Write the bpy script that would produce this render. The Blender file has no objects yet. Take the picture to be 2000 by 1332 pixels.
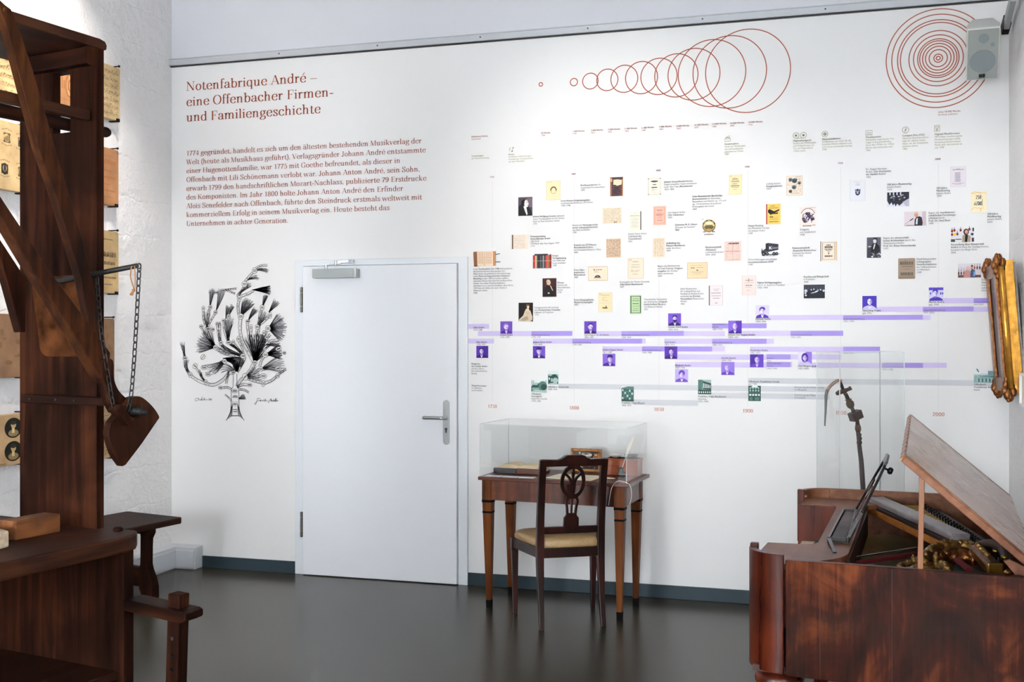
import bpy, math, random
from mathutils import Vector, Matrix, Euler
R = math.radians
scene = bpy.context.scene
COL = scene.collection

# ------------------------------------------------------------------ camera
CAM_F, CAM_H, CAM_HOR = 2120.0, 1.55, 660.0      # focal length in pixels of a 2000 px wide frame, eye height, horizon row
YAW = R(16.3)
cam_d = bpy.data.cameras.new('camera'); cam = bpy.data.objects.new('camera', cam_d); COL.objects.link(cam)
cam.location = (0, 0, CAM_H); cam.rotation_euler = (R(90), 0, YAW)
cam_d.sensor_width = 36.0; cam_d.lens = CAM_F / 2000 * 36.0; cam_d.shift_y = -(666 - CAM_HOR) / 2000.0
cam_d.clip_start = 0.05
scene.camera = cam

# ------------------------------------------------------------------ world, lights, exposure
w = bpy.data.worlds.new('world'); scene.world = w; w.use_nodes = True
w.node_tree.nodes['Background'].inputs[0].default_value = (0.75, 0.85, 1.0, 1)
w.node_tree.nodes['Background'].inputs[1].default_value = 0.35
scene.view_settings.view_transform = 'Standard'; scene.view_settings.look = 'None'
scene.view_settings.gamma = 1.0; scene.view_settings.use_curve_mapping = False
scene.view_settings.exposure = 0.18

YW, XL, XR, YF, ZC = 6.467, -4.315, 0.944, -3.2, 4.25     # back wall, left wall, right wall, rear wall, ceiling

def area(name, loc, rot, sx, sy, power, colr):
    l = bpy.data.lights.new(name, 'AREA'); l.shape = 'RECTANGLE'; l.size = sx; l.size_y = sy
    l.energy = power; l.color = colr
    o = bpy.data.objects.new(name, l); COL.objects.link(o); o.location = loc; o.rotation_euler = rot
    return o
def spot(name, loc, target, power, deg, colr, blend=0.9, radius=0.06):
    l = bpy.data.lights.new(name, 'SPOT'); l.energy = power; l.spot_size = R(deg); l.spot_blend = blend
    l.color = colr; l.shadow_soft_size = radius
    o = bpy.data.objects.new(name, l); COL.objects.link(o); o.location = loc
    d = Vector(target) - Vector(loc); o.rotation_euler = d.to_track_quat('-Z', 'Y').to_euler()
    return o
DAY = (0.87, 0.935, 1.0); WARM = (1.0, 0.90, 0.78)
area('daylight_area', (-0.1, YF + 0.12, 1.65), (R(-90), 0, 0), 1.5, 2.0, 310, DAY)
area('daylight_area', (-3.55, YF + 0.12, 1.65), (R(-90), 0, 0), 1.2, 2.0, 520, DAY)
area('daylight_area', (XR - 0.1, 1.0, 1.9), (0, R(-90), 0), 1.6, 1.6, 120, DAY)  # unseen side light, added to brighten the left wall
spot('spotlight', (-1.6, 3.7, 4.05), (-1.2, YW, 2.0), 150, 52, (1.0, 0.93, 0.85))
spot('spotlight', (0.1, 3.9, 4.05), (0.25, YW, 1.35), 60, 56, (0.97, 0.97, 1.0))
spot('spotlight', (-3.5, 4.8, 4.1), (XL, 4.95, 3.2), 150, 78, (1.0, 0.93, 0.85))
spot('spotlight', (0.15, 4.9, 4.1), (XR, 6.0, 1.4), 40, 62, (1.0, 0.96, 0.92), 0.9, 0.06)
spot('spotlight', (-3.3, 4.9, 4.1), (XL, 5.4, 0.9), 130, 78, (1.0, 0.95, 0.9))

# ------------------------------------------------------------------ camera geometry used to place things on their own planes
cs, sn = math.cos(YAW), math.sin(YAW)
def ray(px, py):
    X = (px - 1000) / CAM_F
    return (X * cs - sn, X * sn + cs, (CAM_HOR - py) / CAM_F)
def W(px, py):                                   # point (x, z) of the back wall
    d = ray(px, py); t = YW / d[1]
    return d[0] * t, CAM_H + d[2] * t
def at_y(px, py, y):
    d = ray(px, py); t = y / d[1]; return (d[0] * t, y, CAM_H + d[2] * t)
def at_x(px, py, x):
    d = ray(px, py); t = x / d[0]; return (x, d[1] * t, CAM_H + d[2] * t)
def at_z(px, py, z):
    d = ray(px, py); t = (z - CAM_H) / d[2]; return (d[0] * t, d[1] * t, z)
class Frame:                                     # a thing's own axes: origin on the floor and a turn about z
    def __init__(s, ox, oy, deg): s.o = (ox, oy); s.deg = deg; s.a = R(deg)
    def at(s, px, py, **k):
        d = ray(px, py); ca, sa = math.cos(s.a), math.sin(s.a); q = (-s.o[0], -s.o[1])
        o = (q[0] * ca + q[1] * sa, -q[0] * sa + q[1] * ca, CAM_H); v = (d[0] * ca + d[1] * sa, -d[0] * sa + d[1] * ca, d[2])
        (ax, val), = k.items(); i = 'xyz'.index(ax); t = (val - o[i]) / v[i]
        return tuple(o[j] + v[j] * t for j in range(3))

# ------------------------------------------------------------------ materials
def lin(h):
    h = h.lstrip('#'); out = []
    for i in (0, 2, 4):
        v = int(h[i:i + 2], 16) / 255
        out.append(v / 12.92 if v <= 0.04045 else ((v + 0.055) / 1.055) ** 2.4)
    return (*out, 1.0)
def newmat(name):
    m = bpy.data.materials.new(name); m.use_nodes = True
    nt = m.node_tree; return m, nt, nt.nodes['Principled BSDF']
def setin(b, **k):
    for n, v in k.items():
        n = n.replace('_', ' ')
        if n in b.inputs: b.inputs[n].default_value = v
def plain(name, colr, rough=0.5, metal=0.0, bump=0.0, bscale=60, coat=0.0, var=0.0, spec=0.5):
    m, nt, b = newmat(name); c = lin(colr); setin(b, Base_Color=c, Roughness=rough, Metallic=metal)
    b.inputs['Coat Weight'].default_value = coat; b.inputs['Specular IOR Level'].default_value = spec
    if bump or var:
        tc = nt.nodes.new('ShaderNodeTexCoord'); n = nt.nodes.new('ShaderNodeTexNoise')
        n.inputs['Scale'].default_value = bscale; n.inputs['Detail'].default_value = 5
        nt.links.new(tc.outputs['Object'], n.inputs['Vector'])
        if bump:
            bp = nt.nodes.new('ShaderNodeBump'); bp.inputs['Strength'].default_value = bump; bp.inputs['Distance'].default_value = 0.01
            nt.links.new(n.outputs['Fac'], bp.inputs['Height']); nt.links.new(bp.outputs['Normal'], b.inputs['Normal'])
        if var:
            r = nt.nodes.new('ShaderNodeValToRGB'); e = r.color_ramp.elements
            e[0].position = 0.3; e[1].position = 0.75
            e[0].color = tuple(x * (1 - var) for x in c[:3]) + (1,); e[1].color = tuple(min(1, x * (1 + var * 0.6)) for x in c[:3]) + (1,)
            nt.links.new(n.outputs['Fac'], r.inputs[0]); nt.links.new(r.outputs[0], b.inputs['Base Color'])
    return m
def wood(name, dark, mid, light, axis='z', scale=1.0, rough=0.45, coat=0.0, figure=0.0, bump=0.12, stain=0.0, spec=0.28):
    m, nt, b = newmat(name); N = nt.nodes.new; L = nt.links.new
    tc = N('ShaderNodeTexCoord'); mp = N('ShaderNodeMapping'); L(tc.outputs['Object'], mp.inputs['Vector'])
    s = {'x': (0.8, 14, 14), 'y': (14, 0.8, 14), 'z': (14, 14, 0.8)}[axis]
    mp.inputs['Scale'].default_value = tuple(v * scale for v in s)
    n1 = N('ShaderNodeTexNoise'); n1.inputs['Scale'].default_value = 1.6; n1.inputs['Detail'].default_value = 8; n1.inputs['Roughness'].default_value = 0.62
    n1.inputs['Distortion'].default_value = 0.5 + figure
    L(mp.outputs[0], n1.inputs['Vector'])
    n2 = N('ShaderNodeTexNoise'); n2.inputs['Scale'].default_value = 2.2 + 2 * figure; n2.inputs['Detail'].default_value = 3; n2.inputs['Distortion'].default_value = 1.0 + figure
    L(tc.outputs['Object'], n2.inputs['Vector'])
    mx = N('ShaderNodeMath'); mx.operation = 'MULTIPLY_ADD'; mx.inputs[1].default_value = 0.45 + 0.2 * figure
    L(n2.outputs['Fac'], mx.inputs[0])
    sc = N('ShaderNodeMath'); sc.operation = 'MULTIPLY'; sc.inputs[1].default_value = 0.58 - 0.15 * figure
    L(n1.outputs['Fac'], sc.inputs[0]); L(sc.outputs[0], mx.inputs[2])
    r = N('ShaderNodeValToRGB'); e = r.color_ramp.elements
    e[0].position = 0.36; e[0].color = lin(dark); e[1].position = 0.68; e[1].color = lin(light)
    k = e.new(0.5); k.color = lin(mid)
    L(mx.outputs[0], r.inputs[0]); out = r.outputs[0]
    if stain:
        n3 = N('ShaderNodeTexNoise'); n3.inputs['Scale'].default_value = 9; n3.inputs['Detail'].default_value = 6
        L(tc.outputs['Object'], n3.inputs['Vector'])
        r3 = N('ShaderNodeValToRGB'); r3.color_ramp.elements[0].position = 0.52; r3.color_ramp.elements[1].position = 0.7
        r3.color_ramp.elements[0].color = (0, 0, 0, 1); r3.color_ramp.elements[1].color = (stain, stain, stain, 1)
        L(n3.outputs['Fac'], r3.inputs[0])
        mi = N('ShaderNodeMixRGB'); mi.inputs[2].default_value = lin(dark); L(r3.outputs[0], mi.inputs[0]); L(out, mi.inputs[1]); out = mi.outputs[0]
    L(out, b.inputs['Base Color'])
    rr = N('ShaderNodeMapRange'); rr.inputs[3].default_value = rough - 0.08; rr.inputs[4].default_value = rough + 0.1
    L(n1.outputs['Fac'], rr.inputs[0]); L(rr.outputs[0], b.inputs['Roughness'])
    b.inputs['Coat Weight'].default_value = coat; b.inputs['Coat Roughness'].default_value = 0.15; b.inputs['Specular IOR Level'].default_value = spec
    bp = N('ShaderNodeBump'); bp.inputs['Strength'].default_value = bump; bp.inputs['Distance'].default_value = 0.004
    L(n1.outputs['Fac'], bp.inputs['Height']); L(bp.outputs[0], b.inputs['Normal'])
    return m
def veneer():                                    # flame-figured mahogany, worn and stained
    m, nt, b = newmat('figured_mahogany'); N = nt.nodes.new; L = nt.links.new
    tc = N('ShaderNodeTexCoord'); mp = N('ShaderNodeMapping'); mp.inputs['Scale'].default_value = (3.2, 1, 2.0); L(tc.outputs['Object'], mp.inputs[0])
    n1 = N('ShaderNodeTexNoise'); n1.inputs['Scale'].default_value = 1.5; n1.inputs['Detail'].default_value = 4; n1.inputs['Distortion'].default_value = 1.8; L(mp.outputs[0], n1.inputs['Vector'])
    mg = N('ShaderNodeMapping'); mg.inputs['Scale'].default_value = (55, 10, 4); mg.inputs['Rotation'].default_value = (0, R(14), 0); L(tc.outputs['Object'], mg.inputs[0])
    n2 = N('ShaderNodeTexNoise'); n2.inputs['Scale'].default_value = 1.2; n2.inputs['Detail'].default_value = 6; n2.inputs['Distortion'].default_value = 0.6; L(mg.outputs[0], n2.inputs['Vector'])
    a = N('ShaderNodeMath'); a.operation = 'MULTIPLY_ADD'; a.inputs[1].default_value = 0.28; L(n2.outputs['Fac'], a.inputs[0])
    s_ = N('ShaderNodeMath'); s_.operation = 'MULTIPLY'; s_.inputs[1].default_value = 0.74; L(n1.outputs['Fac'], s_.inputs[0]); L(s_.outputs[0], a.inputs[2])
    r = N('ShaderNodeValToRGB'); e = r.color_ramp.elements; e[0].position = 0.34; e[0].color = lin('#140603'); e[1].position = 0.66; e[1].color = lin('#5c2c15')
    k = e.new(0.5); k.color = lin('#2e1007'); L(a.outputs[0], r.inputs[0])
    n3 = N('ShaderNodeTexNoise'); n3.inputs['Scale'].default_value = 4; n3.inputs['Detail'].default_value = 7; n3.inputs['Roughness'].default_value = 0.65; L(tc.outputs['Object'], n3.inputs['Vector'])
    r3 = N('ShaderNodeValToRGB'); r3.color_ramp.elements[0].position = 0.53; r3.color_ramp.elements[1].position = 0.68; r3.color_ramp.elements[0].color = (0, 0, 0, 1); r3.color_ramp.elements[1].color = (.75, .75, .75, 1)
    L(n3.outputs['Fac'], r3.inputs[0]); mi = N('ShaderNodeMixRGB'); mi.inputs[2].default_value = lin('#20120c'); L(r3.outputs[0], mi.inputs[0]); L(r.outputs[0], mi.inputs[1]); L(mi.outputs[0], b.inputs['Base Color'])
    rr = N('ShaderNodeMapRange'); rr.inputs[3].default_value = 0.22; rr.inputs[4].default_value = 0.5; L(n3.outputs['Fac'], rr.inputs[0]); L(rr.outputs[0], b.inputs['Roughness'])
    b.inputs['Specular IOR Level'].default_value = 0.07; b.inputs['Coat Weight'].default_value = 0.03; b.inputs['Coat Roughness'].default_value = 0.12
    bp = N('ShaderNodeBump'); bp.inputs['Strength'].default_value = 0.12; bp.inputs['Distance'].default_value = 0.01; L(n1.outputs['Fac'], bp.inputs['Height']); L(bp.outputs[0], b.inputs['Normal'])
    return m
def acrylic(name):
    m, nt, b = newmat(name); nt.nodes.remove(b); N = nt.nodes.new; L = nt.links.new
    t = N('ShaderNodeBsdfTransparent'); t.inputs[0].default_value = (0.975, 0.98, 0.98, 1)
    g = N('ShaderNodeBsdfGlossy'); g.inputs['Roughness'].default_value = 0.02; g.inputs[0].default_value = (1, 1, 1, 1)
    f = N('ShaderNodeLayerWeight'); f.inputs[0].default_value = 0.5
    pw_ = N('ShaderNodeMath'); pw_.operation = 'POWER'; pw_.inputs[1].default_value = 5.0; L(f.outputs['Facing'], pw_.inputs[0])
    ma = N('ShaderNodeMath'); ma.operation = 'MULTIPLY_ADD'; ma.inputs[1].default_value = 0.5; ma.inputs[2].default_value = 0.035; L(pw_.outputs[0], ma.inputs[0])
    x = N('ShaderNodeMixShader'); L(ma.outputs[0], x.inputs[0]); L(t.outputs[0], x.inputs[1]); L(g.outputs[0], x.inputs[2])
    L(x.outputs[0], nt.nodes['Material Output'].inputs[0]); return m
def ink_mat():                                   # printed matter: each face carries its ink colour
    m, nt, b = newmat('printed_ink'); a = nt.nodes.new('ShaderNodeAttribute'); a.attribute_name = 'ink'
    nt.links.new(a.outputs['Color'], b.inputs['Base Color']); setin(b, Roughness=0.6); b.inputs['Specular IOR Level'].default_value = 0.2
    return m
def wall_plaster():
    m, nt, b = newmat('white_wallpaper'); N = nt.nodes.new; L = nt.links.new
    setin(b, Base_Color=lin('#ecebea'), Roughness=0.75); b.inputs['Specular IOR Level'].default_value = 0.25
    tc = N('ShaderNodeTexCoord'); n = N('ShaderNodeTexNoise'); n.inputs['Scale'].default_value = 220; n.inputs['Detail'].default_value = 3
    L(tc.outputs['Object'], n.inputs['Vector'])
    bp = N('ShaderNodeBump'); bp.inputs['Strength'].default_value = 0.06; bp.inputs['Distance'].default_value = 0.002
    L(n.outputs['Fac'], bp.inputs['Height']); L(bp.outputs[0], b.inputs['Normal']); return m
def wall_lime():                                 # whitewashed uneven brickwork
    m, nt, b = newmat('whitewashed_brick'); N = nt.nodes.new; L = nt.links.new
    setin(b, Base_Color=lin('#efedec'), Roughness=0.85); b.inputs['Specular IOR Level'].default_value = 0.2
    tc = N('ShaderNodeTexCoord'); mp = N('ShaderNodeMapping'); L(tc.outputs['Object'], mp.inputs['Vector'])
    mp.inputs['Rotation'].default_value = (R(90), 0, R(90))
    dn = N('ShaderNodeTexNoise'); dn.inputs['Scale'].default_value = 5; dn.inputs['Detail'].default_value = 4
    L(tc.outputs['Object'], dn.inputs['Vector'])
    ad = N('ShaderNodeMixRGB'); ad.blend_type = 'ADD'; ad.inputs[0].default_value = 0.10; L(mp.outputs[0], ad.inputs[1]); L(dn.outputs['Color'], ad.inputs[2])
    br = N('ShaderNodeTexBrick'); br.inputs['Scale'].default_value = 1.0; br.inputs['Brick Width'].default_value = 0.25; br.inputs['Row Height'].default_value = 0.078
    br.inputs['Mortar Size'].default_value = 0.012; br.inputs['Mortar Smooth'].default_value = 1.0
    br.inputs['Color1'].default_value = (1, 1, 1, 1); br.inputs['Color2'].default_value = (0.8, 0.8, 0.8, 1); br.inputs['Mortar'].default_value = (0.2, 0.2, 0.2, 1)
    L(ad.outputs[0], br.inputs['Vector'])
    n = N('ShaderNodeTexNoise'); n.inputs['Scale'].default_value = 16; n.inputs['Detail'].default_value = 8; n.inputs['Roughness'].default_value = 0.6
    L(tc.outputs['Object'], n.inputs['Vector'])
    n2 = N('ShaderNodeTexNoise'); n2.inputs['Scale'].default_value = 3.5; n2.inputs['Detail'].default_value = 3
    L(tc.outputs['Object'], n2.inputs['Vector'])
    a1 = N('ShaderNodeMath'); a1.operation = 'MULTIPLY_ADD'; a1.inputs[1].default_value = 0.16; L(br.outputs['Color'], a1.inputs[0]); L(n.outputs['Fac'], a1.inputs[2])
    a2 = N('ShaderNodeMath'); a2.operation = 'MULTIPLY_ADD'; a2.inputs[1].default_value = 1.6; L(n2.outputs['Fac'], a2.inputs[0]); L(a1.outputs[0], a2.inputs[2])
    bp = N('ShaderNodeBump'); bp.inputs['Strength'].default_value = 0.55; bp.inputs['Distance'].default_value = 0.035
    L(a2.outputs[0], bp.inputs['Height']); L(bp.outputs[0], b.inputs['Normal']); return m
def floor_mat():
    m, nt, b = newmat('grey_linoleum'); N = nt.nodes.new; L = nt.links.new
    tc = N('ShaderNodeTexCoord'); n = N('ShaderNodeTexNoise'); mp = N('ShaderNodeMapping'); mp.inputs['Scale'].default_value = (1.2, 9, 1); L(tc.outputs['Object'], mp.inputs[0]); n.inputs['Scale'].default_value = 2.2; n.inputs['Detail'].default_value = 6
    L(mp.outputs[0], n.inputs['Vector'])
    r = N('ShaderNodeValToRGB'); r.color_ramp.elements[0].position = 0.3; r.color_ramp.elements[1].position = 0.75
    r.color_ramp.elements[0].color = lin('#343028'); r.color_ramp.elements[1].color = lin('#3b372e')
    L(n.outputs['Fac'], r.inputs[0]); L(r.outputs[0], b.inputs['Base Color'])
    setin(b, Roughness=0.25); b.inputs['Specular IOR Level'].default_value = 0.15
    n2 = N('ShaderNodeTexNoise'); n2.inputs['Scale'].default_value = 90; n2.inputs['Detail'].default_value = 2
    L(tc.outputs['Object'], n2.inputs['Vector'])
    bp = N('ShaderNodeBump'); bp.inputs['Strength'].default_value = 0.02; bp.inputs['Distance'].default_value = 0.01
    L(n2.outputs['Fac'], bp.inputs['Height']); L(bp.outputs[0], b.inputs['Normal']); return m
def stone_mat():                                 # lithographic limestone
    m, nt, b = newmat('litho_limestone'); N = nt.nodes.new; L = nt.links.new
    tc = N('ShaderNodeTexCoord'); n = N('ShaderNodeTexNoise'); n.inputs['Scale'].default_value = 7; n.inputs['Detail'].default_value = 8; n.inputs['Roughness'].default_value = 0.6
    L(tc.outputs['Object'], n.inputs['Vector'])
    a = N('ShaderNodeAttribute'); a.attribute_name = 'ink'
    r = N('ShaderNodeValToRGB'); r.color_ramp.elements[0].position = 0.3; r.color_ramp.elements[1].position = 0.7
    r.color_ramp.elements[0].color = (0.45, 0.42, 0.38, 1); r.color_ramp.elements[1].color = (.8, .78, .76, 1)
    L(n.outputs['Fac'], r.inputs[0])
    mx = N('ShaderNodeMixRGB'); mx.blend_type = 'MULTIPLY'; mx.inputs[0].default_value = 1; L(a.outputs['Color'], mx.inputs[1]); L(r.outputs[0], mx.inputs[2])
    L(mx.outputs[0], b.inputs['Base Color']); setin(b, Roughness=0.6); return m

M = dict(
    wallpaper=wall_plaster(), upper_wall=plain('grey_white_upper_wall', '#d2d2d7', 0.85, 0, 0.05, 200, spec=0.2), lime=wall_lime(), floor=floor_mat(), ceiling=plain('grey_ceiling', '#8a8a8a', 0.9),
    base=plain('dark_slate_baseboard', '#27343a', 0.5, spec=0.2), white_paint=plain('white_lacquer', '#eceef2', 0.32),
    frame_paint=plain('white_frame_paint', '#e4e8ec', 0.4), alu=plain('brushed_aluminium', '#a5a7a6', 0.38, 0.85, 0.05, 200),
    grey_alu=plain('grey_aluminium', '#8f9392', 0.5, 0.2), rail=plain('anodised_rail', '#b9bbbf', 0.45, 0.3), steel=plain('satin_steel', '#b4b6b8', 0.28, 1.0), dark_steel=plain('dark_steel', '#55524c', 0.4, 0.9),
    iron=plain('blackened_iron', '#0d0b0a', 0.6, 0.2, 0.2, 90), black=plain('black_lacquer', '#0c0c0d', 0.3), ebonised=plain('ebonised_wood', '#070606', 0.7, spec=0.05),
    press=wood('old_dark_oak', '#0b0503', '#20100a', '#3d2013', 'z', 1.0, 0.6, bump=0.2, spec=0.02),
    press_x=wood('old_dark_oak_across', '#0b0403', '#1e0d07', '#371c0f', 'x', 1.0, 0.55, bump=0.2, spec=0.05),
    press_y=wood('old_dark_oak_along', '#0f0704', '#27140c', '#472818', 'y', 1.0, 0.55, bump=0.2, spec=0.08),
    pole=wood('worn_oak_pole', '#120804', '#2c150a', '#4c2913', 'z', 1.4, 0.58, bump=0.25, stain=0.5, spec=0.06),
    block=wood('scuffed_oak_block', '#3a1f0e', '#6b3d1c', '#9a6434', 'y', 1.2, 0.6, bump=0.3, stain=0.7),
    leather=plain('cracked_brown_leather', '#4c2b17', 0.9, 0, 0.4, 14, var=0.7, spec=0.03),
    piano=veneer(),
    piano_col=wood('red_mahogany', '#100301', '#300d04', '#5a200a', 'z', 0.8, 0.28, coat=0.08, bump=0.02, spec=0.2),
    piano_in=wood('faded_mahogany', '#472616', '#653d28', '#81583f', 'y', 0.8, 0.4, coat=0.03, bump=0.03, spec=0.14),
    piano_lid=wood('sheen_grey_mahogany', '#977c6e', '#a48a7d', '#b0988b', 'x', 0.4, 0.27, coat=0.35, bump=0.01),  # lid: pale grey of the reflected room put into the wood colour
    piano_dark=wood('dark_soundboard', '#1a0d08', '#2b1710', '#3d2318', 'y', 1, 0.5),
    prop=wood('pear_prop_stick', '#5b3822', '#774c31', '#8c6142', 'z', 1.5, 0.4),
    desk=wood('walnut_veneer', '#190803', '#3f1a0a', '#693517', 'z', 0.9, 0.33, coat=0.1, figure=0.5, bump=0.04),
    desk_top=wood('walnut_top', '#2c1007', '#481d0e', '#602e18', 'x', 0.9, 0.32, coat=0.12, bump=0.05),
    desk_leg=wood('walnut_leg', '#2a1206', '#4f260d', '#683a17', 'z', 1.2, 0.45, bump=0.05, spec=0.1),
    chair=wood('dark_mahogany_chair', '#0a0301', '#1c0804', '#38130a', 'z', 1.2, 0.34, coat=0.1, bump=0.05),
    fabric=plain('gold_silk', '#9a7d55', 0.34, 0, 0.25, 140, var=0.25),
    brass=plain('brass', '#a98a45', 0.3, 1.0), gilt=plain('burnished_gilding', '#8f6c3a', 0.38, 0.8, 0.5, 60, var=0.6),
    gilt_lit=plain('lit_gold_leaf', '#bd8733', 0.3, 0.75, 0.2, 30, var=0.35), bronze=plain('carved_bronze_gilding', '#7a4a22', 0.3, 0.75, 0.5, 60, var=0.5),  # picture frame: lit side put into the brighter gold, shaded front into the darker
    grey_wood=plain('raw_grey_timber', '#8a8580', 0.8, 0, 0.2, 30, var=0.3),
    ivory=plain('ivory', '#f1e6cf', 0.35), ebony=plain('ebony', '#121110', 0.3), red_felt=plain('red_felt', '#6a1119', 0.95), strings=plain('old_string_wire', '#a18a58', 0.4, 0.6),
    paper=plain('cream_paper', '#e6dcc4', 0.8, var=0.08, bscale=15), white_paper=plain('white_paper', '#e9ebef', 0.7), old_paper=plain('aged_pages', '#d8c3a0', 0.8, var=0.2, bscale=20),
    cover=plain('dark_book_leather', '#3a3a3e', 0.5, 0, 0.2, 80), cover_brown=plain('brown_book_leather', '#5a3524', 0.5, 0, 0.2, 80),
    box=wood('cherry_box', '#5b2008', '#8d3d12', '#ad5a22', 'x', 1.2, 0.3, coat=0.3, bump=0.05),
    ceramic=plain('pale_ceramic', '#ddd6cc', 0.3), dark_bowl=plain('dark_metal_bowl', '#3a444a', 0.35, 0.4), ink_glass=plain('black_glass', '#020303', 0.12),
    feather=plain('white_feather', '#efe8d8', 0.8), acrylic=acrylic('clear_acrylic'), acrylic_edge=plain('acrylic_edge', '#d6dcdd', 0.2), wire=plain('clear_cord', '#e9e6dd', 0.3),
    ink=ink_mat(), stone=stone_mat(), raw_stone=plain('broken_limestone', '#b8a48a', 0.85, 0, 0.8, 40, var=0.35),
    speaker=plain('grey_plastic', '#c4c5bf', 0.5), grille=plain('perforated_grille', '#878b87', 0.6, 0.2, 0.3, 900), grille_dark=plain('grille_over_cone', '#71777a', 0.6, 0.2, 0.3, 900),
    cord=plain('leather_cord', '#8a5c34', 0.7), plinth=plain('white_plinth', '#e6e6e6', 0.6), duct=plain('grey_white_plastic', '#c9cdd2', 0.4),
    silver_top=wood('greyed_damper_cover', '#5c5455', '#776e6f', '#958c8b', 'y', 1.2, 0.35, coat=0.2), orange_wood=wood('orange_rail', '#7a4316', '#a3622a', '#bd7f40', 'y', 2, 0.45),
    pipe_wood=plain('dark_briar', '#2a1710', 0.45, 0, 0.3, 70, var=0.4), pipe_light=plain('brown_horn', '#8d6e58', 0.4, var=0.2), pipe_horn=plain('grey_horn', '#4d4a4a', 0.35),
    pipe_metal=plain('tarnished_bronze', '#54402c', 0.4, 0.7, 0.4, 90), hook=plain('black_hook', '#15110f', 0.5, 0.6))

# ------------------------------------------------------------------ mesh helpers
class MB:
    def __init__(s): s.v = []; s.f = []; s.c = []; s.m = []; s.mi = 0; s.cur = (1, 1, 1, 1)
    def add(s, vs, fs):
        k = len(s.v); s.v += [tuple(p) for p in vs]
        for f in fs: s.f.append([i + k for i in f]); s.c.append(s.cur); s.m.append(s.mi)
        return s
    def box(s, x0, x1, y0, y1, z0, z1):
        return s.add([(x0, y0, z0), (x1, y0, z0), (x1, y1, z0), (x0, y1, z0), (x0, y0, z1), (x1, y0, z1), (x1, y1, z1), (x0, y1, z1)],
                     [(0, 3, 2, 1), (4, 5, 6, 7), (0, 1, 5, 4), (1, 2, 6, 5), (2, 3, 7, 6), (3, 0, 4, 7)])
    def prism(s, poly, ax, a0, a1):              # poly in the two other axes, in xyz order
        def pt(p, a): return {'x': (a, p[0], p[1]), 'y': (p[0], a, p[1]), 'z': (p[0], p[1], a)}[ax]
        n = len(poly); vs = [pt(p, a0) for p in poly] + [pt(p, a1) for p in poly]
        return s.add(vs, [list(range(n))[::-1], list(range(n, 2 * n))] + [(i, (i + 1) % n, n + (i + 1) % n, n + i) for i in range(n)])
    def tri_prism(s, poly, ax, a0, a1): return s.prism(poly, ax, a0, a1)
    def beam(s, p, q, w, h, up=(0, 0, 1), w2=None, h2=None):
        p, q = Vector(p), Vector(q); d = (q - p).normalized(); sx = d.cross(Vector(up)).normalized(); uz = sx.cross(d)
        vs = []
        for c, ww, hh in ((p, w, h), (q, w2 or w, h2 or h)):
            for a, b in ((-1, -1), (1, -1), (1, 1), (-1, 1)): vs.append(c + sx * a * ww / 2 + uz * b * hh / 2)
        return s.add(vs, [(0, 3, 2, 1), (4, 5, 6, 7), (0, 1, 5, 4), (1, 2, 6, 5), (2, 3, 7, 6), (3, 0, 4, 7)])
    def tube(s, pts, r, n=8, flat=1.0, closed=False):
        pts = [Vector(p) for p in pts]; k = len(pts); rr = r if isinstance(r, (list, tuple)) else [r] * k
        vs = []; nrm = None
        for i, p in enumerate(pts):
            if closed: d = pts[(i + 1) % k] - pts[i - 1]
            else: d = pts[min(i + 1, k - 1)] - pts[max(i - 1, 0)]
            d.normalize()
            if nrm is None:
                nrm = d.orthogonal().normalized()
                if abs(d.z) < 0.9: nrm = d.cross(Vector((0, 0, 1))).normalized()
            else: nrm = (nrm - d * nrm.dot(d)).normalized()
            b = d.cross(nrm)
            for j in range(n):
                a = 2 * math.pi * j / n; vs.append(p + nrm * math.cos(a) * rr[i] + b * math.sin(a) * rr[i] * flat)
        fs = []
        for i in range(k if closed else k - 1):
            a, b2 = i * n, ((i + 1) % k) * n
            for j in range(n): fs.append((a + j, a + (j + 1) % n, b2 + (j + 1) % n, b2 + j))
        if not closed: fs += [list(range(n))[::-1], [(k - 1) * n + j for j in range(n)]]
        return s.add(vs, fs)
    def lathe(s, prof, c=(0, 0, 0), n=20, axis=None):   # prof: (radius, height)
        c = Vector(c); M3 = Matrix.Identity(3) if axis is None else Vector(axis).to_track_quat('Z', 'Y').to_matrix()
        vs = []; k = len(prof)
        for r, h in prof:
            for j in range(n):
                a = 2 * math.pi * j / n; vs.append(c + M3 @ Vector((r * math.cos(a), r * math.sin(a), h)))
        fs = [(i * n + j, i * n + (j + 1) % n, (i + 1) * n + (j + 1) % n, (i + 1) * n + j) for i in range(k - 1) for j in range(n)]
        return s.add(vs, fs + [list(range(n))[::-1], [(k - 1) * n + j for j in range(n)]])
    def ball(s, c, r, sx=1, sy=1, sz=1, n=10, m=7):
        prof = []
        vs = []; fs = []
        for i in range(m + 1):
            t = math.pi * i / m
            for j in range(n):
                a = 2 * math.pi * j / n
                vs.append((c[0] + sx * r * math.sin(t) * math.cos(a), c[1] + sy * r * math.sin(t) * math.sin(a), c[2] + sz * r * math.cos(t)))
        for i in range(m):
            for j in range(n): fs.append((i * n + j, (i + 1) * n + j, (i + 1) * n + (j + 1) % n, i * n + (j + 1) % n))
        return s.add(vs, fs)
    def quad(s, a, b, c, d): return s.add([a, b, c, d], [(0, 1, 2, 3)])

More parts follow.
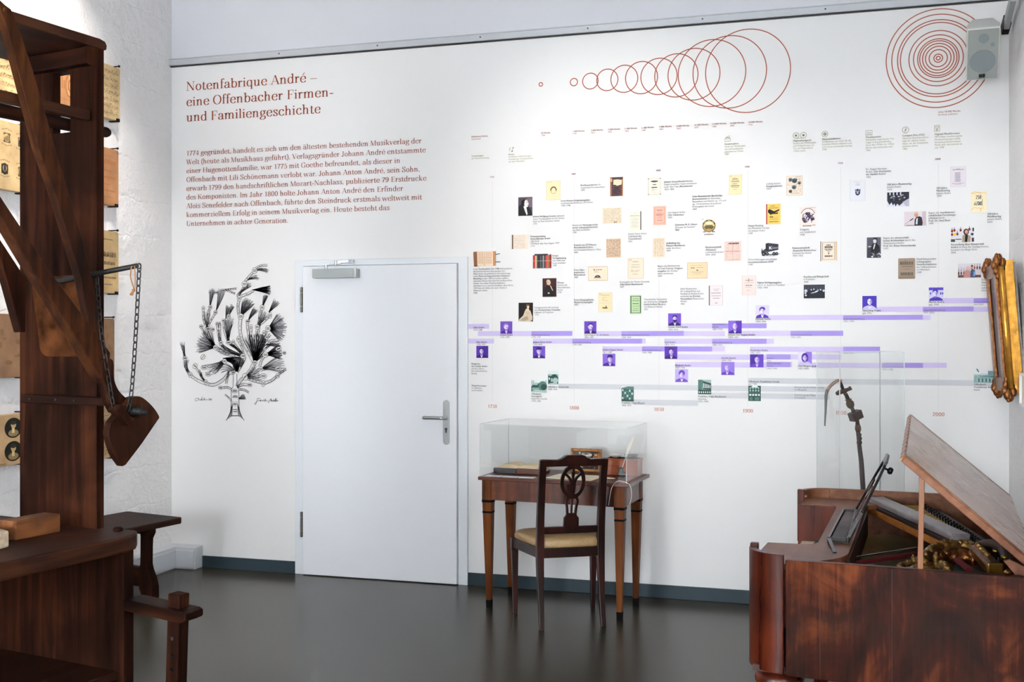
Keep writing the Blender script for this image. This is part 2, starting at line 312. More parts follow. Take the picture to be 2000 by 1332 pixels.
def bezier_pts(pts, per=8, closed=False):        # Catmull-Rom through the points
    P = [Vector(p) for p in pts]; out = []; n = len(P)
    for i in range(n if closed else n - 1):
        if closed: p0, p1, p2, p3 = P[i - 1], P[i], P[(i + 1) % n], P[(i + 2) % n]
        else: p0, p1, p2, p3 = P[max(i - 1, 0)], P[i], P[i + 1], P[min(i + 2, n - 1)]
        for k in range(per):
            t = k / per
            out.append(0.5 * ((2 * p1) + (p2 - p0) * t + (2 * p0 - 5 * p1 + 4 * p2 - p3) * t * t + (3 * p1 - p0 - 3 * p2 + p3) * t ** 3))
    if not closed: out.append(P[-1])
    return out

def link(name, mesh, parent=None):
    o = bpy.data.objects.new(name, mesh); COL.objects.link(o)
    if parent: o.parent = parent
    return o
def frame_matrix(o):
    m = Matrix.LocRotScale(o.location, o.rotation_euler, None); p = o.parent
    while p: m = Matrix.LocRotScale(p.location, p.rotation_euler, None) @ m; p = p.parent
    return m
def obj(name, mb, mat, parent=None, bevel=0.0, smooth=False, world=False, sub=0, label=None, origin=None):
    me = bpy.data.meshes.new(name); vs = mb.v
    if world and parent:
        inv = frame_matrix(parent).inverted(); vs = [tuple(inv @ Vector(p)) for p in vs]
    if origin: vs = [tuple(Vector(p) - Vector(origin)) for p in vs]
    me.from_pydata(vs, [], mb.f)
    for mm in (mat if isinstance(mat, (list, tuple)) else [mat]): me.materials.append(mm)
    if any(mb.m):
        for p, i in zip(me.polygons, mb.m): p.material_index = i
    if any(c != (1, 1, 1, 1) for c in mb.c):
        a = me.color_attributes.new('ink', 'FLOAT_COLOR', 'CORNER')
        for p, c in zip(me.polygons, mb.c):
            for li in p.loop_indices: a.data[li].color = c
    if smooth:
        for p in me.polygons: p.use_smooth = True
    me.update()
    o = link(name, me, parent)
    if origin: o.location = origin
    if bevel:
        b = o.modifiers.new('bevel', 'BEVEL'); b.width = bevel; b.segments = 2; b.limit_method = 'ANGLE'; b.angle_limit = R(35)
    if sub:
        q = o.modifiers.new('smooth', 'SUBSURF'); q.levels = sub; q.render_levels = sub
    if label: o['label'] = label
    return o
def tag(o, label, cat, group=None):
    o['label'] = label; o['category'] = cat
    if group: o['group'] = group
    return o
def thing(name, label, cat, loc=(0, 0, 0), deg=0.0, group=None):
    o = bpy.data.objects.new(name, None); COL.objects.link(o); o.empty_display_size = 0.1
    o.location = loc; o.rotation_euler = (0, 0, R(deg)); return tag(o, label, cat, group)
def struct(name, mb, mat, bevel=0.0):
    o = obj(name, mb, mat, None, bevel); o['kind'] = 'structure'; return o

# ------------------------------------------------------------------ the room
T = 0.15
struct('floor', MB().box(XL - T, XR + T, YF - T, YW + T, -T, 0), M['floor'])
struct('ceiling', MB().box(XL - T, XR + T, YF - T, YW + T, ZC, ZC + T), M['ceiling'])
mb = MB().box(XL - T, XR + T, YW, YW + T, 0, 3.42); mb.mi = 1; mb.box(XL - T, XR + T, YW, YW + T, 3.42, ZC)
struct('wall_back', mb, [M['wallpaper'], M['upper_wall']])  # greyer tone above the rail than on the wallpaper below
struct('wall_left', MB().box(XL - T, XL, YF, YW, 0, ZC), M['lime'])
struct('wall_right', MB().box(XR, XR + T, YF, YW, 0, ZC), M['lime'])
struct('wall_front', MB().box(XL - T, XR + T, YF - T, YF, 0, ZC), M['wallpaper'])
DX0, DX1, DZ = -3.371, -2.176, 2.06                     # door frame on the back wall
mb = MB(); mb.box(-4.07, DX0, YW - 0.012, YW, 0, 0.078); mb.box(DX1, XR, YW - 0.012, YW, 0, 0.078)
struct('baseboard_back', mb, M['base'], 0.002)
rail = struct('trim_1', MB().box(XL, XR, YW - 0.028, YW, 3.408, 3.442).box(XL, XR, YW - 0.034, YW, 3.442, 3.448).box(XL, XR, YW - 0.034, YW, 3.402, 3.408), M['rail'], 0.001)
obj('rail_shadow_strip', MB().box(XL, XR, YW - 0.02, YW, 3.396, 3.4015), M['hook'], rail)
for px, py in ((545, 100), (737, 84), (938, 66), (1148, 48), (1372, 29), (1612, 9)):
    x = at_y(px, py, YW - 0.028)[0]
    obj('rail_screw', MB().lathe([(0.0048, 0), (0.0048, 0.003), (0.003, 0.004)], (x, YW - 0.028, 3.425), 10, (0, -1, 0)), M['dark_steel'], rail)
# cable trunking round the corner of the left and back walls
mb = MB().prism([(XL, 3.2), (XL + .095, 3.2), (XL + .095, YW - .1), (-4.07, YW - .1), (-4.07, YW), (XL, YW)], 'z', 0, .148)
du = struct('trim_2', mb, M['duct'], 0.004)
mb = MB().prism([(XL + .095, 3.2), (XL + .103, 3.2), (XL + .103, YW - .108), (-4.078, YW - .108), (-4.078, YW - .1), (XL + .095, YW - .1)], 'z', .012, .128)
obj('trunking_cover', mb, M['duct'], du, 0.003)
# short dark hanging rail high on the right wall
a = at_y(1964, 55, 6.35); b = at_y(1979, -6, 6.0)
t3 = struct('trim_3', MB().beam((a[0], a[1], a[2]), (b[0], b[1], b[2]), 0.028, 0.05), M['grey_alu'], 0.003)
obj('rail_end_cap', MB().beam((a[0] - 0.004, a[1] + 0.01, a[2] - 0.01), (a[0], a[1] - 0.07, a[2] + 0.03), 0.036, 0.06), M['hook'], t3, 0.003)

# ------------------------------------------------------------------ door
door = bpy.data.objects.new('door_1', None); COL.objects.link(door); door.location = ((DX0 + DX1) / 2, YW, 0); door['kind'] = 'structure'
fx0, fx1 = DX0 + 0.062, DX1 - 0.062
mb = MB().prism([(DX0, 0), (DX0, DZ), (DX1, DZ), (DX1, 0), (fx1, 0), (fx1, DZ - 0.04), (fx0, DZ - 0.04), (fx0, 0)], 'y', YW - 0.022, YW)
obj('door_frame', mb, M['frame_paint'], door, 0.003, world=True)
mb = MB().box(fx0 + 0.004, fx1 - 0.004, YW - 0.040, YW - 0.002, 0.006, DZ - 0.044)
leaf = obj('door_leaf', mb, M['white_paint'], door, 0.002, world=True)
for zc in (1.80, 0.33):
    x = DX0 + 0.055
    mb = MB()
    for a0, a1 in ((-0.082, -0.045), (-0.043, 0.043), (0.045, 0.082)): mb.lathe([(0.008, a0), (0.0085, a0 + 0.002), (0.0085, a1 - 0.002), (0.008, a1)], (x, YW - 0.036, zc), 12)
    obj('hinge', mb, M['dark_steel'], door, world=True, smooth=False)
hx, hz = at_y(872, 815, YW - 0.042)[0], 1.05
mb = MB(); pl = []
for k in range(13): pl.append((hx + 0.02 * math.cos(math.pi * k / 12), hz + 0.09 - 0.0 + 0.02 * math.sin(math.pi * k / 12)))
for k in range(13): pl.append((hx - 0.02 * math.cos(math.pi * k / 12), hz - 0.15 - 0.02 * math.sin(math.pi * k / 12)))
hp = obj('handle_plate', MB().prism(pl, 'y', YW - 0.050, YW - 0.040), M['alu'], door, 0.0015, world=True)
lev = bezier_pts([(hx, YW - 0.05, hz), (hx, YW - 0.075, hz), (hx - 0.012, YW - 0.096, hz), (hx - 0.04, YW - 0.1, hz), (hx - 0.115, YW - 0.1, hz), (hx - 0.133, YW - 0.092, hz), (hx - 0.137, YW - 0.07, hz)], 6)
obj('lever_handle', MB().tube(lev, 0.0105, 12), M['steel'], door, smooth=True, world=True)
mb = MB().lathe([(0.0085, 0), (0.0085, 0.002)], (hx, YW - 0.05, hz - 0.072), 14, (0, -1, 0)); mb.box(hx - 0.005, hx + 0.005, YW - 0.052, YW - 0.05, hz - 0.095, hz - 0.075)
obj('lock_cylinder', mb, M['black'], door, world=True)
cx0, _ = W(611, 540); cx1, _ = W(697, 540); cz0 = at_y(650, 543, YW - 0.09)[2]; cz1 = at_y(650, 525, YW - 0.09)[2]
cx0 += 0.045; cx1 += 0.02
cl = obj('door_closer', MB().box(cx0, cx1, YW - 0.1, YW - 0.04, cz0, cz1), M['grey_alu'], door, 0.003, world=True)
mb = MB().box(cx1, cx1 + 0.018, YW - 0.1, YW - 0.04, cz0, cz1); obj('closer_end_cap', mb, M['alu'], door, 0.002, world=True)
mb = MB().lathe([(0.008, 0), (0.008, 0.03)], (cx0 + 0.085, YW - 0.07, cz1), 10)
mb.beam((cx0 + 0.08, YW - 0.07, cz1 + 0.028), (cx0 + 0.19, YW - 0.06, cz1 + 0.034), 0.016, 0.006)
mb.beam((cx0 + 0.14, YW - 0.062, cz1 + 0.042), (cx0 + 0.245, YW - 0.03, cz1 + 0.052), 0.016, 0.012)
mb.box(cx0 + 0.23, cx0 + 0.262, YW - 0.05, YW - 0.022, cz1 + 0.036, cz1 + 0.06)
mb.lathe([(0.011, 0), (0.011, 0.03)], (cx0 + 0.15, YW - 0.064, cz1 + 0.022), 10)
obj('closer_arm', mb, M['steel'], door, 0.001, world=True)

# ------------------------------------------------------------------ printing on the back wall
def lay(k): return YW - 0.0012 - k * 0.0003
class Sheet(MB):
    def poly(s, pts, colr, k=0):
        s.cur = lin(colr); y = lay(k); s.add([(p[0], y, p[1]) for p in pts], [list(range(len(pts)))]); return s
    def ribbon(s, pts, wd, colr, k=0, closed=False):
        s.cur = lin(colr); y = lay(k); n = len(pts); P = [Vector((p[0], p[1])) for p in pts]; L_, R_ = [], []
        for i in range(n):
            d = (P[(i + 1) % n] - P[i - 1]) if closed else (P[min(i + 1, n - 1)] - P[max(i - 1, 0)])
            if d.length < 1e-9: d = Vector((1, 0))
            d.normalize(); q = Vector((-d.y, d.x)); h = (wd[i] if isinstance(wd, list) else wd) / 2
            L_.append(P[i] + q * h); R_.append(P[i] - q * h)
        s.add([(p.x, y, p.y) for p in L_ + R_], [(i, n + i, n + (i + 1) % n, (i + 1) % n) for i in range(n if closed else n - 1)]); return s
    def ring(s, cx, cz, r, wd, colr, k=0, n=72, rz=None):
        rz = rz or r
        return s.ribbon([(cx + r * math.cos(2 * math.pi * i / n), cz + rz * math.sin(2 * math.pi * i / n)) for i in range(n)], wd, colr, k, True)
    def disc(s, cx, cz, rx, rz, colr, k=0, n=18):
        return s.poly([(cx + rx * math.cos(2 * math.pi * i / n), cz + rz * math.sin(2 * math.pi * i / n)) for i in range(n)], colr, k)
    def rect(s, x0, z0, x1, z1, colr, k=0): return s.poly([(x0, z0), (x1, z0), (x1, z1), (x0, z1)], colr, k)

# ---- sans lettering: outlines of the built-in typeface, one cached outline per letter
_fc = bpy.data.curves.new('lettering', 'FONT'); _fo = bpy.data.objects.new('lettering', _fc); COL.objects.link(_fo)
_fc.resolution_u = 2; _cache = {}
def _outline(txt, off):
    _fc.body = txt; _fc.offset = off; _fc.size = 1.0
    dg = bpy.context.evaluated_depsgraph_get(); dg.update()
    me = bpy.data.meshes.new_from_object(_fo.evaluated_get(dg)); vs = [(v.co.x, v.co.y) for v in me.vertices]; fs = [list(p.vertices) for p in me.polygons]
    bpy.data.meshes.remove(me); return vs, fs
def _width(txt):
    vs, _ = _outline(txt, 0.0); xs = [v[0] for v in vs]; return max(xs) - min(xs)
_HH = _width('HH')
def glyph(ch, bold):
    key = (ch, bold)
    if key not in _cache:
        if ch == ' ': _cache[key] = ([], [], 0.26)
        else:
            vs, fs = _outline(ch, 0.0)
            if bold: n = len(vs); vs, fs = [(x + d, y) for d in (0, .022, .044) for x, y in vs], [[i + k * n for i in f] for k in range(3) for f in fs]
            _cache[key] = (vs, fs, _width('H' + ch + 'H') - _HH + (0.045 if bold else 0.0))
    return _cache[key]
def sans(sheet, x, z, txt, size, colr, k=6, bold_colr=None, sx=0.93):
    """one line; *starred* words are bold; x, z = left end of the baseline; returns its right end"""
    bold = False; sheet.cur = lin(colr); y = lay(k)
    for ch in txt:
        if ch == '*':
            bold = not bold; sheet.cur = lin(bold_colr if (bold and bold_colr) else colr); continue
        vs, fs, ad = glyph(ch, bold)
        if fs: sheet.add([(x + vx * size * sx, y, z + vy * size) for vx, vy in vs], fs)
        x += ad * size * sx
    return x

# ---- serif lettering drawn with a contrasting nib: thick uprights, hairline horizontals
SW, ST = 0.088, 0.03
def _nib(pts):
    P = [Vector((a, b, 0)) for a, b in pts]; P = bezier_pts(P, 5) if len(P) > 2 else P; n = len(P); L_, R_ = [], []
    for i in range(n):
        d = (P[min(i + 1, n - 1)] - P[max(i - 1, 0)]).normalized(); h = 0.5 * (ST + (SW - ST) * abs(d.y) ** 1.4); q = Vector((-d.y, d.x, 0))
        L_.append(P[i] + q * h); R_.append(P[i] - q * h)
    return [[(L_[i].x, L_[i].y), (R_[i].x, R_[i].y), (R_[i + 1].x, R_[i + 1].y), (L_[i + 1].x, L_[i + 1].y)] for i in range(n - 1)]
def _line(x0, y0, x1, y1, wd):
    d = Vector((x1 - x0, y1 - y0)).normalized(); q = Vector((-d.y, d.x)) * wd / 2
    return [[(x0 + q.x, y0 + q.y), (x0 - q.x, y0 - q.y), (x1 - q.x, y1 - q.y), (x1 + q.x, y1 + q.y)]]
def _v(x, a, b, wd=SW): return [[(x - wd / 2, a), (x + wd / 2, a), (x + wd / 2, b), (x - wd / 2, b)]]
def _h(a, b, y, wd=ST): return [[(a, y - wd / 2), (b, y - wd / 2), (b, y + wd / 2), (a, y + wd / 2)]]
def _s(x, y, l=0.085, r=0.085): return _h(x - l, x + r, y + (ST / 2 if y < 0.4 and y > -0.3 else -ST / 2) if y in (0, -0.21) else y)
def _d(x, y, r): return [[(x + r * math.cos(k * math.pi / 4), y + r * math.sin(k * math.pi / 4)) for k in range(8)]]
def _e(cx, cy, rx, ry): return _nib([(cx + rx * math.cos(2 * math.pi * k / 16 + 1.57), cy + ry * math.sin(2 * math.pi * k / 16 + 1.57)) for k in range(17)])
def _f(x, y): return [[(x - 0.105, y - 0.035), (x - SW / 2, y - 0.075), (x + SW / 2, y - 0.02), (x + SW / 2, y), (x - 0.105, y - 0.01)]]
def _dot2(x, y): return _d(x - 0.085, y, 0.047) + _d(x + 0.085, y, 0.047)
_bb = [(.12, .34), (.2, .44), (.28, .46), (.38, .4), (.42, .23), (.38, .06), (.28, -.005), (.19, .02), (.12, .10)]
_db = [(.37, .34), (.3, .44), (.22, .46), (.11, .4), (.07, .23), (.11, .06), (.21, -.005), (.3, .02), (.37, .10)]
def _arch(x): return _nib([(x, .30), (x + .07, .42), (x + .15, .46), (x + .22, .42), (x + .25, .31)]) + _v(x + .25, 0, .33) + _s(x + .25, 0)
def _n(x=.12, top=.46): return _v(x, 0, top) + _f(x, top) + _s(x, 0) + _arch(x)
G = {
 'a': (_v(.35, .05, .33) + _nib([(.10, .35), (.14, .43), (.22, .46), (.31, .43), (.35, .32)]) + _d(.115, .35, .045) + _nib([(.35, .26), (.22, .235), (.11, .19), (.08, .11), (.12, .03), (.2, 0), (.29, .03), (.35, .10)]) + _nib([(.35, .07), (.38, .01), (.45, .03)]), .47),
 'b': (_v(.12, 0, .72) + _f(.12, .72) + _nib(_bb), .49),
 'c': (_nib([(.36, .36), (.32, .43), (.24, .465), (.12, .4), (.07, .23), (.12, .06), (.24, -.005), (.34, .03), (.39, .11)]) + _d(.345, .35, .045), .43),
 'd': (_v(.37, 0, .72) + _f(.37, .72) + _nib(_db) + _h(.37, .46, .015), .49),
 'e': (_h(.09, .39, .25) + _nib([(.385, .25), (.37, .38), (.31, .45), (.24, .465), (.12, .4), (.07, .23), (.12, .06), (.24, -.005), (.34, .03), (.39, .11)]), .45),
 'f': (_v(.13, 0, .58) + _nib([(.13, .55), (.15, .68), (.22, .735), (.30, .71)]) + _d(.285, .67, .042) + _h(.03, .27, .445) + _s(.13, 0), .28),
 'g': (_e(.22, .31, .125, .15) + _nib([(.15, .19), (.1, .14), (.13, .09), (.24, .065), (.36, .04), (.4, -.06), (.34, -.17), (.22, -.21), (.09, -.18), (.06, -.1), (.12, -.02), (.2, .06)]) + _nib([(.31, .41), (.37, .46), (.43, .45)]) + _d(.42, .43, .035), .46),
 'h': (_n(.12, .72), .52), 'i': (_v(.12, 0, .46) + _f(.12, .46) + _s(.12, 0) + _d(.12, .63, .052), .25),
 'k': (_v(.12, 0, .72) + _f(.12, .72) + _s(.12, 0) + _line(.13, .19, .36, .44, ST) + _line(.21, .28, .4, 0, SW) + _s(.4, 0) + _h(.26, .45, .445), .5),
 'l': (_v(.12, 0, .72) + _f(.12, .72) + _s(.12, 0), .25),
 'm': (_n() + _arch(.37), .77), 'n': (_n(), .52), 'o': (_e(.235, .23, .16, .235), .47),
 'p': (_v(.12, -.21, .46) + _f(.12, .46) + _s(.12, -.21) + _nib(_bb), .49), 'q': (_v(.37, -.21, .46) + _s(.37, -.21) + _nib(_db), .49),
 'r': (_v(.12, 0, .46) + _f(.12, .46) + _s(.12, 0) + _nib([(.12, .28), (.18, .41), (.27, .46)]) + _d(.29, .41, .05), .36),
 's': (_nib([(.31, .34), (.28, .44), (.2, .465), (.11, .42), (.1, .34), (.17, .27), (.27, .2), (.32, .12), (.28, .03), (.19, -.005), (.11, .03), (.07, .13)]) + _v(.315, .32, .46, ST) + _v(.07, 0, .14, ST) + _line(.13, .3, .29, .17, .07), .39),
 't': (_v(.13, .08, .58) + _nib([(.13, .1), (.15, .02), (.22, -.005), (.3, .06)]) + _h(.03, .27, .445), .31),
 'u': (_v(.12, .12, .46) + _nib([(.12, .14), (.15, .02), (.23, 0), (.32, .05), (.37, .14)]) + _v(.37, 0, .46) + _f(.12, .46) + _f(.37, .46) + _h(.37, .46, .015), .52),
 'v': (_line(.07, .45, .22, 0, SW) + _line(.22, 0, .37, .45, ST) + _h(0, .16, .445) + _h(.3, .45, .445), .45),
 'w': (_line(.07, .45, .21, 0, SW) + _line(.21, 0, .34, .45, ST) + _line(.34, .45, .48, 0, SW) + _line(.48, 0, .61, .45, ST) + _h(0, .16, .445) + _h(.54, .69, .445), .68),
 'z': (_h(.07, .37, .445) + _line(.33, .44, .1, .015, SW * .8) + _h(.06, .38, .015) + _v(.08, .33, .45, ST) + _v(.37, 0, .13, ST), .43),
 'A': (_line(.07, 0, .29, .69, ST) + _line(.3, .69, .52, 0, SW) + _h(.15, .43, .23) + _s(.07, 0) + _s(.52, 0), .6),
 'N': (_v(.11, 0, .68, ST) + _line(.12, .66, .52, .02, SW) + _v(.53, 0, .68, ST) + _s(.11, 0) + _h(.02, .15, .675) + _h(.44, .62, .675), .65),
 'O': (_e(.32, .345, .25, .35), .64),
 'F': (_v(.15, 0, .69) + _h(.07, .47, .675) + _h(.15, .36, .36) + _v(.46, .53, .68, ST) + _v(.36, .29, .43, ST) + _s(.15, 0), .51),
 'E': (_v(.15, 0, .69) + _h(.07, .48, .675) + _h(.15, .36, .36) + _v(.47, .53, .68, ST) + _v(.36, .29, .43, ST) + _h(.07, .5, .015) + _v(.49, 0, .17, ST), .54),
 'W': (_line(.08, .68, .24, 0, SW) + _line(.24, 0, .4, .68, ST) + _line(.4, .68, .57, 0, SW) + _line(.57, 0, .73, .68, ST) + _h(0, .18, .675) + _h(.32, .48, .675) + _h(.64, .82, .675), .8),
 'M': (_v(.12, 0, .68, ST) + _line(.13, .67, .36, .01, SW) + _line(.36, .01, .6, .67, ST) + _v(.63, 0, .68) + _s(.12, 0) + _s(.63, 0) + _h(.03, .16, .675) + _h(.58, .74, .675), .76),
 'V': (_line(.08, .68, .29, 0, SW) + _line(.29, 0, .5, .68, ST) + _h(0, .18, .675) + _h(.41, .59, .675), .58),
 'J': (_v(.22, .12, .69) + _nib([(.22, .14), (.2, .02), (.12, -.02), (.07, .04)]) + _d(.075, .08, .05) + _h(.11, .33, .675), .37),
 'H': (_v(.14, 0, .69) + _v(.53, 0, .69) + _h(.14, .53, .345) + _s(.14, 0) + _s(.53, 0) + _h(.05, .23, .675) + _h(.44, .62, .675), .67),
 'G': (_nib([(.5, .5), (.44, .66), (.32, .7), (.14, .6), (.07, .345), (.14, .09), (.32, -.01), (.44, .02), (.5, .1)]) + _v(.5, .04, .3) + _h(.4, .6, .3) + _v(.5, .5, .69, ST), .63),
 'L': (_v(.15, 0, .69) + _h(.07, .23, .675) + _h(.07, .47, .015) + _v(.46, 0, .19, ST), .5),
 'S': (_nib([(.4, .5), (.36, .66), (.24, .705), (.12, .64), (.11, .5), (.2, .4), (.34, .31), (.41, .18), (.35, .04), (.23, -.01), (.12, .04), (.07, .2)]) + _v(.405, .47, .7, ST) + _v(.07, 0, .22, ST) + _line(.15, .46, .37, .26, .08), .49),
 'K': (_v(.14, 0, .69) + _line(.16, .28, .49, .67, ST) + _line(.27, .4, .53, 0, SW) + _s(.14, 0) + _s(.53, 0) + _h(.05, .23, .675) + _h(.4, .58, .675), .62),
 'I': (_v(.15, 0, .69) + _s(.15, 0) + _h(.06, .24, .675), .3),
 'U': (_v(.14, .2, .69) + _nib([(.14, .22), (.18, .04), (.33, -.01), (.46, .05), (.52, .22)]) + _v(.53, .2, .69, ST) + _h(.05, .23, .675) + _h(.44, .62, .675), .66),
 '0': (_e(.23, .33, .155, .335), .46), '1': (_v(.24, 0, .66) + _line(.11, .55, .22, .65, .04) + _s(.24, 0), .42),
 '2': (_nib([(.1, .5), (.14, .62), (.24, .665), (.35, .58), (.34, .44), (.22, .27), (.09, .05)]) + _h(.08, .4, .035, .07) + _d(.12, .5, .05) + _v(.39, 0, .13, ST), .46),
 '4': (_line(.05, .2, .3, .66, ST) + _h(.04, .43, .19, .04) + _v(.31, 0, .66) + _s(.31, 0), .46),
 '5': (_nib([(.12, .38), (.2, .43), (.31, .4), (.38, .22), (.32, .05), (.2, -.005), (.1, .05)]) + _v(.12, .37, .65, ST) + _h(.11, .37, .62, .07) + _d(.1, .11, .05), .46),
 '7': (_h(.07, .41, .625, .07) + _nib([(.4, .62), (.28, .38), (.2, .18), (.19, 0)]) + _v(.08, .5, .66, ST), .44),
 '8': (_e(.23, .5, .12, .16) + _e(.23, .17, .155, .18), .46),
 '9': (_e(.22, .46, .145, .2) + _nib([(.37, .46), (.37, .25), (.28, .06), (.17, -.005), (.1, .06)]) + _d(.11, .1, .045), .46),
 '.': (_d(.1, .045, .052), .21), ',': (_d(.1, .045, .052) + _line(.13, .03, .08, -.12, .03), .21), '-': (_h(.03, .27, .21, .065), .3), '–': (_h(.02, .48, .22, .035), .5),
 '(': (_nib([(.25, .73), (.13, .55), (.09, .27), (.13, -.01), (.25, -.18)]), .27), ')': (_nib([(.03, .73), (.15, .55), (.19, .27), (.15, -.01), (.03, -.18)]), .28), ' ': ([], .23)}
G['ä'] = (G['a'][0] + _dot2(.22, .62), .47); G['ö'] = (G['o'][0] + _dot2(.235, .62), .47); G['ü'] = (G['u'][0] + _dot2(.24, .62), .52); G['é'] = (G['e'][0] + _line(.2, .54, .33, .72, .045), .45)
def serif_width(txt): return sum(G[c][1] for c in txt)
def serif(sheet, x, z, txt, size, colr, width=None, k=6):
    sx = size if width is None else width / serif_width(txt)
    sheet.cur = lin(colr); y = lay(k)
    for c in txt:
        polys, ad = G[c]
        for p in polys: sheet.add([(x + a * sx, y, z + b * size) for a, b in p], [list(range(len(p)))])
        x += ad * sx

RUST = '#8a3f22'
def print_thing(name, label, cat, x, z): return thing(name, label, cat, (x, YW, z))
# heading
x0, z0 = W(365.5, 177.5)
hd = print_thing('heading_lettering', 'large three-line rust-brown serif heading on the wall left of the door', 'wall lettering', x0, z0)
for (bx, by, ex, ey, t) in ((365.5, 177.5, 619, 160, 'Notenfabrique André –'), (365.5, 207.5, 651, 190, 'eine Offenbacher Firmen-'), (365.5, 237.5, 626, 221, 'und Familiengeschichte')):
    s = Sheet(); xa, za = W(bx, by); xb, _ = W(ex, ey); serif(s, xa - 0.006, za, t, 0.0875, RUST, xb - xa + 0.01)
    obj('text_line', s, M['ink'], hd, world=True)
x0, z0 = W(364, 304)
bd = print_thing('paragraph_lettering', 'nine-line rust-brown serif paragraph printed below the heading left of the door', 'wall lettering', x0, z0)
PAR = ['1774 gegründet, handelt es sich um den ältesten bestehenden Musikverlag der', 'Welt (heute als Musikhaus geführt). Verlagsgründer Johann André entstammte', 'einer Hugenottenfamilie, war 1775 mit Goethe befreundet, als dieser in',
       'Offenbach mit Lili Schönemann verlobt war. Johann Anton André, sein Sohn,', 'erwarb 1799 den handschriftlichen Mozart-Nachlass, publizierte 79 Erstdrucke', 'des Komponisten. Im Jahr 1800 holte Johann Anton André den Erfinder',
       'Alois Senefelder nach Offenbach, führte den Steindruck erstmals weltweit mit', 'kommerziellem Erfolg in seinem Musikverlag ein. Heute besteht das', 'Unternehmen in achter Generation.']
RE = [824, 832, 782.5, 820.5, 833.5, 788, 824.7, 761.5, 563.5]
for i, t in enumerate(PAR):
    py = 304.2 + 17.16 * i; s = Sheet(); xa, za = W(364.3, py); ey = py + (CAM_HOR - py) * -(RE[i] - 364) / 7250.0 * 1.0
    xb, _ = W(RE[i], ey); serif(s, xa, za, t, 0.0475, RUST, xb - xa); obj('text_line', s, M['ink'], bd, world=True)

# circle series and concentric circles
def zc(px, py): return CAM_F / (CAM_F * 0 + 1) * 0 + 1
def px_m(px):                                    # pixels per metre at the wall, along a column
    d = ray(px, 660); t = YW / d[1]; return CAM_F / t
CS = [(87, 113, 497, 522), (317, 370, 465, 520), (408, 522, 427, 543), (512, 668, 396, 556), (616, 814, 367, 569), (724, 960, 340, 579), (837, 1104, 317, 584), (939, 1258, 283, 603), (1037, 1420, 243, 626), (1112, 1610, 178, 673), (1221, 1763, 148, 686), (1314, 1940, 102, 716)]
x0, z0 = W(1056, 165)
cr = print_thing('circle_series_print', 'row of twelve growing thin rust circles overlapping, printed high on the wall', 'wall graphic', x0, z0)
for l, r, t, b in CS:
    l, r = 1030 + l / 3.774, 1030 + r / 3.774; t, b = 30 + t / 3.774, 30 + b / 3.774; my = (t + b) / 2
    xl, xr = W(l, my)[0], W(r, my)[0]; cx = (xl + xr) / 2; zc_ = W((l + r) / 2, my)[1]
    s = Sheet(); s.ring(cx, zc_, (xr - xl) / 2, 0.0055, '#9a4a30', 3, 96); obj('circle', s, M['ink'], cr, world=True)
cx, cz = W(1832.4, 113.8)
cc = print_thing('concentric_circles_print', 'thirteen concentric rust circles printed beside the wall speaker at top right', 'wall graphic', cx, cz)
for t, b in ((98, 1165), (156, 1107), (215, 1048), (245, 1018), (333, 931), (380, 884), (422, 841), (443, 820), (472, 791), (502, 760), (540, 725), (588, 676), (612, 652)):
    s = Sheet(); s.ring(cx, cz, (b - t) / 2 / 5.55 / px_m(1832), 0.0055, '#9a4a30', 3, 96); obj('circle', s, M['ink'], cc, world=True)

# ------------------------------------------------------------------ family tree drawing
TX, TY = 340, 500
def tp(u, v): return W(TX + u / 3.918, TY + v / 3.918)
x0, z0 = tp(465, 1255)
ft = print_thing('family_tree_print', 'black ink drawing of a branching family tree printed left of the door', 'wall graphic', x0, z0)
INK = '#2a2a2c'; LW = 0.0023
rng = random.Random(4)
def twig(sheet, pts, w0, w1=None, fill=True, lines=2, marks=True):   # a branch: two outlines, small writing inside
    w1 = w1 or w0; P = [tp(*p) for p in pts]; P = [(p.x, p.y) for p in bezier_pts([(a, b, 0) for a, b in P], 6)]; n = len(P); A, B = [], []
    k = 1 / 3.918 / 310
    for i in range(n):
        a, b = P[max(i - 1, 0)], P[min(i + 1, n - 1)]; d = Vector((b[0] - a[0], b[1] - a[1])).normalized(); q = Vector((-d.y, d.x)) * (w0 + (w1 - w0) * i / (n - 1)) * k / 2
        A.append((P[i][0] + q.x, P[i][1] + q.y)); B.append((P[i][0] - q.x, P[i][1] - q.y))
    if fill: sheet.add([(p[0], lay(2), p[1]) for p in A + B], [(i, n + i, n + i + 1, i + 1) for i in range(n - 1)]); sheet.c[-(n - 1):] = [lin('#e6e4e1')] * (n - 1)
    sheet.ribbon(A, LW * 1.2, INK, 3); sheet.ribbon(B, LW * 1.7, INK, 3)
    if w0 > 13:
        for f_ in ((.3,) if w0 < 22 else (.22, .36, .8)):
            i0 = int(rng.uniform(0, .3) * n); i1 = int(rng.uniform(.6, 1) * n); seg = [((1 - f_) * A[i][0] + f_ * B[i][0], (1 - f_) * A[i][1] + f_ * B[i][1]) for i in range(i0, max(i1, i0 + 2))]
            if len(seg) > 1: sheet.ribbon(seg, LW * .6, '#6a6a6e', 3)
    if marks:
        for i in range(2, n - 1, 2):
            if rng.random() < 0.75: sheet.ribbon([P[i - 1], P[i]], LW * rng.uniform(0.8, 2.0), '#55555a', 3)
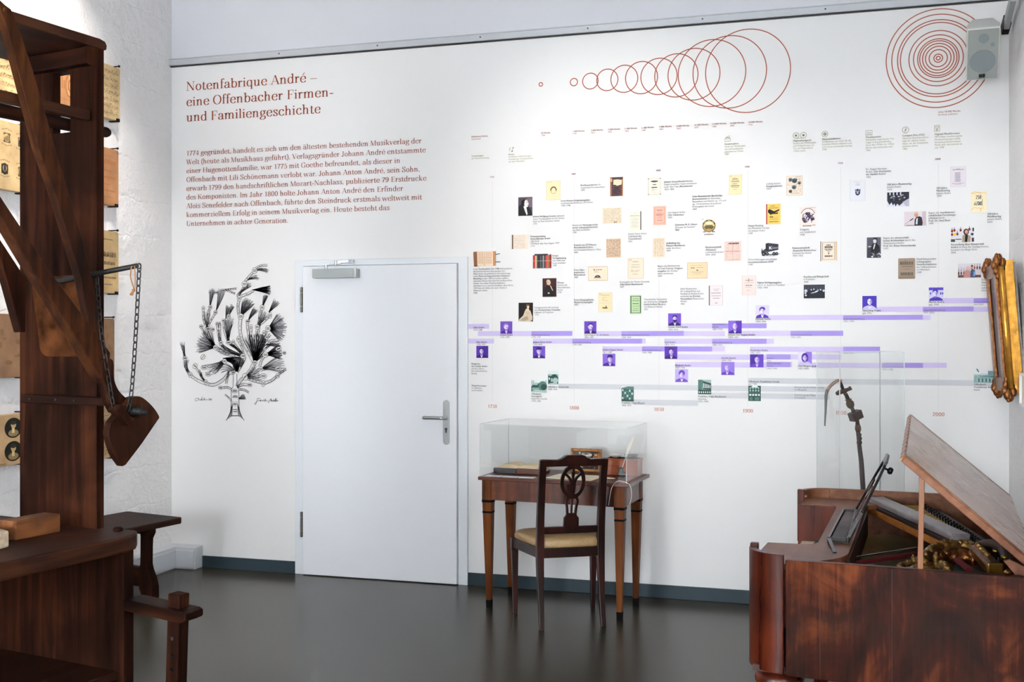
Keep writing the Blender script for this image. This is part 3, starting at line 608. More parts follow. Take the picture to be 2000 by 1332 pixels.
def node(sheet, u, v, ru, rv, ang=0.0):
    cx_, cz_ = tp(u, v); k = 1 / 3.918 / 310; ca, sa = math.cos(ang), math.sin(ang)
    pts = [(cx_ + k * (ru * math.cos(t) * ca - rv * math.sin(t) * sa), cz_ + k * (ru * math.cos(t) * sa + rv * math.sin(t) * ca)) for t in [2 * math.pi * i / 18 for i in range(18)]]
    sheet.poly(pts, '#e6e4e1', 4); sheet.ribbon(pts, LW, INK, 5, True)
    for f in (-0.3, 0.0, 0.3):
        a = (cx_ + k * (-ru * .65 * ca - rv * f * -sa), cz_ + k * (-ru * .65 * sa + rv * f * ca)); b = (cx_ + k * (ru * .65 * ca - rv * f * -sa), cz_ + k * (ru * .65 * sa + rv * f * ca))
        sheet.ribbon([a, b], LW * 1.4, '#4a4a4e', 5)
def fan(sheet, u, v, ang, spread, length, cnt, curve=0.0, start=0.25, wt=1.0):
    start = min(start, .1); cnt = int(cnt * 1.5)
    for i in range(cnt):
        t = ang + spread * ((i + 0.5) / cnt - 0.5) + rng.uniform(-.02, .02); L0 = length * rng.uniform(.82, 1.05); pts = []
        for q in range(6):
            f = start + (1 - start) * q / 5; a = t + curve * f; pts.append(tp(u + L0 * f * math.cos(a), v - L0 * f * math.sin(a)))
        sheet.ribbon(pts, [LW * wt * rng.uniform(.5, 1.2) for _ in pts], rng.choice((INK, '#55555a', '#7a7a7e')), 3)
s = Sheet()
for side in (-1, 1):
    pts = [tp(468 + side * a, b) for a, b in ((70, 1258), (48, 1225), (34, 1180), (30, 1120), (28, 1020), (16, 1000), (14, 900))]
    s.ribbon([(p.x, p.y) for p in bezier_pts([(a, b, 0) for a, b in pts], 5)], LW * 1.6, INK, 3)
    for j in range(7):
        a = tp(468 + side * (62 - j * 6), 1250 - j * 4); b = tp(468 + side * (30 - j * 2), 1160 - j * 6); s.ribbon([a, tp(468 + side * (40 - j * 3), 1200), b], LW * .8, INK, 3)
for v_, wd in ((1222, 60), (1190, 30), (1175, 34), (1130, 40), (1120, 34), (1080, 44), (1070, 30), (1040, 40), (1025, 36)):
    a, b = tp(468 - wd / 2, v_), tp(468 + wd / 2, v_); s.ribbon([a, b], LW * 2.2, '#3c3c40', 3)
hx_, hz_ = tp(466, 1130); kk = 1 / 3.918 / 310
for f, c_ in ((27, INK), (25, '#e6e4e1')):
    s.poly([(hx_ + kk * f * 1.0 * 16 * math.sin(t) ** 3 / 16, hz_ + kk * f * (13 * math.cos(t) - 5 * math.cos(2 * t) - 2 * math.cos(3 * t) - math.cos(4 * t)) / 16) for t in [2 * math.pi * i / 28 for i in range(28)]], c_, 4 if c_ == INK else 5)
s.ribbon([tp(450, 1128), tp(482, 1128)], LW * 2, '#3c3c40', 6); s.ribbon([tp(456, 1138), tp(478, 1138)], LW * 2, '#3c3c40', 6)
node(s, 466, 1032, 28, 16)
obj('trunk', s, M['ink'], ft, world=True)
def branch_group(name, draw):
    s = Sheet(); draw(s); obj(name, s, M['ink'], ft, world=True)
def b1(s):      # low left bough
    twig(s, [(455, 890), (420, 900), (380, 945), (310, 985), (240, 975), (170, 945), (120, 905)], 30, 20); twig(s, [(125, 910), (95, 860), (85, 800), (75, 730), (70, 680)], 26, 14); fan(s, 120, 900, 2.35, .5, 110, 10, -.5); fan(s, 85, 780, 1.75, .35, 120, 8)
    for a in ((128, 910, 18, 22), (85, 782, 22, 16), (245, 965, 18, 20)): node(s, *a)
    for e in ((165, 850), (190, 870), (205, 890)): twig(s, [(240, 960), (215, 930), e], 12, 14)
    node(s, 162, 842, 20, 24, -.6)
def b2(s):      # left middle boughs
    for o in range(9): twig(s, [(472 + o * 2, 885), (468 + o * 5, 850 - o * 7), (440 + o * 6, 815 - o * 5), (400 - o * 3, 800 - o * 2)], 5, 5, marks=False)
    fan(s, 470, 890, 2.3, .8, 120, 10, .5); fan(s, 392, 800, 3.6, .4, 150, 8)
    for e, m_ in (((215, 852), (330, 830)), ((245, 905), (320, 880)), ((330, 870), (360, 840))): twig(s, [(470, 870), (440, 800), (390, 800), m_, e], 16, 26)
    for o in range(6): twig(s, [(475 + o, 880), (455 + o * 5, 830 - o * 4), (400, 795 - o * 3)], 8, 8, marks=False)
    for a in ((232, 854, 30, 17), (262, 905, 26, 17), (388, 805, 20, 20), (455, 890, 20, 14)): node(s, *a)
    fan(s, 390, 805, 3.9, .5, 120, 9)
def b3(s):      # upper left
    fan(s, 255, 565, 1.6, .5, 150, 10); fan(s, 320, 700, 2.1, .5, 170, 10, -.1); fan(s, 530, 770, 2.75, .35, 210, 12, .1)
    twig(s, [(500, 850), (520, 790), (460, 760), (390, 745), (320, 700)], 34, 22); twig(s, [(320, 700), (280, 640), (255, 560)], 20, 16); fan(s, 320, 700, 2.75, 1.5, 150, 34, 0, .35, 1.2); node(s, 318, 700, 22, 20); node(s, 222, 772, 24, 18, .8)
    for e, m_ in (((225, 400), (225, 480)), ((275, 390), (260, 470)), ((318, 435), (290, 480))): twig(s, [(250, 560), m_, e], 14, 16)
    for a in ((210, 540, 20, 16), (262, 558, 26, 14), (300, 562, 14, 14), (226, 402, 15, 22), (278, 392, 18, 18), (318, 432, 18, 16)): node(s, *a)
    fan(s, 275, 400, 1.45, .35, 150, 12, 0, .1); fan(s, 318, 430, 1.2, .35, 180, 16, .1, .1)
    for a in ((275, 280, 9, 14), (312, 280, 9, 12), (330, 280, 9, 12)): node(s, *a)
    twig(s, [(320, 700), (240, 600), (210, 550)], 14, 12)
def b4(s):      # centre left
    for e, m_ in (((330, 520), (340, 590)), ((352, 520), (350, 590))): twig(s, [(530, 770), (420, 720), (360, 670), m_, e], 22, 18)
    for e, m_ in (((380, 500), (385, 570)), ((410, 490), (405, 570)), ((440, 520), (425, 580))): twig(s, [(535, 760), (470, 700), (420, 660), m_, e], 18, 14)
    fan(s, 415, 650, 1.65, .5, 170, 22, -.1, .2); fan(s, 395, 490, 1.35, .4, 110, 14); fan(s, 420, 460, 1.2, .35, 90, 10)
    for a in ((330, 520, 12, 16), (352, 518, 10, 16), (380, 495, 16, 14), (418, 462, 18, 20), (360, 665, 18, 18), (420, 662, 26, 16), (455, 660, 14, 20), (495, 635, 18, 24), (530, 765, 26, 20)): node(s, *a)
    twig(s, [(530, 770), (500, 720), (460, 670)], 14, 14); twig(s, [(535, 765), (520, 700), (495, 650)], 14, 16); twig(s, [(475, 885), (510, 830), (540, 770)], 40, 34)
def b5(s):      # tall centre stem with the top crown
    twig(s, [(610, 810), (560, 720), (520, 640), (505, 560), (510, 470)], 26, 26); node(s, 512, 462, 26, 24); fan(s, 512, 470, 1.25, .75, 150, 26, -.15, .2, 1.3); twig(s, [(495, 450), (490, 380), (500, 330)], 22, 22); node(s, 500, 325, 20, 22)
    twig(s, [(502, 320), (490, 300), (520, 268), (590, 228)], 26, 8); twig(s, [(500, 300), (525, 250), (540, 222)], 14, 12); fan(s, 500, 290, .75, .3, 120, 8); fan(s, 585, 260, .0, .3, 150, 9, .1); twig(s, [(617, 100), (660, 75), (715, 70)], 12, 14); twig(s, [(625, 108), (670, 100), (715, 108)], 12, 12); twig(s, [(505, 310), (560, 290), (610, 265)], 20, 16); fan(s, 600, 260, .1, .5, 140, 22, -.1, .2, 1.6); node(s, 540, 215, 24, 24); twig(s, [(540, 200), (580, 150), (610, 120)], 18, 16); node(s, 617, 112, 22, 24)
    fan(s, 617, 112, .3, .4, 110, 9, -.3); fan(s, 560, 190, .8, .5, 90, 9, -.5); twig(s, [(480, 250), (430, 255), (380, 260)], 12, 10); twig(s, [(470, 290), (420, 270), (380, 258)], 12, 8); node(s, 380, 265, 18, 14)
    for e, m_ in (((560, 500), (570, 600)), ((590, 560), (590, 640))): twig(s, [(615, 800), m_, e], 18, 20)
    node(s, 565, 500, 20, 14); fan(s, 565, 500, 1.1, .45, 120, 16, -.1, .1); node(s, 590, 550, 14, 28)
def b6(s):      # right boughs
    fan(s, 618, 800, 1.75, .5, 190, 16, .05); fan(s, 622, 800, 1.35, .5, 230, 18, -.08); fan(s, 640, 545, 1.15, .7, 130, 12)
    for e, m_ in (((665, 470), (650, 560)), ((740, 600), (680, 660)), ((760, 655), (690, 720))): twig(s, [(618, 805), m_, e], 14, 14)
    for e, m_ in (((640, 540), (620, 670)), ((690, 590), (650, 690)), ((720, 550), (660, 670)), ((705, 625), (660, 710)), ((800, 640), (700, 670)), ((810, 660), (690, 700))): twig(s, [(615, 810), m_, e], 18, 18)
    for o in range(8): twig(s, [(612 + o, 800), (590 + o * 14, 690), (575 + o * 18, 600)], 7, 7, marks=False)
    for e, m_ in (((675, 400), (655, 470)), ((700, 430), (670, 490)), ((735, 455), (690, 500))): twig(s, [(640, 540), m_, e], 12, 16)
    fan(s, 675, 400, 1.3, .4, 110, 14); fan(s, 720, 440, .95, .5, 120, 18); fan(s, 720, 555, .1, 1.9, 140, 40, 0, .25, 1.3)
    for a in ((638, 542, 20, 20), (675, 395, 20, 22), (738, 455, 14, 24), (720, 555, 24, 24), (620, 815, 22, 18), (690, 590, 14, 20), (712, 622, 18, 18)): node(s, *a)
def b7(s):      # lower right boughs
    fan(s, 548, 925, .6, .7, 120, 12); fan(s, 545, 930, .1, .5, 130, 8, -.1); fan(s, 615, 820, .9, .5, 110, 12); fan(s, 690, 680, .1, .35, 130, 10, -.2)
    twig(s, [(545, 930), (590, 870), (615, 815)], 36, 34); twig(s, [(480, 1000), (510, 950), (545, 925)], 30, 24)
    for e, m_ in (((665, 860), (620, 890)), ((660, 918), (610, 930)), ((680, 970), (610, 955))): twig(s, [(545, 930), m_, e], 16, 20)
    node(s, 545, 925, 22, 30, .5); node(s, 668, 865, 16, 20); node(s, 684, 918, 28, 20); node(s, 684, 975, 16, 24); twig(s, [(685, 975), (750, 950), (800, 905), (860, 865)], 24, 12); node(s, 795, 915, 16, 20)
    fan(s, 665, 865, .35, .9, 190, 22, -.1, .3); twig(s, [(665, 870), (720, 860), (790, 862)], 18, 18); node(s, 797, 860, 26, 16, .2)
    twig(s, [(655, 850), (670, 800), (700, 755)], 18, 18); node(s, 700, 755, 26, 22); fan(s, 700, 755, .2, 1.0, 130, 30, 0, .25, 1.4); node(s, 800, 710, 26, 16, .3); node(s, 845, 742, 16, 14); twig(s, [(700, 750), (760, 730), (790, 715)], 14, 12)
    twig(s, [(480, 1000), (520, 985), (560, 985)], 22, 20); node(s, 578, 986, 22, 15)
def b8(s):      # shoots on the trunk
    twig(s, [(440, 1020), (410, 1005), (375, 1008)], 14, 16); node(s, 358, 1008, 22, 15); twig(s, [(500, 1020), (540, 1025), (575, 1045)], 16, 12); fan(s, 490, 1095, .4, .9, 62, 12); twig(s, [(440, 1110), (415, 1080), (390, 1060)], 12, 8); twig(s, [(420, 880), (410, 930), (400, 980)], 14, 18)
for d_ in (b1, b2, b3, b4, b5, b6, b7, b8): branch_group('branch', d_)
s = Sheet()
def scrawl(s, pts, wd): s.ribbon([(p.x, p.y) for p in bezier_pts([(*tp(*p), 0) for p in pts], 5)], wd, INK, 3)
scrawl(s, [(185, 1088), (168, 1090), (162, 1105), (175, 1108), (190, 1095), (186, 1086), (196, 1104), (204, 1097), (208, 1104), (216, 1078), (212, 1104), (222, 1096), (226, 1104), (234, 1084), (232, 1102), (240, 1097), (246, 1104), (252, 1096), (256, 1102)], .0024)
for i, u in enumerate((262, 269, 276, 283)): scrawl(s, [(u + 4, 1090), (u, 1096), (u + 3, 1104), (u + 6, 1097), (u + 2, 1092)] if i else [(u + 3, 1090), (u + 1, 1105)], .002)
scrawl(s, [(660, 1092), (640, 1090), (635, 1110), (625, 1135), (618, 1130), (640, 1108), (655, 1108), (664, 1100), (660, 1112), (672, 1102), (676, 1112), (686, 1100), (690, 1112), (700, 1092), (698, 1112), (708, 1104), (714, 1112)], .0026)
scrawl(s, [(728, 1122), (722, 1118), (745, 1092), (742, 1112), (750, 1104), (756, 1112), (762, 1100), (768, 1112), (778, 1090), (774, 1112), (784, 1104), (790, 1110), (796, 1104)], .0026); scrawl(s, [(780, 1098), (790, 1090)], .0022)
obj('signature', s, M['ink'], ft, world=True)

# ------------------------------------------------------------------ timeline print: bars, year lines, captions, pictures
x0, z0 = W(1400, 790)
tl = print_thing('timeline_print', 'wall timeline of small pictures, captions and purple bars printed right of the door', 'wall graphic', x0, z0)
LT, DK, GY = '#cdc1e6', '#9c89d0', '#cbccd0'
def bar(xa, xb, ya, yb, colr, k=0):
    s = Sheet(); xm = min(max((xa + xb) / 2, xa), xa + 60); zt, zb = W(xa, ya)[1], W(xa, yb)[1]; s.rect(W(xa, ya)[0], zb, W(xb, ya)[0], zt, colr, k)
    obj('timeline_bar', s, M['ink'], tl, world=True)
for xs, ya, yb in (((914.5, 955.4), 632.8, 642.2), ((933.8, 1038, 1118), 646.7, 656), ((914.5, 965), 661.4, 670.7), ((1041, 1118, 1254, 1261), 661.4, 670.8), ((1165, 1213.8, 1335.6, 1415.6), 646.7, 656.2), ((1177, 1254, 1391, 1415.8), 676.4, 686),
                   ((1298, 1391, 1497.3, 1511.6), 661.5, 671.3), ((1330, 1391, 1497.3), 631.7, 641.3), ((1448, 1544, 1646.8), 646.1, 656), ((1323, 1497.3, 1544, 1643), 691.9, 701.8), ((1318.5, 1497.3, 1544, 1547), 706.8, 716.7), ((1465, 1646.8, 1718.6), 677, 686.8),
                   ((1502, 1646.8, 1802.5, 1817.7), 615.7, 625.1), ((1585, 1722.7, 1802.7, 1849), 708.2, 718), ((1712, 1802.5, 1901.6, 1958), 599.2, 609), ((1842, 1901.6, 1958), 582.4, 592.2)):
    for i in range(len(xs) - 1): bar(xs[i], xs[i + 1], ya, yb, DK if i == 1 else LT, 0)
for xs, ya, yb in (((1091, 1614), 749.2, 758.9), ((1461.6, 1960), 738, 748.6), ((1238, 1363.5), 780, 790.6), ((1389, 1620), 766.8, 777)): bar(xs[0], xs[1], ya, yb, GY)
for yr, px, yt, yb in (('1750', 962, 352, 784), ('1800', 1121.3, 346, 787), ('1850', 1287, 339, 790), ('1900', 1460.5, 332, 793), ('1950', 1642.4, 325, 797), ('2000', 1832.8, 317, 800)):
    x, zt = W(px, yt); zb = W(px, yb)[1]; s = Sheet(); n = 150
    for i in range(n):
        a = zb + (zt - zb) * i / n; s.rect(x - 0.0007, a, x + 0.0007, a + (zt - zb) / n * 0.6, '#c6b8ba', 1)
    obj('year_line', s, M['ink'], tl, world=True)
    s = Sheet(); wd = serif_width(yr) * 0.0305 * 1.12; serif(s, x - wd / 2, W(px, yb + 12.6)[1], yr, 0.0305, '#a4502e', wd); obj('year_numeral', s, M['ink'], tl, world=True)
    s = Sheet(); sans(s, x - 0.0185, W(px, yt - 4.6)[1], '*' + yr + '*', 0.0145, '#9c3f2a'); obj('year_label', s, M['ink'], tl, world=True)
PITCH, FS = 0.01495, 0.0143
def caption(px, py, lines, colr='#46464a', bc='#262629', pitch=PITCH):
    x, z = W(px, py); s = Sheet()
    for i, t in enumerate(lines): sans(s, x, z - 0.0047 - i * pitch, t, FS, colr, 6, bc)
    obj('caption', s, M['ink'], tl, world=True)
RD = ('#a66456', '#9c3f2a'); OL = ('#8d8c63', '#6f6e3c'); PU = ('#54506a', '#2c2645')
for px, py, a, b_ in ((921, 267.3, 'Publizierte Werke', 'Gesamtzahl'), (1056.8, 260, '50 Werke', '1780'), (1118, 256.8, '1 300 Werke', '1799'), (1154, 255, '2 000 Werke', '1810'), (1187, 253.3, '3 200 Werke', '1820'), (1220, 251.6, '5 300 Werke', '1830'), (1252.8, 250, '6 300 Werke', '1840'),
                      (1287, 248, '7 000 Werke', '1850'), (1321, 246.5, '9 000 Werke', '1860'), (1355.6, 244.5, '10 300 Werke', '1870'), (1390.5, 242.5, '13 000 Werke', '1880'), (1425.3, 241, '14 000 Werke', '1890'), (1461, 239, '16 000 Werke', '1900'), (1832, 219, 'circa 18 000 Werke', 'bis heute publiziert')):
    caption(px, py, ['*' + a + '*', b_], *RD)
for px, py, L_ in ((921, 305, ['*Technologien*', 'der Musikverbreitung']), (993.3, 301.8, ['*Noten*', 'Schriftliche Aufzeichnungen', 'musikalischer Kompositionen', 'seit dem Mittelalter']),
                   (1415, 281.6, ['*Grammophon*', 'Gerät zur Wiedergabe', 'von auf Schallplatten', 'gespeicherter Musik', '1887']), (1549, 275.2, ['*Magnetbandgerät*', 'Geräte zur Wiedergabe', 'und Aufzeichnung von', 'Ton auf Magnetband', '1930er Jahre']),
                   (1605.4, 272, ['*Vinyl-Schallplatte*', 'Schallplatten aus Vinyl, die die', 'Schellack-Platten ablösten und', 'noch heute verwendet werden', '1940']), (1690.8, 268.2, ['*Musikkassette*', 'Kompakte magnetische Ton-', 'träger in Kunststoffhüllen,', 'die in den 1970er bis 1990er', 'Jahren weit verbreitet sind', '1963']),
                   (1762.3, 265.2, ['*Compact Disc (CD)*', 'Optische Speichertechno-', 'logie für digitale Audio-', 'daten, die die Schallplatte', 'teilweise ablöst', '1982']), (1825.3, 262.4, ['*Digitale Musikformate*', 'MP3-Player machten ganze', 'Musiksammlungen mobil;', 'Streaming-Dienste bieten', 'Musik über das Internet an', 'seit 1998'])):
    caption(px, py, L_, *OL)
for px, py, L_ in ((1134, 362, ['*Briefkopierbücher* für', 'ausgehende Korrespondenz', '1804']), (1095.6, 392.5, ['*Erste Mozart-Originalausgaben*', 'erschienen bei André (ca. 20 Werke)', '1792–1798']),
    (1041, 423.2, ['*Johann Wolfgang Goethe* während', 'seiner Verlobungszeit mit Lili Schöne-', 'mann zu Gast bei Johann André', '1775']), (1036.3, 461.9, ['*Firmengründung*', '*Notenfabrique André*', '„Mit Gott!', 'Offenbach, den 1ten August 1774“', '1774']),
    (1079.4, 499.5, ['*Erster*', '*Verlagskatalog*', 'von vielen wei-', 'teren erscheint', '1787']), (924.6, 525.6, ['In der *Familienbibel von 1588* dokumentieren', 'die handschriftlichen Eintragungen von', 'Gilles André die gefährliche und entbehrungs-', 'reiche *Reise als hugenottischer Glaubens-*', '*flüchtling* im Jahr 1687 von seiner südfran-', 'zösischen Heimat über Genf bis ins Rhein-Main-', 'Gebiet. Von sieben Familienmitgliedern', 'überleben nur er und sein Stiefvater diese Flucht.', '1709 lässt sich Gilles mit seiner Familie in', 'Offenbach nieder.', '1588']),
    (1089, 552, ['*Mozart*', 'besucht die', 'Notenfabrique', 'André', '1790']), (1044.2, 600.7, ['Verlagsnummer 69: erstmals', 'eine *Komponistin, Franziska*', '*Lebrun*, im Programm', '1776']), (1118, 440, ['Erwerb der *Nutzungsrechte*', '*an der Lithographietechnik*', 'von Alois Senefelder', '1799']),
    (1121, 478.8, ['*Erwerb von 273 Mozart-*', '*Notenhandschriften*', 'von Constanze Mozart in Wien', '1800']), (1121, 527.4, ['Erster *litho-*', '*graphischer*', '*Notendruck*', '1800']), (1121.3, 585.6, ['*Erste lithographierte*', '*Mozart-Erstausgabe*', '1800']),
    (1297.3, 355.5, ['*Johann Georg Buschs* Bearbei-', 'tungen populärer Opern erscheinen', 'unter dem Titel *‚Abendsterne‘*', '1852–1856']), (1304.5, 415.3, ['Carl August André:', '*‚Der Clavierbau‘*', '1855']), (1226.8, 457, ['Johann Anton André:', '*‚Lehrbuch der*', '*Tonsetzkunst‘*', '1832']),
    (1301.3, 475, ['*Aufteilung des*', '*Mozart-Nachlasses*', 'unter den Erben', '1854']), (1210.4, 550.7, ['Erstausgabe der Mozart-Serenade', '*‚Eine kleine Nachtmusik‘*', '1827']), (1257.5, 584.7, ['Thematisches Verzeichnis', 'der Andréschen *Original-*', '*handschriften Mozarts*', 'von Heinrich Henkel', '1841']),
    (1284.4, 519.7, ['Beginn des Briefwechsels', 'mit *Carl Czerny, Original-*', '*ausgaben* des Kompo-', 'nisten erscheinen', '1849']), (1318.2, 439.3, ['*Charlotte M. E. Oliver:*', '‚Souvenir de Nauheim‘', '1863']), (1329, 564, ['Nach Recherchen', 'Dr. Ludwig Ritter von', 'Köchels im André-Archiv', 'erscheint das *Köchel-*', '*Verzeichnis* Mozartscher', 'Werke', '1862']),
    (1352.4, 384, ['*Felix Mendelssohn Bartholdys*', '*Konzertstücke* für Klarinette,', 'Bassetthorn und Klavier op. 113 und', 'op. 114 erscheinen als postume', 'Erstausgaben bei André', '1869']), (1377.5, 483, ['*Musikzeitschrift*', '*‚Harmonie‘*', 'erscheint bei André', '1876–1878']), (1461.2, 441, ['*Haupt-Katalog*', 'des Musikalien-Verlags', 'von Johann André', '1900']),
    (1461.4, 507, ['Klavierlieferungen mit *erstem*', '*benzinbetriebenen LKW*', '1900']), (1479.2, 552, ['*Eigene Verlagsausgaben*', 'von C. A. André in Frankfurt', '1905–1909']), (1496.6, 359, ['Ludwig Andrés', '*Kompositionen*', '1910']), (1562, 448.4, ['*Zeitgeist*', 'und Lokalkolorit', '1928']),
    (1547.5, 484.5, ['*Kulturzeitschrift*', '*‚Deutsche Kunstschau‘*', 'erscheint bei André', '1924–1925']), (1569.5, 540.6, ['*Kunden und Belegschaft*', 'in Frankfurt', '1930']), (1691, 330.7, ['Dr. August Hermann', 'André: *‚Zur Geschichte*', '*der Familie André‘*', '1963']), (1732.5, 360.5, ['*200 Jahre Musikverlag*', 'Johann André', '1974']),
    (1725.2, 465, ['Beginn der *wissenschaft-*', '*lichen Archivarbeit* durch den', 'Musikwissenschaftler', '*Prof. Dr. Klaus Hortschansky*', '1972']), (1790.3, 506, ['*Fund historischer*', '*Lithographie-*', '*Steindruckplatten*', 'bei Tiefbauarbeiten', 'in Offenbach', '1989']), (1813.3, 415.8, ['Beginn der *musikwissen-*', '*schaftlichen Forschungs-*', '*arbeiten* durch', '*Prof. Dr. Axel Beer*', '1995']),
    (1829, 367.5, ['*225 Jahre*', '*Musikverlag*', 'Johann André', '1999']), (1928, 417.8, ['*250 Jahre*', '*Musikverlag*', 'Johann André', '2024']), (1857, 477.7, ['*Ausstellung über Mozart und*', '*André* im Haus der Stadtgeschichte,', 'kuratiert von Birgit Grün', '2006']), (1916.5, 546.3, ['Die *achte*', '*Generation*', 'tritt ins Unter-', 'nehmen ein', '2021']),
    (920.8, 710.5, ['*Mitglieder*', '*der Familie André*', 'und ihre Zeit in', 'der Unternehmens-', 'leitung']), (921.5, 753, ['*Niederlassungen*', 'in Offenbach', 'und Frankfurt']), (1038, 769, ['*Offenbach,*', '*Herrngasse*', 'heute Herrnstraße', '1774–1784']), (1070, 755.3, ['*Offenbach, Domstraße*', '1784–1844']), (1214, 786.5, ['*Frankfurt, Haus ‚Mozart‘*', '1828–1872']),
    (1363.5, 774, ['*Frankfurt, Haus ‚Beethoven‘*', 'Steinweg', '1872–1944']), (1461.6, 745, ['*Offenbach, Frankfurter Straße*', 'seit 1900']), (1551.5, 756, ['Zerstörung der Niederlassung', 'in Offenbach']), (1551.5, 771.5, ['Zerstörung der Filiale', 'in Frankfurt']), (1902, 750.5, ['*Offenbach,*', '*Frankfurter Straße*', 'heute'])): caption(px, py, L_)
UL = 'Unternehmensleitung'
for px, py, L_ in ((924.4, 639.5, ['*Gilles André*', '1672–1748']), (930.7, 668, ['*Marc André*', '1705–1751']), (977.4, 654, ['*Johann André*', '1741–1799']), (1038, 654, [UL, '1774–1799']), (1041, 668, ['*Johann Anton André*', '1775–1842']), (1118, 668.4, [UL, '1799–1840']), (1141.2, 654, ['*Carl August (C. A.) André*', '1806–1887']), (1213.8, 654, [UL + ' Frankfurt', '1828–1864']),
    (1177.2, 683, ['*Johann August André*', '1817–1887']), (1254, 683.7, [UL, '1840–1880']), (1305, 638.7, ['*Gustav Adolf André*', '1855–1910']), (1391, 633.4, ['Unternehmens-', 'leitung', '1880–1910']), (1298, 668.4, ['*Carl André*', '1853–1914']), (1391, 668.8, [UL, '1880–1910']), (1318.5, 713.3, ['*Elisabeth André*', '1859–1924']), (1408.6, 699, ['*Aurelie André*', '1858–1950']),
    (1422.5, 653.7, ['*Johann Carl August André*', '1889–1951']), (1544, 653.7, [UL, '1923–1951']), (1475.7, 623, ['*Elfriede André*', '1904–1996']), (1646.8, 622.5, [UL, '1951–1992']), (1465, 684, ['*Friederike André*', '1901–1971']), (1497.3, 699.4, ['gemein-', 'same', 'Unternehmens-', 'leitung', '1910–1923']), (1646.8, 689.5, ['1951–1971']), (1558.6, 714.7, ['*Ute-Margrit André*', '1927–2004']),
    (1722.7, 716.5, [UL, '1971–1992']), (1684.3, 606.5, ['*Hans-Jörg André*', 'geb. 1961']), (1802.5, 605.5, [UL, '1992–2025']), (1814, 590, ['*Moritz André*', 'geb. 1995']), (1902, 589.3, [UL, 'seit 2025'])): caption(px, py, L_, *PU)
# technology pictograms
def icon(px, py, draw):
    x, z = W(px, py); s = Sheet(); draw(s, x, z, 1 / px_m(px)); obj('pictogram', s, M['ink'], tl, world=True)
OC = '#6f6e3c'; IL = 0.0022
def i_note(s, x, z, u):
    for dz in (3, 0.5, -2): s.rect(x - 5 * u, z + dz * u, x - 1 * u - (0 if dz > 1 else u), z + (dz + .7) * u, OC, 4)
    s.rect(x + 2 * u, z - 3 * u, x + 2.7 * u, z + 4.5 * u, OC, 4); s.disc(x + 1.4 * u, z - 3.2 * u, 1.5 * u, 1.2 * u, OC, 4); s.poly([(x + 2 * u, z + 4.5 * u), (x + 5.5 * u, z + 4.5 * u), (x + 5 * u, z + 2.8 * u), (x + 2.7 * u, z + 3.4 * u)], OC, 4)
def i_gram(s, x, z, u):
    s.ribbon([(x - 5.5 * u, z - 4.5 * u), (x + 5.5 * u, z - 4.5 * u), (x + 5.5 * u, z + 0.3 * u), (x - 5.5 * u, z + 0.3 * u)], IL, OC, 4, True); s.ribbon([(x - 3.8 * u, z + 0.5 * u), (x - 3 * u, z + 3 * u), (x + 3.4 * u, z + 6 * u), (x + 4 * u, z + 0.5 * u)], IL, OC, 4); s.ribbon([(x - 3 * u, z + 3 * u), (x + 3.6 * u, z + 2.6 * u)], IL, OC, 4)
def i_tape(s, x, z, u):
    for d in (-7, 7): s.ring(x + d * u, z, 5.6 * u, IL, OC, 4, 28); s.disc(x + d * u, z, 2.2 * u, 2.2 * u, OC, 4)
    s.rect(x - 7 * u, z - 6 * u, x + 7 * u, z - 5.3 * u, OC, 4)
def i_vinyl(s, x, z, u): s.ring(x, z, 5.6 * u, IL, OC, 4, 28); s.ring(x, z, 2.1 * u, IL * 2.4, OC, 4, 20)
def i_cass(s, x, z, u):
    s.ribbon([(x - 6 * u, z - 4.5 * u), (x + 6 * u, z - 4.5 * u), (x + 6 * u, z + 4.5 * u), (x - 6 * u, z + 4.5 * u)], IL, OC, 4, True); s.ribbon([(x - 4 * u, z - 4 * u), (x - 3.4 * u, z - 2 * u), (x + 3.4 * u, z - 2 * u), (x + 4 * u, z - 4 * u)], IL, OC, 4)
    for d in (-3, 0, 3): s.disc(x + d * u, z + .8 * u, .9 * u, .7 * u, OC, 4, 8)
def i_cd(s, x, z, u):
    s.ring(x, z, 6 * u, IL, OC, 4, 28); s.disc(x, z, 1.5 * u, 1.5 * u, OC, 4)
    for a0 in (.6, 3.7): s.ribbon([(x + 3.6 * u * math.cos(a0 + t * .2), z + 3.6 * u * math.sin(a0 + t * .2)) for t in range(8)], IL, OC, 4)
def i_mp3(s, x, z, u):
    s.ribbon([(x - 4.7 * u, z - 6 * u), (x + 4.7 * u, z - 6 * u), (x + 4.7 * u, z + 6 * u), (x - 4.7 * u, z + 6 * u)], IL, OC, 4, True); s.ribbon([(x - 3 * u, z + 1 * u), (x + 3 * u, z + 1 * u), (x + 3 * u, z + 4.3 * u), (x - 3 * u, z + 4.3 * u)], IL, OC, 4, True); s.ring(x, z - 2.6 * u, 2 * u, IL, OC, 4, 16); s.disc(x, z - 2.6 * u, .8 * u, .8 * u, OC, 4, 8)
for a in ((999, 292.5, i_note), (1421, 271.5, i_gram), (1562, 264.5, i_tape), (1611.2, 262, i_vinyl), (1697, 259.5, i_cass), (1768.6, 254, i_cd), (1830, 251, i_mp3)): icon(*a)

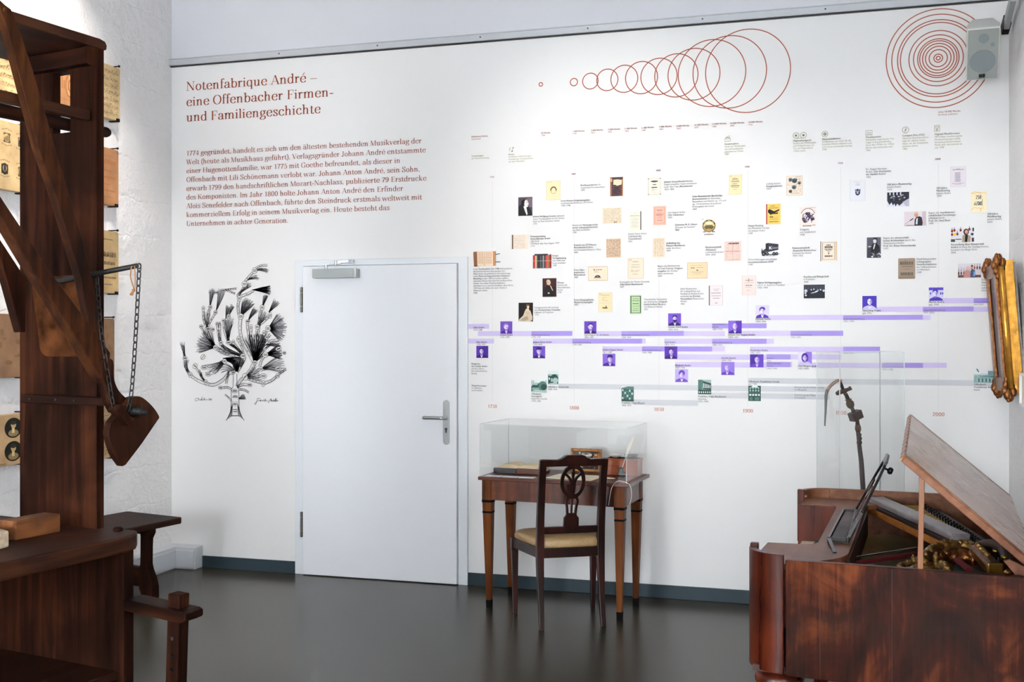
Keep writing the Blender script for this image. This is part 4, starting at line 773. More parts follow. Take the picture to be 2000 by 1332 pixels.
# ---- small printed pictures
class Pic(Sheet):
    def __init__(s, rect):
        super().__init__(); x0, y0, x1, y1 = rect; xm, ym = (x0 + x1) / 2, (y0 + y1) / 2
        s.x0, s.x1 = W(x0, ym)[0], W(x1, ym)[0]; s.z1, s.z0 = W(xm, y0)[1], W(xm, y1)[1]; s.rng = random.Random(int(x0 * 7 + y0))
    def U(s, u, v): return (s.x0 + (s.x1 - s.x0) * u, s.z0 + (s.z1 - s.z0) * v)
    def p(s, pts, c, k=1): return s.poly([s.U(*q) for q in pts], c, k + 1)
    def r(s, a, b, c_, d, colr, k=1): return s.p([(a, b), (c_, b), (c_, d), (a, d)], colr, k)
    def e(s, cu, cv, ru, rv, colr, k=1, n=16): return s.p([(cu + ru * math.cos(2 * math.pi * i / n), cv + rv * math.sin(2 * math.pi * i / n)) for i in range(n)], colr, k)
    def l(s, pts, wd, colr, k=1, closed=False): return s.ribbon([s.U(*q) for q in pts], wd * (s.x1 - s.x0), colr, k + 1, closed)
    def text(s, rows, colr, k=2):                # rows: (v, u0, u1, thickness)
        for v, a, b, t in rows:
            u = a
            while u < b - 0.01:
                w_ = s.rng.uniform(.04, .11); e_ = min(b, u + w_); s.r(u, v - t / 2, e_, v + t / 2, colr, k); u = e_ + .018
def pic(name, label, rect, draw):
    q = Pic(rect); draw(q); o = obj(name, q, M['ink'], tl, world=True); o['label'] = label
def paper(c, rows, ink='#6b5a48', edge=None, frame=None, stamp=False):
    def d(q):
        q.r(0, 0, 1, 1, c, 0)
        if edge: q.l([(0.01, 0.005), (.99, .005), (.99, .995), (.01, .995)], .03, edge, 1, True)
        if frame: q.l([(.12, .09), (.88, .09), (.88, .91), (.12, .91)], .025, frame, 1, True)
        if stamp: q.l([(.08 + .09 * math.cos(t * .52) + .06, .92 + .035 * math.sin(t * .52)) for t in range(12)], .018, '#a88a92', 2, True)
        q.text(rows, ink)
    return d
def script(c, ink, rows, dens=.8, margin=.05, t=.018, edge=None):
    def d(q):
        q.r(0, 0, 1, 1, c, 0)
        if edge: q.r(0, 0, .06, 1, edge, 1)
        for i in range(rows):
            v = .96 - (i + .5) * .92 / rows; u = margin
            while u < 1 - margin:
                w_ = q.rng.uniform(.015, .06)
                if q.rng.random() < dens:
                    h = q.rng.uniform(-.3, .3) * .5 / rows; q.r(u, v + h - t / 2, min(u + w_, 1 - margin), v + h + t * q.rng.uniform(.2, 1.0), ink, 2)
                u += w_ + q.rng.uniform(.008, .03)
    return d
CRM, TNK, PNK = '#f1dcb4', '#ead2b8', '#f2b3a0'
def d_wreath(q):
    q.r(0, 0, 1, 1, '#f3d9ae', 0); q.l([(0.01, 0.005), (.99, .005), (.99, .995), (.01, .995)], .03, '#e3bd8c', 1, True); q.l([(.52 + .19 * math.cos(t * .35), .48 + .16 * math.sin(t * .35)) for t in range(18)], .03, '#a98b58', 2, True)
    for t in range(11):
        a = math.pi * t / 10; q.e(.52 + .19 * math.cos(a), .5 + .17 * math.sin(a), .05, .035, '#5c5136' if t % 2 else '#8a6a3a', 3, 8)
    q.text([(.93, .08, .4, .015)], '#b98f63')
pic('document_print', 'cream title page with a wreath', (1067, 353, 1094.4, 390.4), d_wreath)
def d_goethe(q):
    q.r(0, 0, 1, 1, '#4a404a', 0); q.r(.6, .45, 1, .95, '#6d5f68', 1); q.p([(0, 0), (0, .5), (.22, .62), (.45, .55), (.75, .5), (.95, .2), (1, 0)], '#1b181c', 2); q.p([(.36, .5), (.5, .56), (.58, .42), (.66, .1), (.6, .02), (.5, .2)], '#e9e4e6', 3)
    q.e(.38, .68, .17, .19, '#141216', 3); q.p([(.4, .85), (.58, .86), (.68, .78), (.7, .7), (.76, .63), (.7, .61), (.7, .5), (.6, .45), (.48, .5), (.42, .6)], '#ece6e4', 4); q.p([(.24, .8), (.4, .87), (.58, .87), (.46, .8), (.42, .6), (.3, .55)], '#121014', 5); q.e(.62, .71, .04, .014, '#2a2428', 6, 8); q.e(.66, .55, .035, .012, '#8a7a7a', 6, 8)
pic('portrait_print', 'black and white print of a man in profile with dark hair', (1012.4, 385, 1040, 421.5), d_goethe)
pic('document_print', 'handwritten ledger page with a dark spine', (998, 458.3, 1032, 486.3), lambda q: (script('#ecdccb', '#b09a8c', 13, .9, .18, .016)(q), q.r(.07, 0, .13, 1, '#3d2a22', 3), q.r(0, 0, .07, 1, '#e2cdb6', 3)))
def d_bible(q):
    q.p([(0, .92), (.03, .02), (1, .06), (1, .95)], '#5a3a26', 0); q.p([(.17, 1), (.18, .05), (.5, .02), (.49, .97)], '#e6cdb0', 1); q.p([(.5, .97), (.51, .02), (.88, .06), (.87, .97)], '#e9cfb4', 1); q.r(.03, .1, .17, .95, '#8a5c3c', 1); q.p([(.87, .95), (.88, .07), (1, .08), (.98, .95)], '#b8845c', 1)
    for i in range(9): q.text([(.87 - i * .08, .23, .46, .025), (.87 - i * .08, .55, .83, .025)], '#b07f68')
    q.l([(.98, .74), (1.18, .8)], .03, '#1c1a1c', 3); q.l([(.98, .28), (1.2, .28)], .03, '#1c1a1c', 3)
pic('book_print', 'cut-out print of an old open book with straps', (924.6, 489.6, 968.6, 521), d_bible)
def d_spines(q):
    cols = ['#9a2a26', '#b8443a', '#d8c29a', '#6a5a44', '#26262c', '#32343c', '#55575c', '#2c3038', '#8f8a84', '#3a3c44', '#a8332e', '#c0504a', '#8a6a3c', '#a33a34', '#7a1f1f']
    for i, c in enumerate(cols): q.r(i / 15, q.rng.uniform(0, .03), (i + .92) / 15, .88 + q.rng.uniform(-.02, .1), c, 1); q.r(i / 15 + .01, .5, (i + .8) / 15, .53, '#c9b28a', 2)
    q.r(0, 0, 1, .9, '#1a1516', 0); q.r(.08, .88, .82, 1, '#3a3236', 1)
pic('book_print', 'print of a row of red and dark book spines', (1041, 495.8, 1077, 523.9), d_spines)
def d_mozart(q):
    q.r(0, 0, 1, 1, '#2a1113', 0); q.r(0, .55, 1, 1, '#3d171a', 1); q.p([(.12, 0), (.2, .45), (.36, .62), (.55, .62), (.72, .5), (.8, .1), (.78, 0)], '#141013', 2); q.e(.47, .76, .12, .14, '#d8b18c', 4); q.e(.42, .83, .14, .1, '#cbb79a', 5); q.e(.36, .74, .06, .1, '#bfa98c', 5); q.l([(.56, .6), (.64, .5), (.7, .38)], .05, '#d9cdbb', 4); q.e(.45, .2, .08, .04, '#d5a888', 4); q.e(.73, .36, .03, .04, '#c8a08a', 4)
pic('portrait_print', 'dark red painted portrait of a man in a black coat', (1059.7, 543.4, 1086.9, 579.7), d_mozart)
def d_lebrun(q):
    q.r(0, 0, 1, 1, '#17120f', 0); q.p([(0, 0), (.05, .12), (.3, .3), (.45, .5), (.5, .66), (.72, .66), (.8, .5), (.86, .35), (.95, .3), (.95, .08), (.8, 0)], '#c9b8a0', 2); q.p([(.1, .05), (.35, .2), (.6, .3), (.7, .1), (.4, .02)], '#a8977f', 3); q.l([(.5, .6), (.4, .4), (.55, .28)], .07, '#d9bda2', 4); q.l([(.78, .58), (.86, .4), (.9, .25)], .06, '#d9bda2', 4); q.r(.55, .42, .78, .46, '#d0a75c', 4); q.e(.66, .76, .08, .08, '#e0bfa2', 5); q.e(.64, .85, .13, .08, '#5e4634', 4); q.p([(.52, .68), (.72, .68), (.7, .58), (.58, .57)], '#dfc0a6', 4)
pic('portrait_print', 'painted portrait of a seated woman in a pale dress', (1013, 591.2, 1041.2, 627.7), d_lebrun)
pic('document_print', 'dense handwritten letter with two red seals', (1176.9, 405.8, 1214.4, 436.7), lambda q: (script('#ecd8bf', '#9a8570', 16, .85)(q), q.e(.62, .07, .03, .035, '#6a2c1e', 4), q.e(.71, .09, .035, .035, '#7a3526', 4)))
def d_dark(q):
    q.r(0, 0, 1, 1, '#4a3130', 0); q.r(0, 0, .12, 1, '#8a5a3c', 1); q.r(.92, 0, 1, .9, '#a26a44', 1); q.p([(.25, .86), (.55, .88), (.92, .84), (.88, .6), (.7, .57), (.55, .54), (.4, .6), (.25, .6)], '#ecd9b8', 2); q.e(.5, .3, .3, .2, '#3a2a32', 1); q.r(.02, .76, .16, .93, '#d2a064', 2)
    for _ in range(26): q.e(q.rng.uniform(.15, .95), q.rng.uniform(.02, .52), .035, .02, q.rng.choice(['#6d4a3c', '#2e2228', '#7c5642']), 3, 6)
pic('book_print', 'print of a worn dark book with a cream label', (1191.8, 346, 1216.9, 383), d_dark)
def d_abend(q):
    q.r(0, 0, 1, 1, '#f5ecda', 0); q.l([(.08, .1), (.88, .1), (.88, .92), (.08, .92)], .02, '#77777a', 1, True)
    for u, v in ((.08, .1), (.88, .1), (.88, .92), (.08, .92)): q.e(u, v, .05, .035, '#8a8a8c', 2, 6)
    q.e(.48, .78, .27, .045, '#3b3b3e', 2, 8); q.r(.36, .59, .6, .63, '#444448', 2); q.r(.28, .44, .66, .49, '#3a3a3e', 2); q.text([(.72, .4, .58, .015), (.38, .3, .5, .02), (.34, .3, .66, .015), (.28, .3, .5, .015), (.2, .35, .6, .012)], '#9a9698')
pic('document_print', 'framed ornamental title page', (1264.4, 346, 1293.5, 383.4), d_abend)
pic('document_print', 'pale title page with a black right edge', (1228.6, 413, 1252.4, 451.5), lambda q: (paper('#f4eedb', [(.9, .4, .65, .012), (.78, .1, .85, .03), (.68, .35, .65, .012)] + [(.62 - i * .06, .15 + .05 * (i % 3), .8 - .05 * (i % 3), .014) for i in range(8)], '#9b9484')(q), q.r(.93, .06, 1, 1, '#2b2d2c', 3)))
pic('document_print', 'pink framed title page', (1276, 402.5, 1300.8, 439.6), paper(PNK, [(.78, .28, .72, .04), (.68, .35, .65, .015), (.58, .2, .8, .03), (.52, .22, .75, .03), (.43, .35, .68, .015), (.36, .3, .7, .015), (.25, .3, .72, .03)], '#9c4c3e', None, '#b0584a'))
pic('document_print', 'brown densely written music sheet', (1184, 466, 1212.7, 503.2), script('#e4c8ab', '#7f6350', 22, .95, .03, .022))
pic('document_print', 'ruled manuscript with columns', (1275.2, 464.8, 1298.3, 502.4), lambda q: (script('#eed9c0', '#b39a7e', 18, .8)(q), [q.r(u, .03, u + .015, .97, '#a98d72', 3) for u in (.2, .4, .6, .8)]))
def d_litho(q):
    paper('#f0dcc4', [(.78, .28, .34, .12), (.78, .4, .72, .05), (.68, .33, .5, .02), (.6, .3, .55, .02), (.12, .28, .66, .02)], '#7d6a5c', '#c79e7c')(q)
    q.p([(.3, .2), (.36, .32), (.42, .38), (.5, .4), (.58, .36), (.66, .2)], '#3a332e', 3); q.e(.48, .3, .06, .04, '#8c8076', 4)
pic('document_print', 'landscape title sheet with a dark vignette', (1149, 521, 1187, 547.8), d_litho)
pic('document_print', 'cream serenade title page', (1226.6, 504.4, 1257, 544), paper('#f2dfc8', [(.83, .3, .66, .03), (.67, .22, .72, .02), (.56, .22, .75, .025), (.4, .2, .35, .03), (.4, .45, .75, .02), (.34, .2, .7, .015), (.22, .3, .65, .02)], '#a08a78', '#d6b594', None, True))
pic('document_print', 'cream printed sheet with a small vignette', (1169, 571.3, 1195.6, 609), lambda q: (paper('#f0d8ae', [(.86, .2, .8, .03), (.74, .3, .6, .02), (.66, .3, .4, .03), (.58, .3, .7, .02), (.45, .1, .9, .01)], '#b29a78', '#dcb988', None, True)(q), q.p([(.25, .2), (.35, .25), (.5, .22), (.55, .34), (.62, .24), (.7, .18), (.45, .16)], '#5d5242', 3)))
def d_green(q):
    q.r(0, 0, 1, 1, '#c3d6ae', 0); q.l([(.1, .07), (.9, .07), (.9, .93), (.1, .93)], .085, '#2f4a2f', 1, True); q.r(.15, .1, .85, .9, '#b5cf9f', 1); q.text([(.8, .25, .75, .02), (.7, .2, .8, .03), (.55, .25, .75, .04), (.42, .2, .8, .015), (.3, .3, .7, .015), (.2, .25, .75, .02)], '#3c5a3a')
pic('document_print', 'green title page with a dark green border', (1230, 576, 1253.2, 613.6), d_green)
pic('document_print', 'tan landscape music title', (1342.3, 512.8, 1381.8, 543.4), lambda q: (paper('#eecfa8', [(.82, .2, .75, .02), (.66, .18, .4, .08), (.68, .45, .8, .03), (.4, .2, .8, .03), (.32, .3, .7, .02), (.24, .25, .65, .02)], '#a8906e', '#cfa478')(q), q.e(.5, .51, .06, .03, '#3b352c', 3)))
pic('book_print', 'white catalogue with a dark spine', (1386, 557.8, 1411.8, 596.4), lambda q: (paper('#efe4e4', [(.82, .25, .75, .02), (.74, .35, .65, .02), (.62, .12, .85, .035), (.48, .15, .85, .025), (.36, .25, .75, .03), (.12, .4, .6, .04)], '#8d8286', '#c9b8b8')(q), q.r(-.06, 0, .02, 1, '#6f5f63', 3)))
pic('document_print', 'folded pink music journal page', (1414.5, 471, 1447.9, 509.8), lambda q: (script('#ecccc0', '#a2726a', 12, .75, .1, .014)(q), q.text([(.88, .25, .85, .07)], '#5e3f3c', 4), q.r(.49, 0, .51, 1, '#b58a80', 3), q.r(0, .49, 1, .505, '#a07068', 3), q.l([(.1, .06), (.88, .06), (.88, .46), (.1, .46)], .012, '#8c5f58', 3, True)))
def d_oliver(q):
    q.r(0, 0, 1, 1, '#f2ece8', 0); q.l([(.5 + .38 * math.cos(t * .2), .56 + .28 * math.sin(t * .2)) for t in range(31)], .09, '#7d6a42', 2, True); q.e(.5, .56, .34, .25, '#d8c690', 1); q.p([(.18, .5), (.3, .6), (.7, .6), (.82, .5), (.7, .38), (.5, .32), (.3, .38)], '#5a5132', 2); q.e(.5, .7, .22, .06, '#efe8c8', 3); q.e(.5, .36, .2, .06, '#b98c54', 3); q.e(.1, .9, .1, .06, '#d7ccd2', 2)
    for t in range(9): q.e(.5 + .37 * math.cos(t * .39), .58 + .27 * math.sin(t * .39), .06, .04, '#4d4a28' if t % 2 else '#a8863c', 3, 8)
    q.text([(.13, .2, .8, .045), (.2, .35, .65, .015), (.27, .14, .3, .07), (.27, .7, .86, .07)], '#4d4840')
pic('document_print', 'title page with a round painted scene', (1369.3, 424.2, 1400.3, 463), d_oliver)
pic('document_print', 'cream clarinet title page', (1424, 341.3, 1449, 380), paper('#f3dcae', [(.84, .35, .55, .02), (.78, .25, .7, .04), (.69, .18, .8, .025), (.64, .2, .78, .025), (.54, .25, .65, .03), (.44, .15, .8, .045), (.36, .2, .75, .02), (.26, .3, .65, .015)], '#6f5b3e', '#e2c393', None, True))
pic('document_print', 'pale pink edition title page', (1449.4, 538.3, 1476, 576.5), lambda q: (paper('#f0ddd6', [(.76, .25, .48, .04), (.76, .58, .8, .04), (.64, .15, .85, .015), (.5, .25, .75, .05), (.4, .25, .7, .015), (.24, .35, .6, .015)], '#8e7d78', '#d9c1b8')(q), q.r(.48, .68, .53, .86, '#77706a', 3)))
def d_yellow(q):
    q.r(0, 0, 1, 1, '#efbe5c', 0); q.r(0, 0, .08, 1, '#9c2b22', 1); q.text([(.9, .3, .6, .03), (.8, .2, .85, .03)], '#4c4232'); q.p([(.12, .7), (.25, .75), (.55, .64), (.92, .74), (.9, .66), (.6, .55), (.85, .58), (.8, .5), (.45, .5), (.3, .46), (.16, .58)], '#26231e', 3); q.e(.24, .63, .12, .09, '#1e1c18', 4)
    q.text([(.36, .25, .5, .08), (.32, .3, .8, .015), (.24, .25, .85, .02), (.12, .2, .85, .04)], '#6d5a34')
pic('book_print', 'yellow catalogue cover with a red spine', (1496.3, 398.4, 1524.6, 437.7), d_yellow)
def d_komp(q):
    q.r(0, 0, 1, 1, '#efdcc8', 0); q.l([(.02, .02), (.98, .02), (.98, .98), (.02, .98)], .03, '#cfae94', 1, True)
    for u, v, r_, c in ((.25, .8, .13, '#6f7a80'), (.8, .63, .13, '#a8988c'), (.47, .42, .14, '#5d6a68'), (.25, .22, .11, '#4c4c50'), (.5, .74, .16, '#3d4a5a'), (.6, .8, .09, '#5f8c8a')): q.e(u, v, r_, r_ * .75, c, 2); q.e(u, v - .02, r_ * .55, r_ * .4, '#39424a', 3)
    for _ in range(60): q.e(q.rng.uniform(.1, .92), q.rng.uniform(.15, .85), .03, .015, q.rng.choice(['#8c8c80', '#a79a88', '#5f6a6a', '#b08a74']), 1, 6)
    q.text([(.92, .55, .9, .02), (.12, .3, .8, .02)], '#77706a')
pic('document_print', 'ornate compositions cover with round views', (1536, 342.9, 1567.5, 382.2), d_komp)
def d_zeit(q):
    q.r(0, 0, 1, 1, '#f4e3da', 0); q.p([(.15, .4), (.22, .62), (.4, .72), (.6, .72), (.82, .6), (.9, .35), (.7, .28), (.6, .4), (.5, .25), (.3, .2), (.2, .28)], '#3b2f48', 2)
    for _ in range(40): q.e(q.rng.uniform(.2, .85), q.rng.uniform(.24, .66), .04, .03, q.rng.choice(['#efe0dc', '#6a5a78', '#f6ece8']), 3, 7)
    for i in range(12): a = .4 + i * .21; q.r(.5 + .42 * math.cos(a) - .03, .55 + .36 * math.sin(a) - .02, .5 + .42 * math.cos(a) + .03, .55 + .36 * math.sin(a) + .02, '#4a4250', 3)
    q.text([(.06, .2, .7, .05), (.09, .75, .95, .03), (.94, .6, .95, .015)], '#6a5f66')
pic('document_print', 'dance sheet cover with purple figures', (1561.5, 403.4, 1594.5, 443.4), d_zeit)
def d_truck(q):
    q.p([(0, .05), (.2, .0), (.7, 0), (1, .18), (.8, .26), (.1, .16)], '#c4c4d0', 0); q.p([(.24, .95), (.36, 1.0), (.38, .34), (.24, .34)], '#26262e', 1); q.p([(.36, 1), (.88, .9), (.88, .48), (.38, .34)], '#33333c', 1); q.p([(.02, .3), (.05, .65), (.1, .45), (.24, .6), (.26, .2), (.08, .1)], '#3d3d46', 2)
    for u, r_ in ((.14, .14), (.32, .12), (.66, .12), (.8, .11)): q.e(u, .2, r_ * .7, r_ * 1.1, '#18181d', 3); q.e(u, .2, r_ * .3, r_ * .5, '#77777f', 4)
    q.r(.06, .1, .86, .16, '#1e1e24', 4); q.p([(.42, .74), (.46, .74), (.46, .66), (.52, .74), (.56, .74), (.49, .64), (.57, .52), (.52, .52), (.46, .61), (.46, .52), (.42, .52)], '#e6e6ea', 2)
    for i in range(5): q.l([(.58 + i * .058, .56 + i * .006), (.605 + i * .058, .7 - i * .006), (.625 + i * .058, .57 + i * .006)], .012, '#d8d8dd', 2)
pic('photo_print', 'cut-out photo of an old delivery lorry', (1486, 474.4, 1525, 501), d_truck)
def d_kunst(q):
    q.r(0, 0, 1, 1, '#efe0cc', 0); q.r(0, 0, .04, 1, '#3c2c26', 2); q.r(.93, .02, 1, .98, '#d8bb94', 1); q.l([(.13, .08), (.86, .08), (.86, .93), (.13, .93)], .025, '#4b3a36', 1, True); q.text([(.8, .35, .62, .05), (.7, .26, .74, .09), (.6, .25, .73, .04), (.54, .32, .68, .03), (.48, .42, .58, .025), (.25, .26, .74, .07)], '#47403e'); q.r(.47, .34, .53, .43, '#55504c', 2)
pic('document_print', 'cream journal cover with a dark double frame', (1602.4, 471, 1634.8, 510), d_kunst)
def d_staff(q):
    q.r(0, 0, 1, 1, '#1b1d26', 0); q.r(0, .55, 1, 1, '#2a2d38', 1)
    for i in range(7): q.r(.02 + i * .14, .62, .12 + i * .14, .95, '#353844', 2); q.r(.03 + i * .14, .72, .11 + i * .14, .74, '#4d505c', 3)
    for u, v, r_ in ((.1, .55, .08), (.36, .62, .035), (.48, .66, .035), (.68, .6, .03), (.8, .62, .04), (.95, .55, .06), (.1, .22, .05), (.08, .38, .05)): q.e(u, v, r_, r_ * 1.4, '#c9ccd6', 4, 9)
    q.p([(.32, .38), (.5, .45), (.62, .56), (.7, .52), (.6, .44), (.4, .36)], '#e4e6ee', 4)
    for i in range(9): q.r(.3 + i * .075, 0, .31 + i * .075, .35, '#3d404c', 3)
pic('photo_print', 'dark black and white photo of people in a shop', (1569.8, 555.9, 1611, 582.5), d_staff)
pic('document_print', 'white page with a blue coat of arms', (1659.7, 352, 1690.2, 392.6), lambda q: (paper('#e9e8ec', [(.9, .28, .7, .012), (.82, .42, .6, .015), (.77, .36, .68, .02)], '#9a9aa2', '#d6d5da')(q), q.p([(.34, .58), (.42, .54), (.5, .6), (.58, .54), (.68, .58), (.66, .36), (.6, .29), (.5, .26), (.4, .29), (.36, .36)], '#333a55', 2), q.e(.5, .41, .07, .07, '#aab0c4', 3), q.r(.38, .46, .44, .5, '#c9cdd9', 3), q.r(.56, .46, .62, .5, '#c9cdd9', 3)))
def d_hands(q):
    q.r(0, 0, 1, 1, '#d9d9e4', 0); q.p([(0, 1), (1, 1), (1, .5), (.75, .3), (.55, .05), (.46, .2), (.38, 0), (.33, .22), (.26, .08), (.2, .3), (.1, .12), (.04, .3), (0, .4)], '#23232c', 1)
    for i in range(8): q.r(.02 + i * .08, .8, .08 + i * .08, 1, '#c9c9d4' if i % 2 else '#17171e', 2)
    for _ in range(26): q.e(q.rng.uniform(.15, .8), q.rng.uniform(.45, .8), .05, .05, q.rng.choice(['#8d8d98', '#55555f', '#b9b9c4', '#2c2c35']), 2, 7)
    q.p([(.7, .3), (1, .55), (1, .0), (.85, .0)], '#b0b0bf', 2)
pic('photo_print', 'black and white photo of busy hands', (1732.8, 375.3, 1775.6, 403.4), d_hands)
def d_speech(q):
    q.r(0, 0, 1, 1, '#dccfd2', 0); q.r(.82, 0, 1, 1, '#c4b4b8', 1); q.p([(.46, 0), (.48, .45), (.56, .62), (.7, .66), (.8, .58), (.84, .2), (.82, 0)], '#2b2a2e', 2); q.p([(.52, .1), (.55, .5), (.62, .55), (.6, .1)], '#d8dce4', 3); q.e(.55, .78, .085, .17, '#c48c72', 4); q.e(.56, .88, .08, .08, '#d9a68c', 5); q.l([(.01, .1), (.4, .5)], .012, '#3a3638', 3); q.l([(.26, .36), (.41, .52)], .045, '#2a2628', 4); q.p([(0, .02), (.15, .07), (.45, .06), (.48, 0), (0, 0)], '#8d8590', 3)
pic('photo_print', 'colour photo of a bald man speaking at a microphone', (1766, 413.2, 1809, 441), d_speech)
def d_prof(q):
    q.r(0, 0, 1, 1, '#3a3a42', 0); q.r(.0, .5, .45, 1, '#4d4d56', 1); q.r(.75, .3, 1, 1, '#55555e', 1); q.p([(.3, .1), (.28, .55), (.45, .68), (.7, .7), (.92, .55), (.95, .3), (.7, .2)], '#17171c', 2); q.p([(.45, .45), (.52, .66), (.62, .66), (.5, .4)], '#e0e0e6', 3); q.e(.57, .82, .12, .12, '#d2d2d8', 4); q.p([(.45, .88), (.5, .97), (.68, .96), (.7, .84), (.6, .9)], '#1a1a20', 5)
    for _ in range(26): q.e(q.rng.uniform(.35, .98), q.rng.uniform(.02, .28), .05, .035, q.rng.choice(['#e4e4ea', '#55555c', '#9a9aa2', '#202026']), 4, 6)
    q.e(.2, .55, .12, .03, '#b9b9c0', 3)
pic('photo_print', 'black and white photo of a man in a dark suit', (1693, 463.5, 1720.4, 503.6), d_prof)
def d_plate(q):
    q.p([(.04, 0), (.96, 0), (1, .04), (1, .96), (.96, 1), (.04, 1), (0, .96), (0, .04)], '#94806e', 0); q.r(.03, .03, .97, .12, '#7c6a5c', 1); q.text([(.76, .1, .88, .16), (.24, .14, .88, .15)], '#4a4038'); q.text([(.6, .2, .85, .035), (.47, .3, .7, .02), (.88, .38, .44, .03)], '#5d5248')
    for i in range(14): q.r(.1 + i * .058, .68, .115 + i * .058, .84, '#8a7867', 3); q.r(.15 + i * .055, .17, .162 + i * .055, .31, '#8a7867', 3)
pic('photo_print', 'print of a brown lettered stone plate', (1754.2, 504.4, 1787.5, 544.8), d_plate)
def d_woman(q):
    q.r(0, 0, 1, 1, '#e2e0e4', 0)
    for u, v in ((.15, .85), (.42, .85), (.8, .9), (.05, .55), (.28, .58), (.05, .8)): q.e(u, v, .05, .1, '#7a2c24', 2, 10); q.r(u - .01, v + .08, u + .01, v + .22, '#33201c', 2)
    q.e(.16, .56, .06, .1, '#e2c62c', 3, 10); q.r(0, .03, .18, .22, '#3a4a3c', 2); q.r(.2, .18, .46, .24, '#44444a', 2); q.r(.93, .75, 1, 1, '#2a3040', 2); q.e(.92, .55, .07, .1, '#33415a', 2, 8); q.r(.9, .02, 1, .3, '#3a3a44', 2)
    q.p([(.48, 0), (.5, .45), (.58, .55), (.75, .52), (.86, .4), (.84, 0)], '#a8957f', 3); q.p([(.6, 0), (.62, .5), (.74, .5), (.7, 0)], '#16141a', 4); q.e(.66, .72, .12, .22, '#2f1a18', 4); q.e(.67, .72, .07, .14, '#d9a08c', 5); q.e(.67, .66, .03, .02, '#a5484a', 6, 8)
pic('photo_print', 'colour photo of a woman among hanging violins', (1857.2, 445.4, 1902.3, 473), d_woman)
def d_pair(q):
    q.r(0, 0, 1, 1, '#cfc9d0', 0); q.r(0, .75, 1, 1, '#dad6dc', 1); q.r(0, 0, 1, .18, '#5c3f3c', 1)
    for i in range(9): u = .03 + i * .115; v = .3 if i < 5 else .68; q.e(u, v, .035, .13, q.rng.choice(['#7d3a28', '#55281e', '#8c4a30']), 2, 9); q.r(u - .008, v + .1, u + .008, v + .3, '#2c1b18', 2)
    q.p([(.24, 0), (.28, .45), (.4, .55), (.52, .45), (.55, 0)], '#b98078', 3); q.e(.43, .68, .06, .12, '#dba58e', 4); q.p([(.52, 0), (.55, .5), (.64, .6), (.74, .5), (.76, 0)], '#3a4660', 3); q.e(.61, .74, .055, .11, '#c9947c', 4); q.e(.61, .82, .06, .05, '#2a2020', 5); q.p([(.66, .1), (.68, .45), (.73, .4), (.74, .1)], '#6d93c4', 4)
pic('photo_print', 'colour photo of two people between violins', (1871, 514.5, 1915.9, 542), d_pair)
pic('document_print', 'pale jubilee page with a small framed text', (1856, 325, 1886.6, 365.2), lambda q: (paper('#e7dfe4', [(.88, .4, .62, .015), (.84, .15, .88, .03), (.18, .1, .9, .015), (.13, .3, .7, .015)], '#6d6a78', '#dccfd6')(q), q.l([(.3, .72), (.28, .26), (.72, .26)], .014, '#77748a', 2), [q.text([(.69 - i * .045, .33, .68 - .06 * (i % 2), .024)], '#77748a') for i in range(10)]))
def d_250(q):
    q.r(0, 0, 1, 1, '#f3e6c0', 0); q.l([(.02, .9), (.25, .98), (.5, .92), (.75, .93), (.98, .88)], .02, '#d6a24a', 2); q.l([(.05, .93), (.2, .87), (.35, .95), (.6, .93), (.7, .75), (.66, .62)], .016, '#d96a3c', 2); q.l([(.03, .12), (.2, .24), (.4, .2), (.6, .2), (.68, .06), (.6, .08), (.62, .18), (.8, .2)], .018, '#d97a4a', 2)
    NB = '#1d2a45'
    for pts in ([(.32, .77), (.36, .8), (.41, .77), (.33, .63), (.42, .63)], [(.52, .8), (.46, .8), (.46, .73), (.51, .72), (.5, .63), (.45, .63)], [(.56, .72), (.58, .8), (.62, .79), (.63, .7), (.61, .63), (.57, .64), (.56, .72)],
                [(.2, .33), (.26, .52), (.32, .33)], [(.22, .4), (.3, .4)], [(.35, .33), (.35, .52), (.43, .33), (.43, .52)], [(.47, .33), (.47, .52), (.54, .47), (.54, .38), (.47, .33)], [(.58, .33), (.58, .52), (.64, .49), (.64, .44), (.58, .42), (.65, .33)], [(.75, .52), (.69, .52), (.69, .33), (.76, .33)], [(.69, .43), (.74, .43)], [(.71, .55), (.75, .6)]): q.l(pts, .035, NB, 3)
pic('document_print', 'cream jubilee poster lettered 250 ANDRÉ', (1896.2, 373.4, 1927, 414.7), d_250)

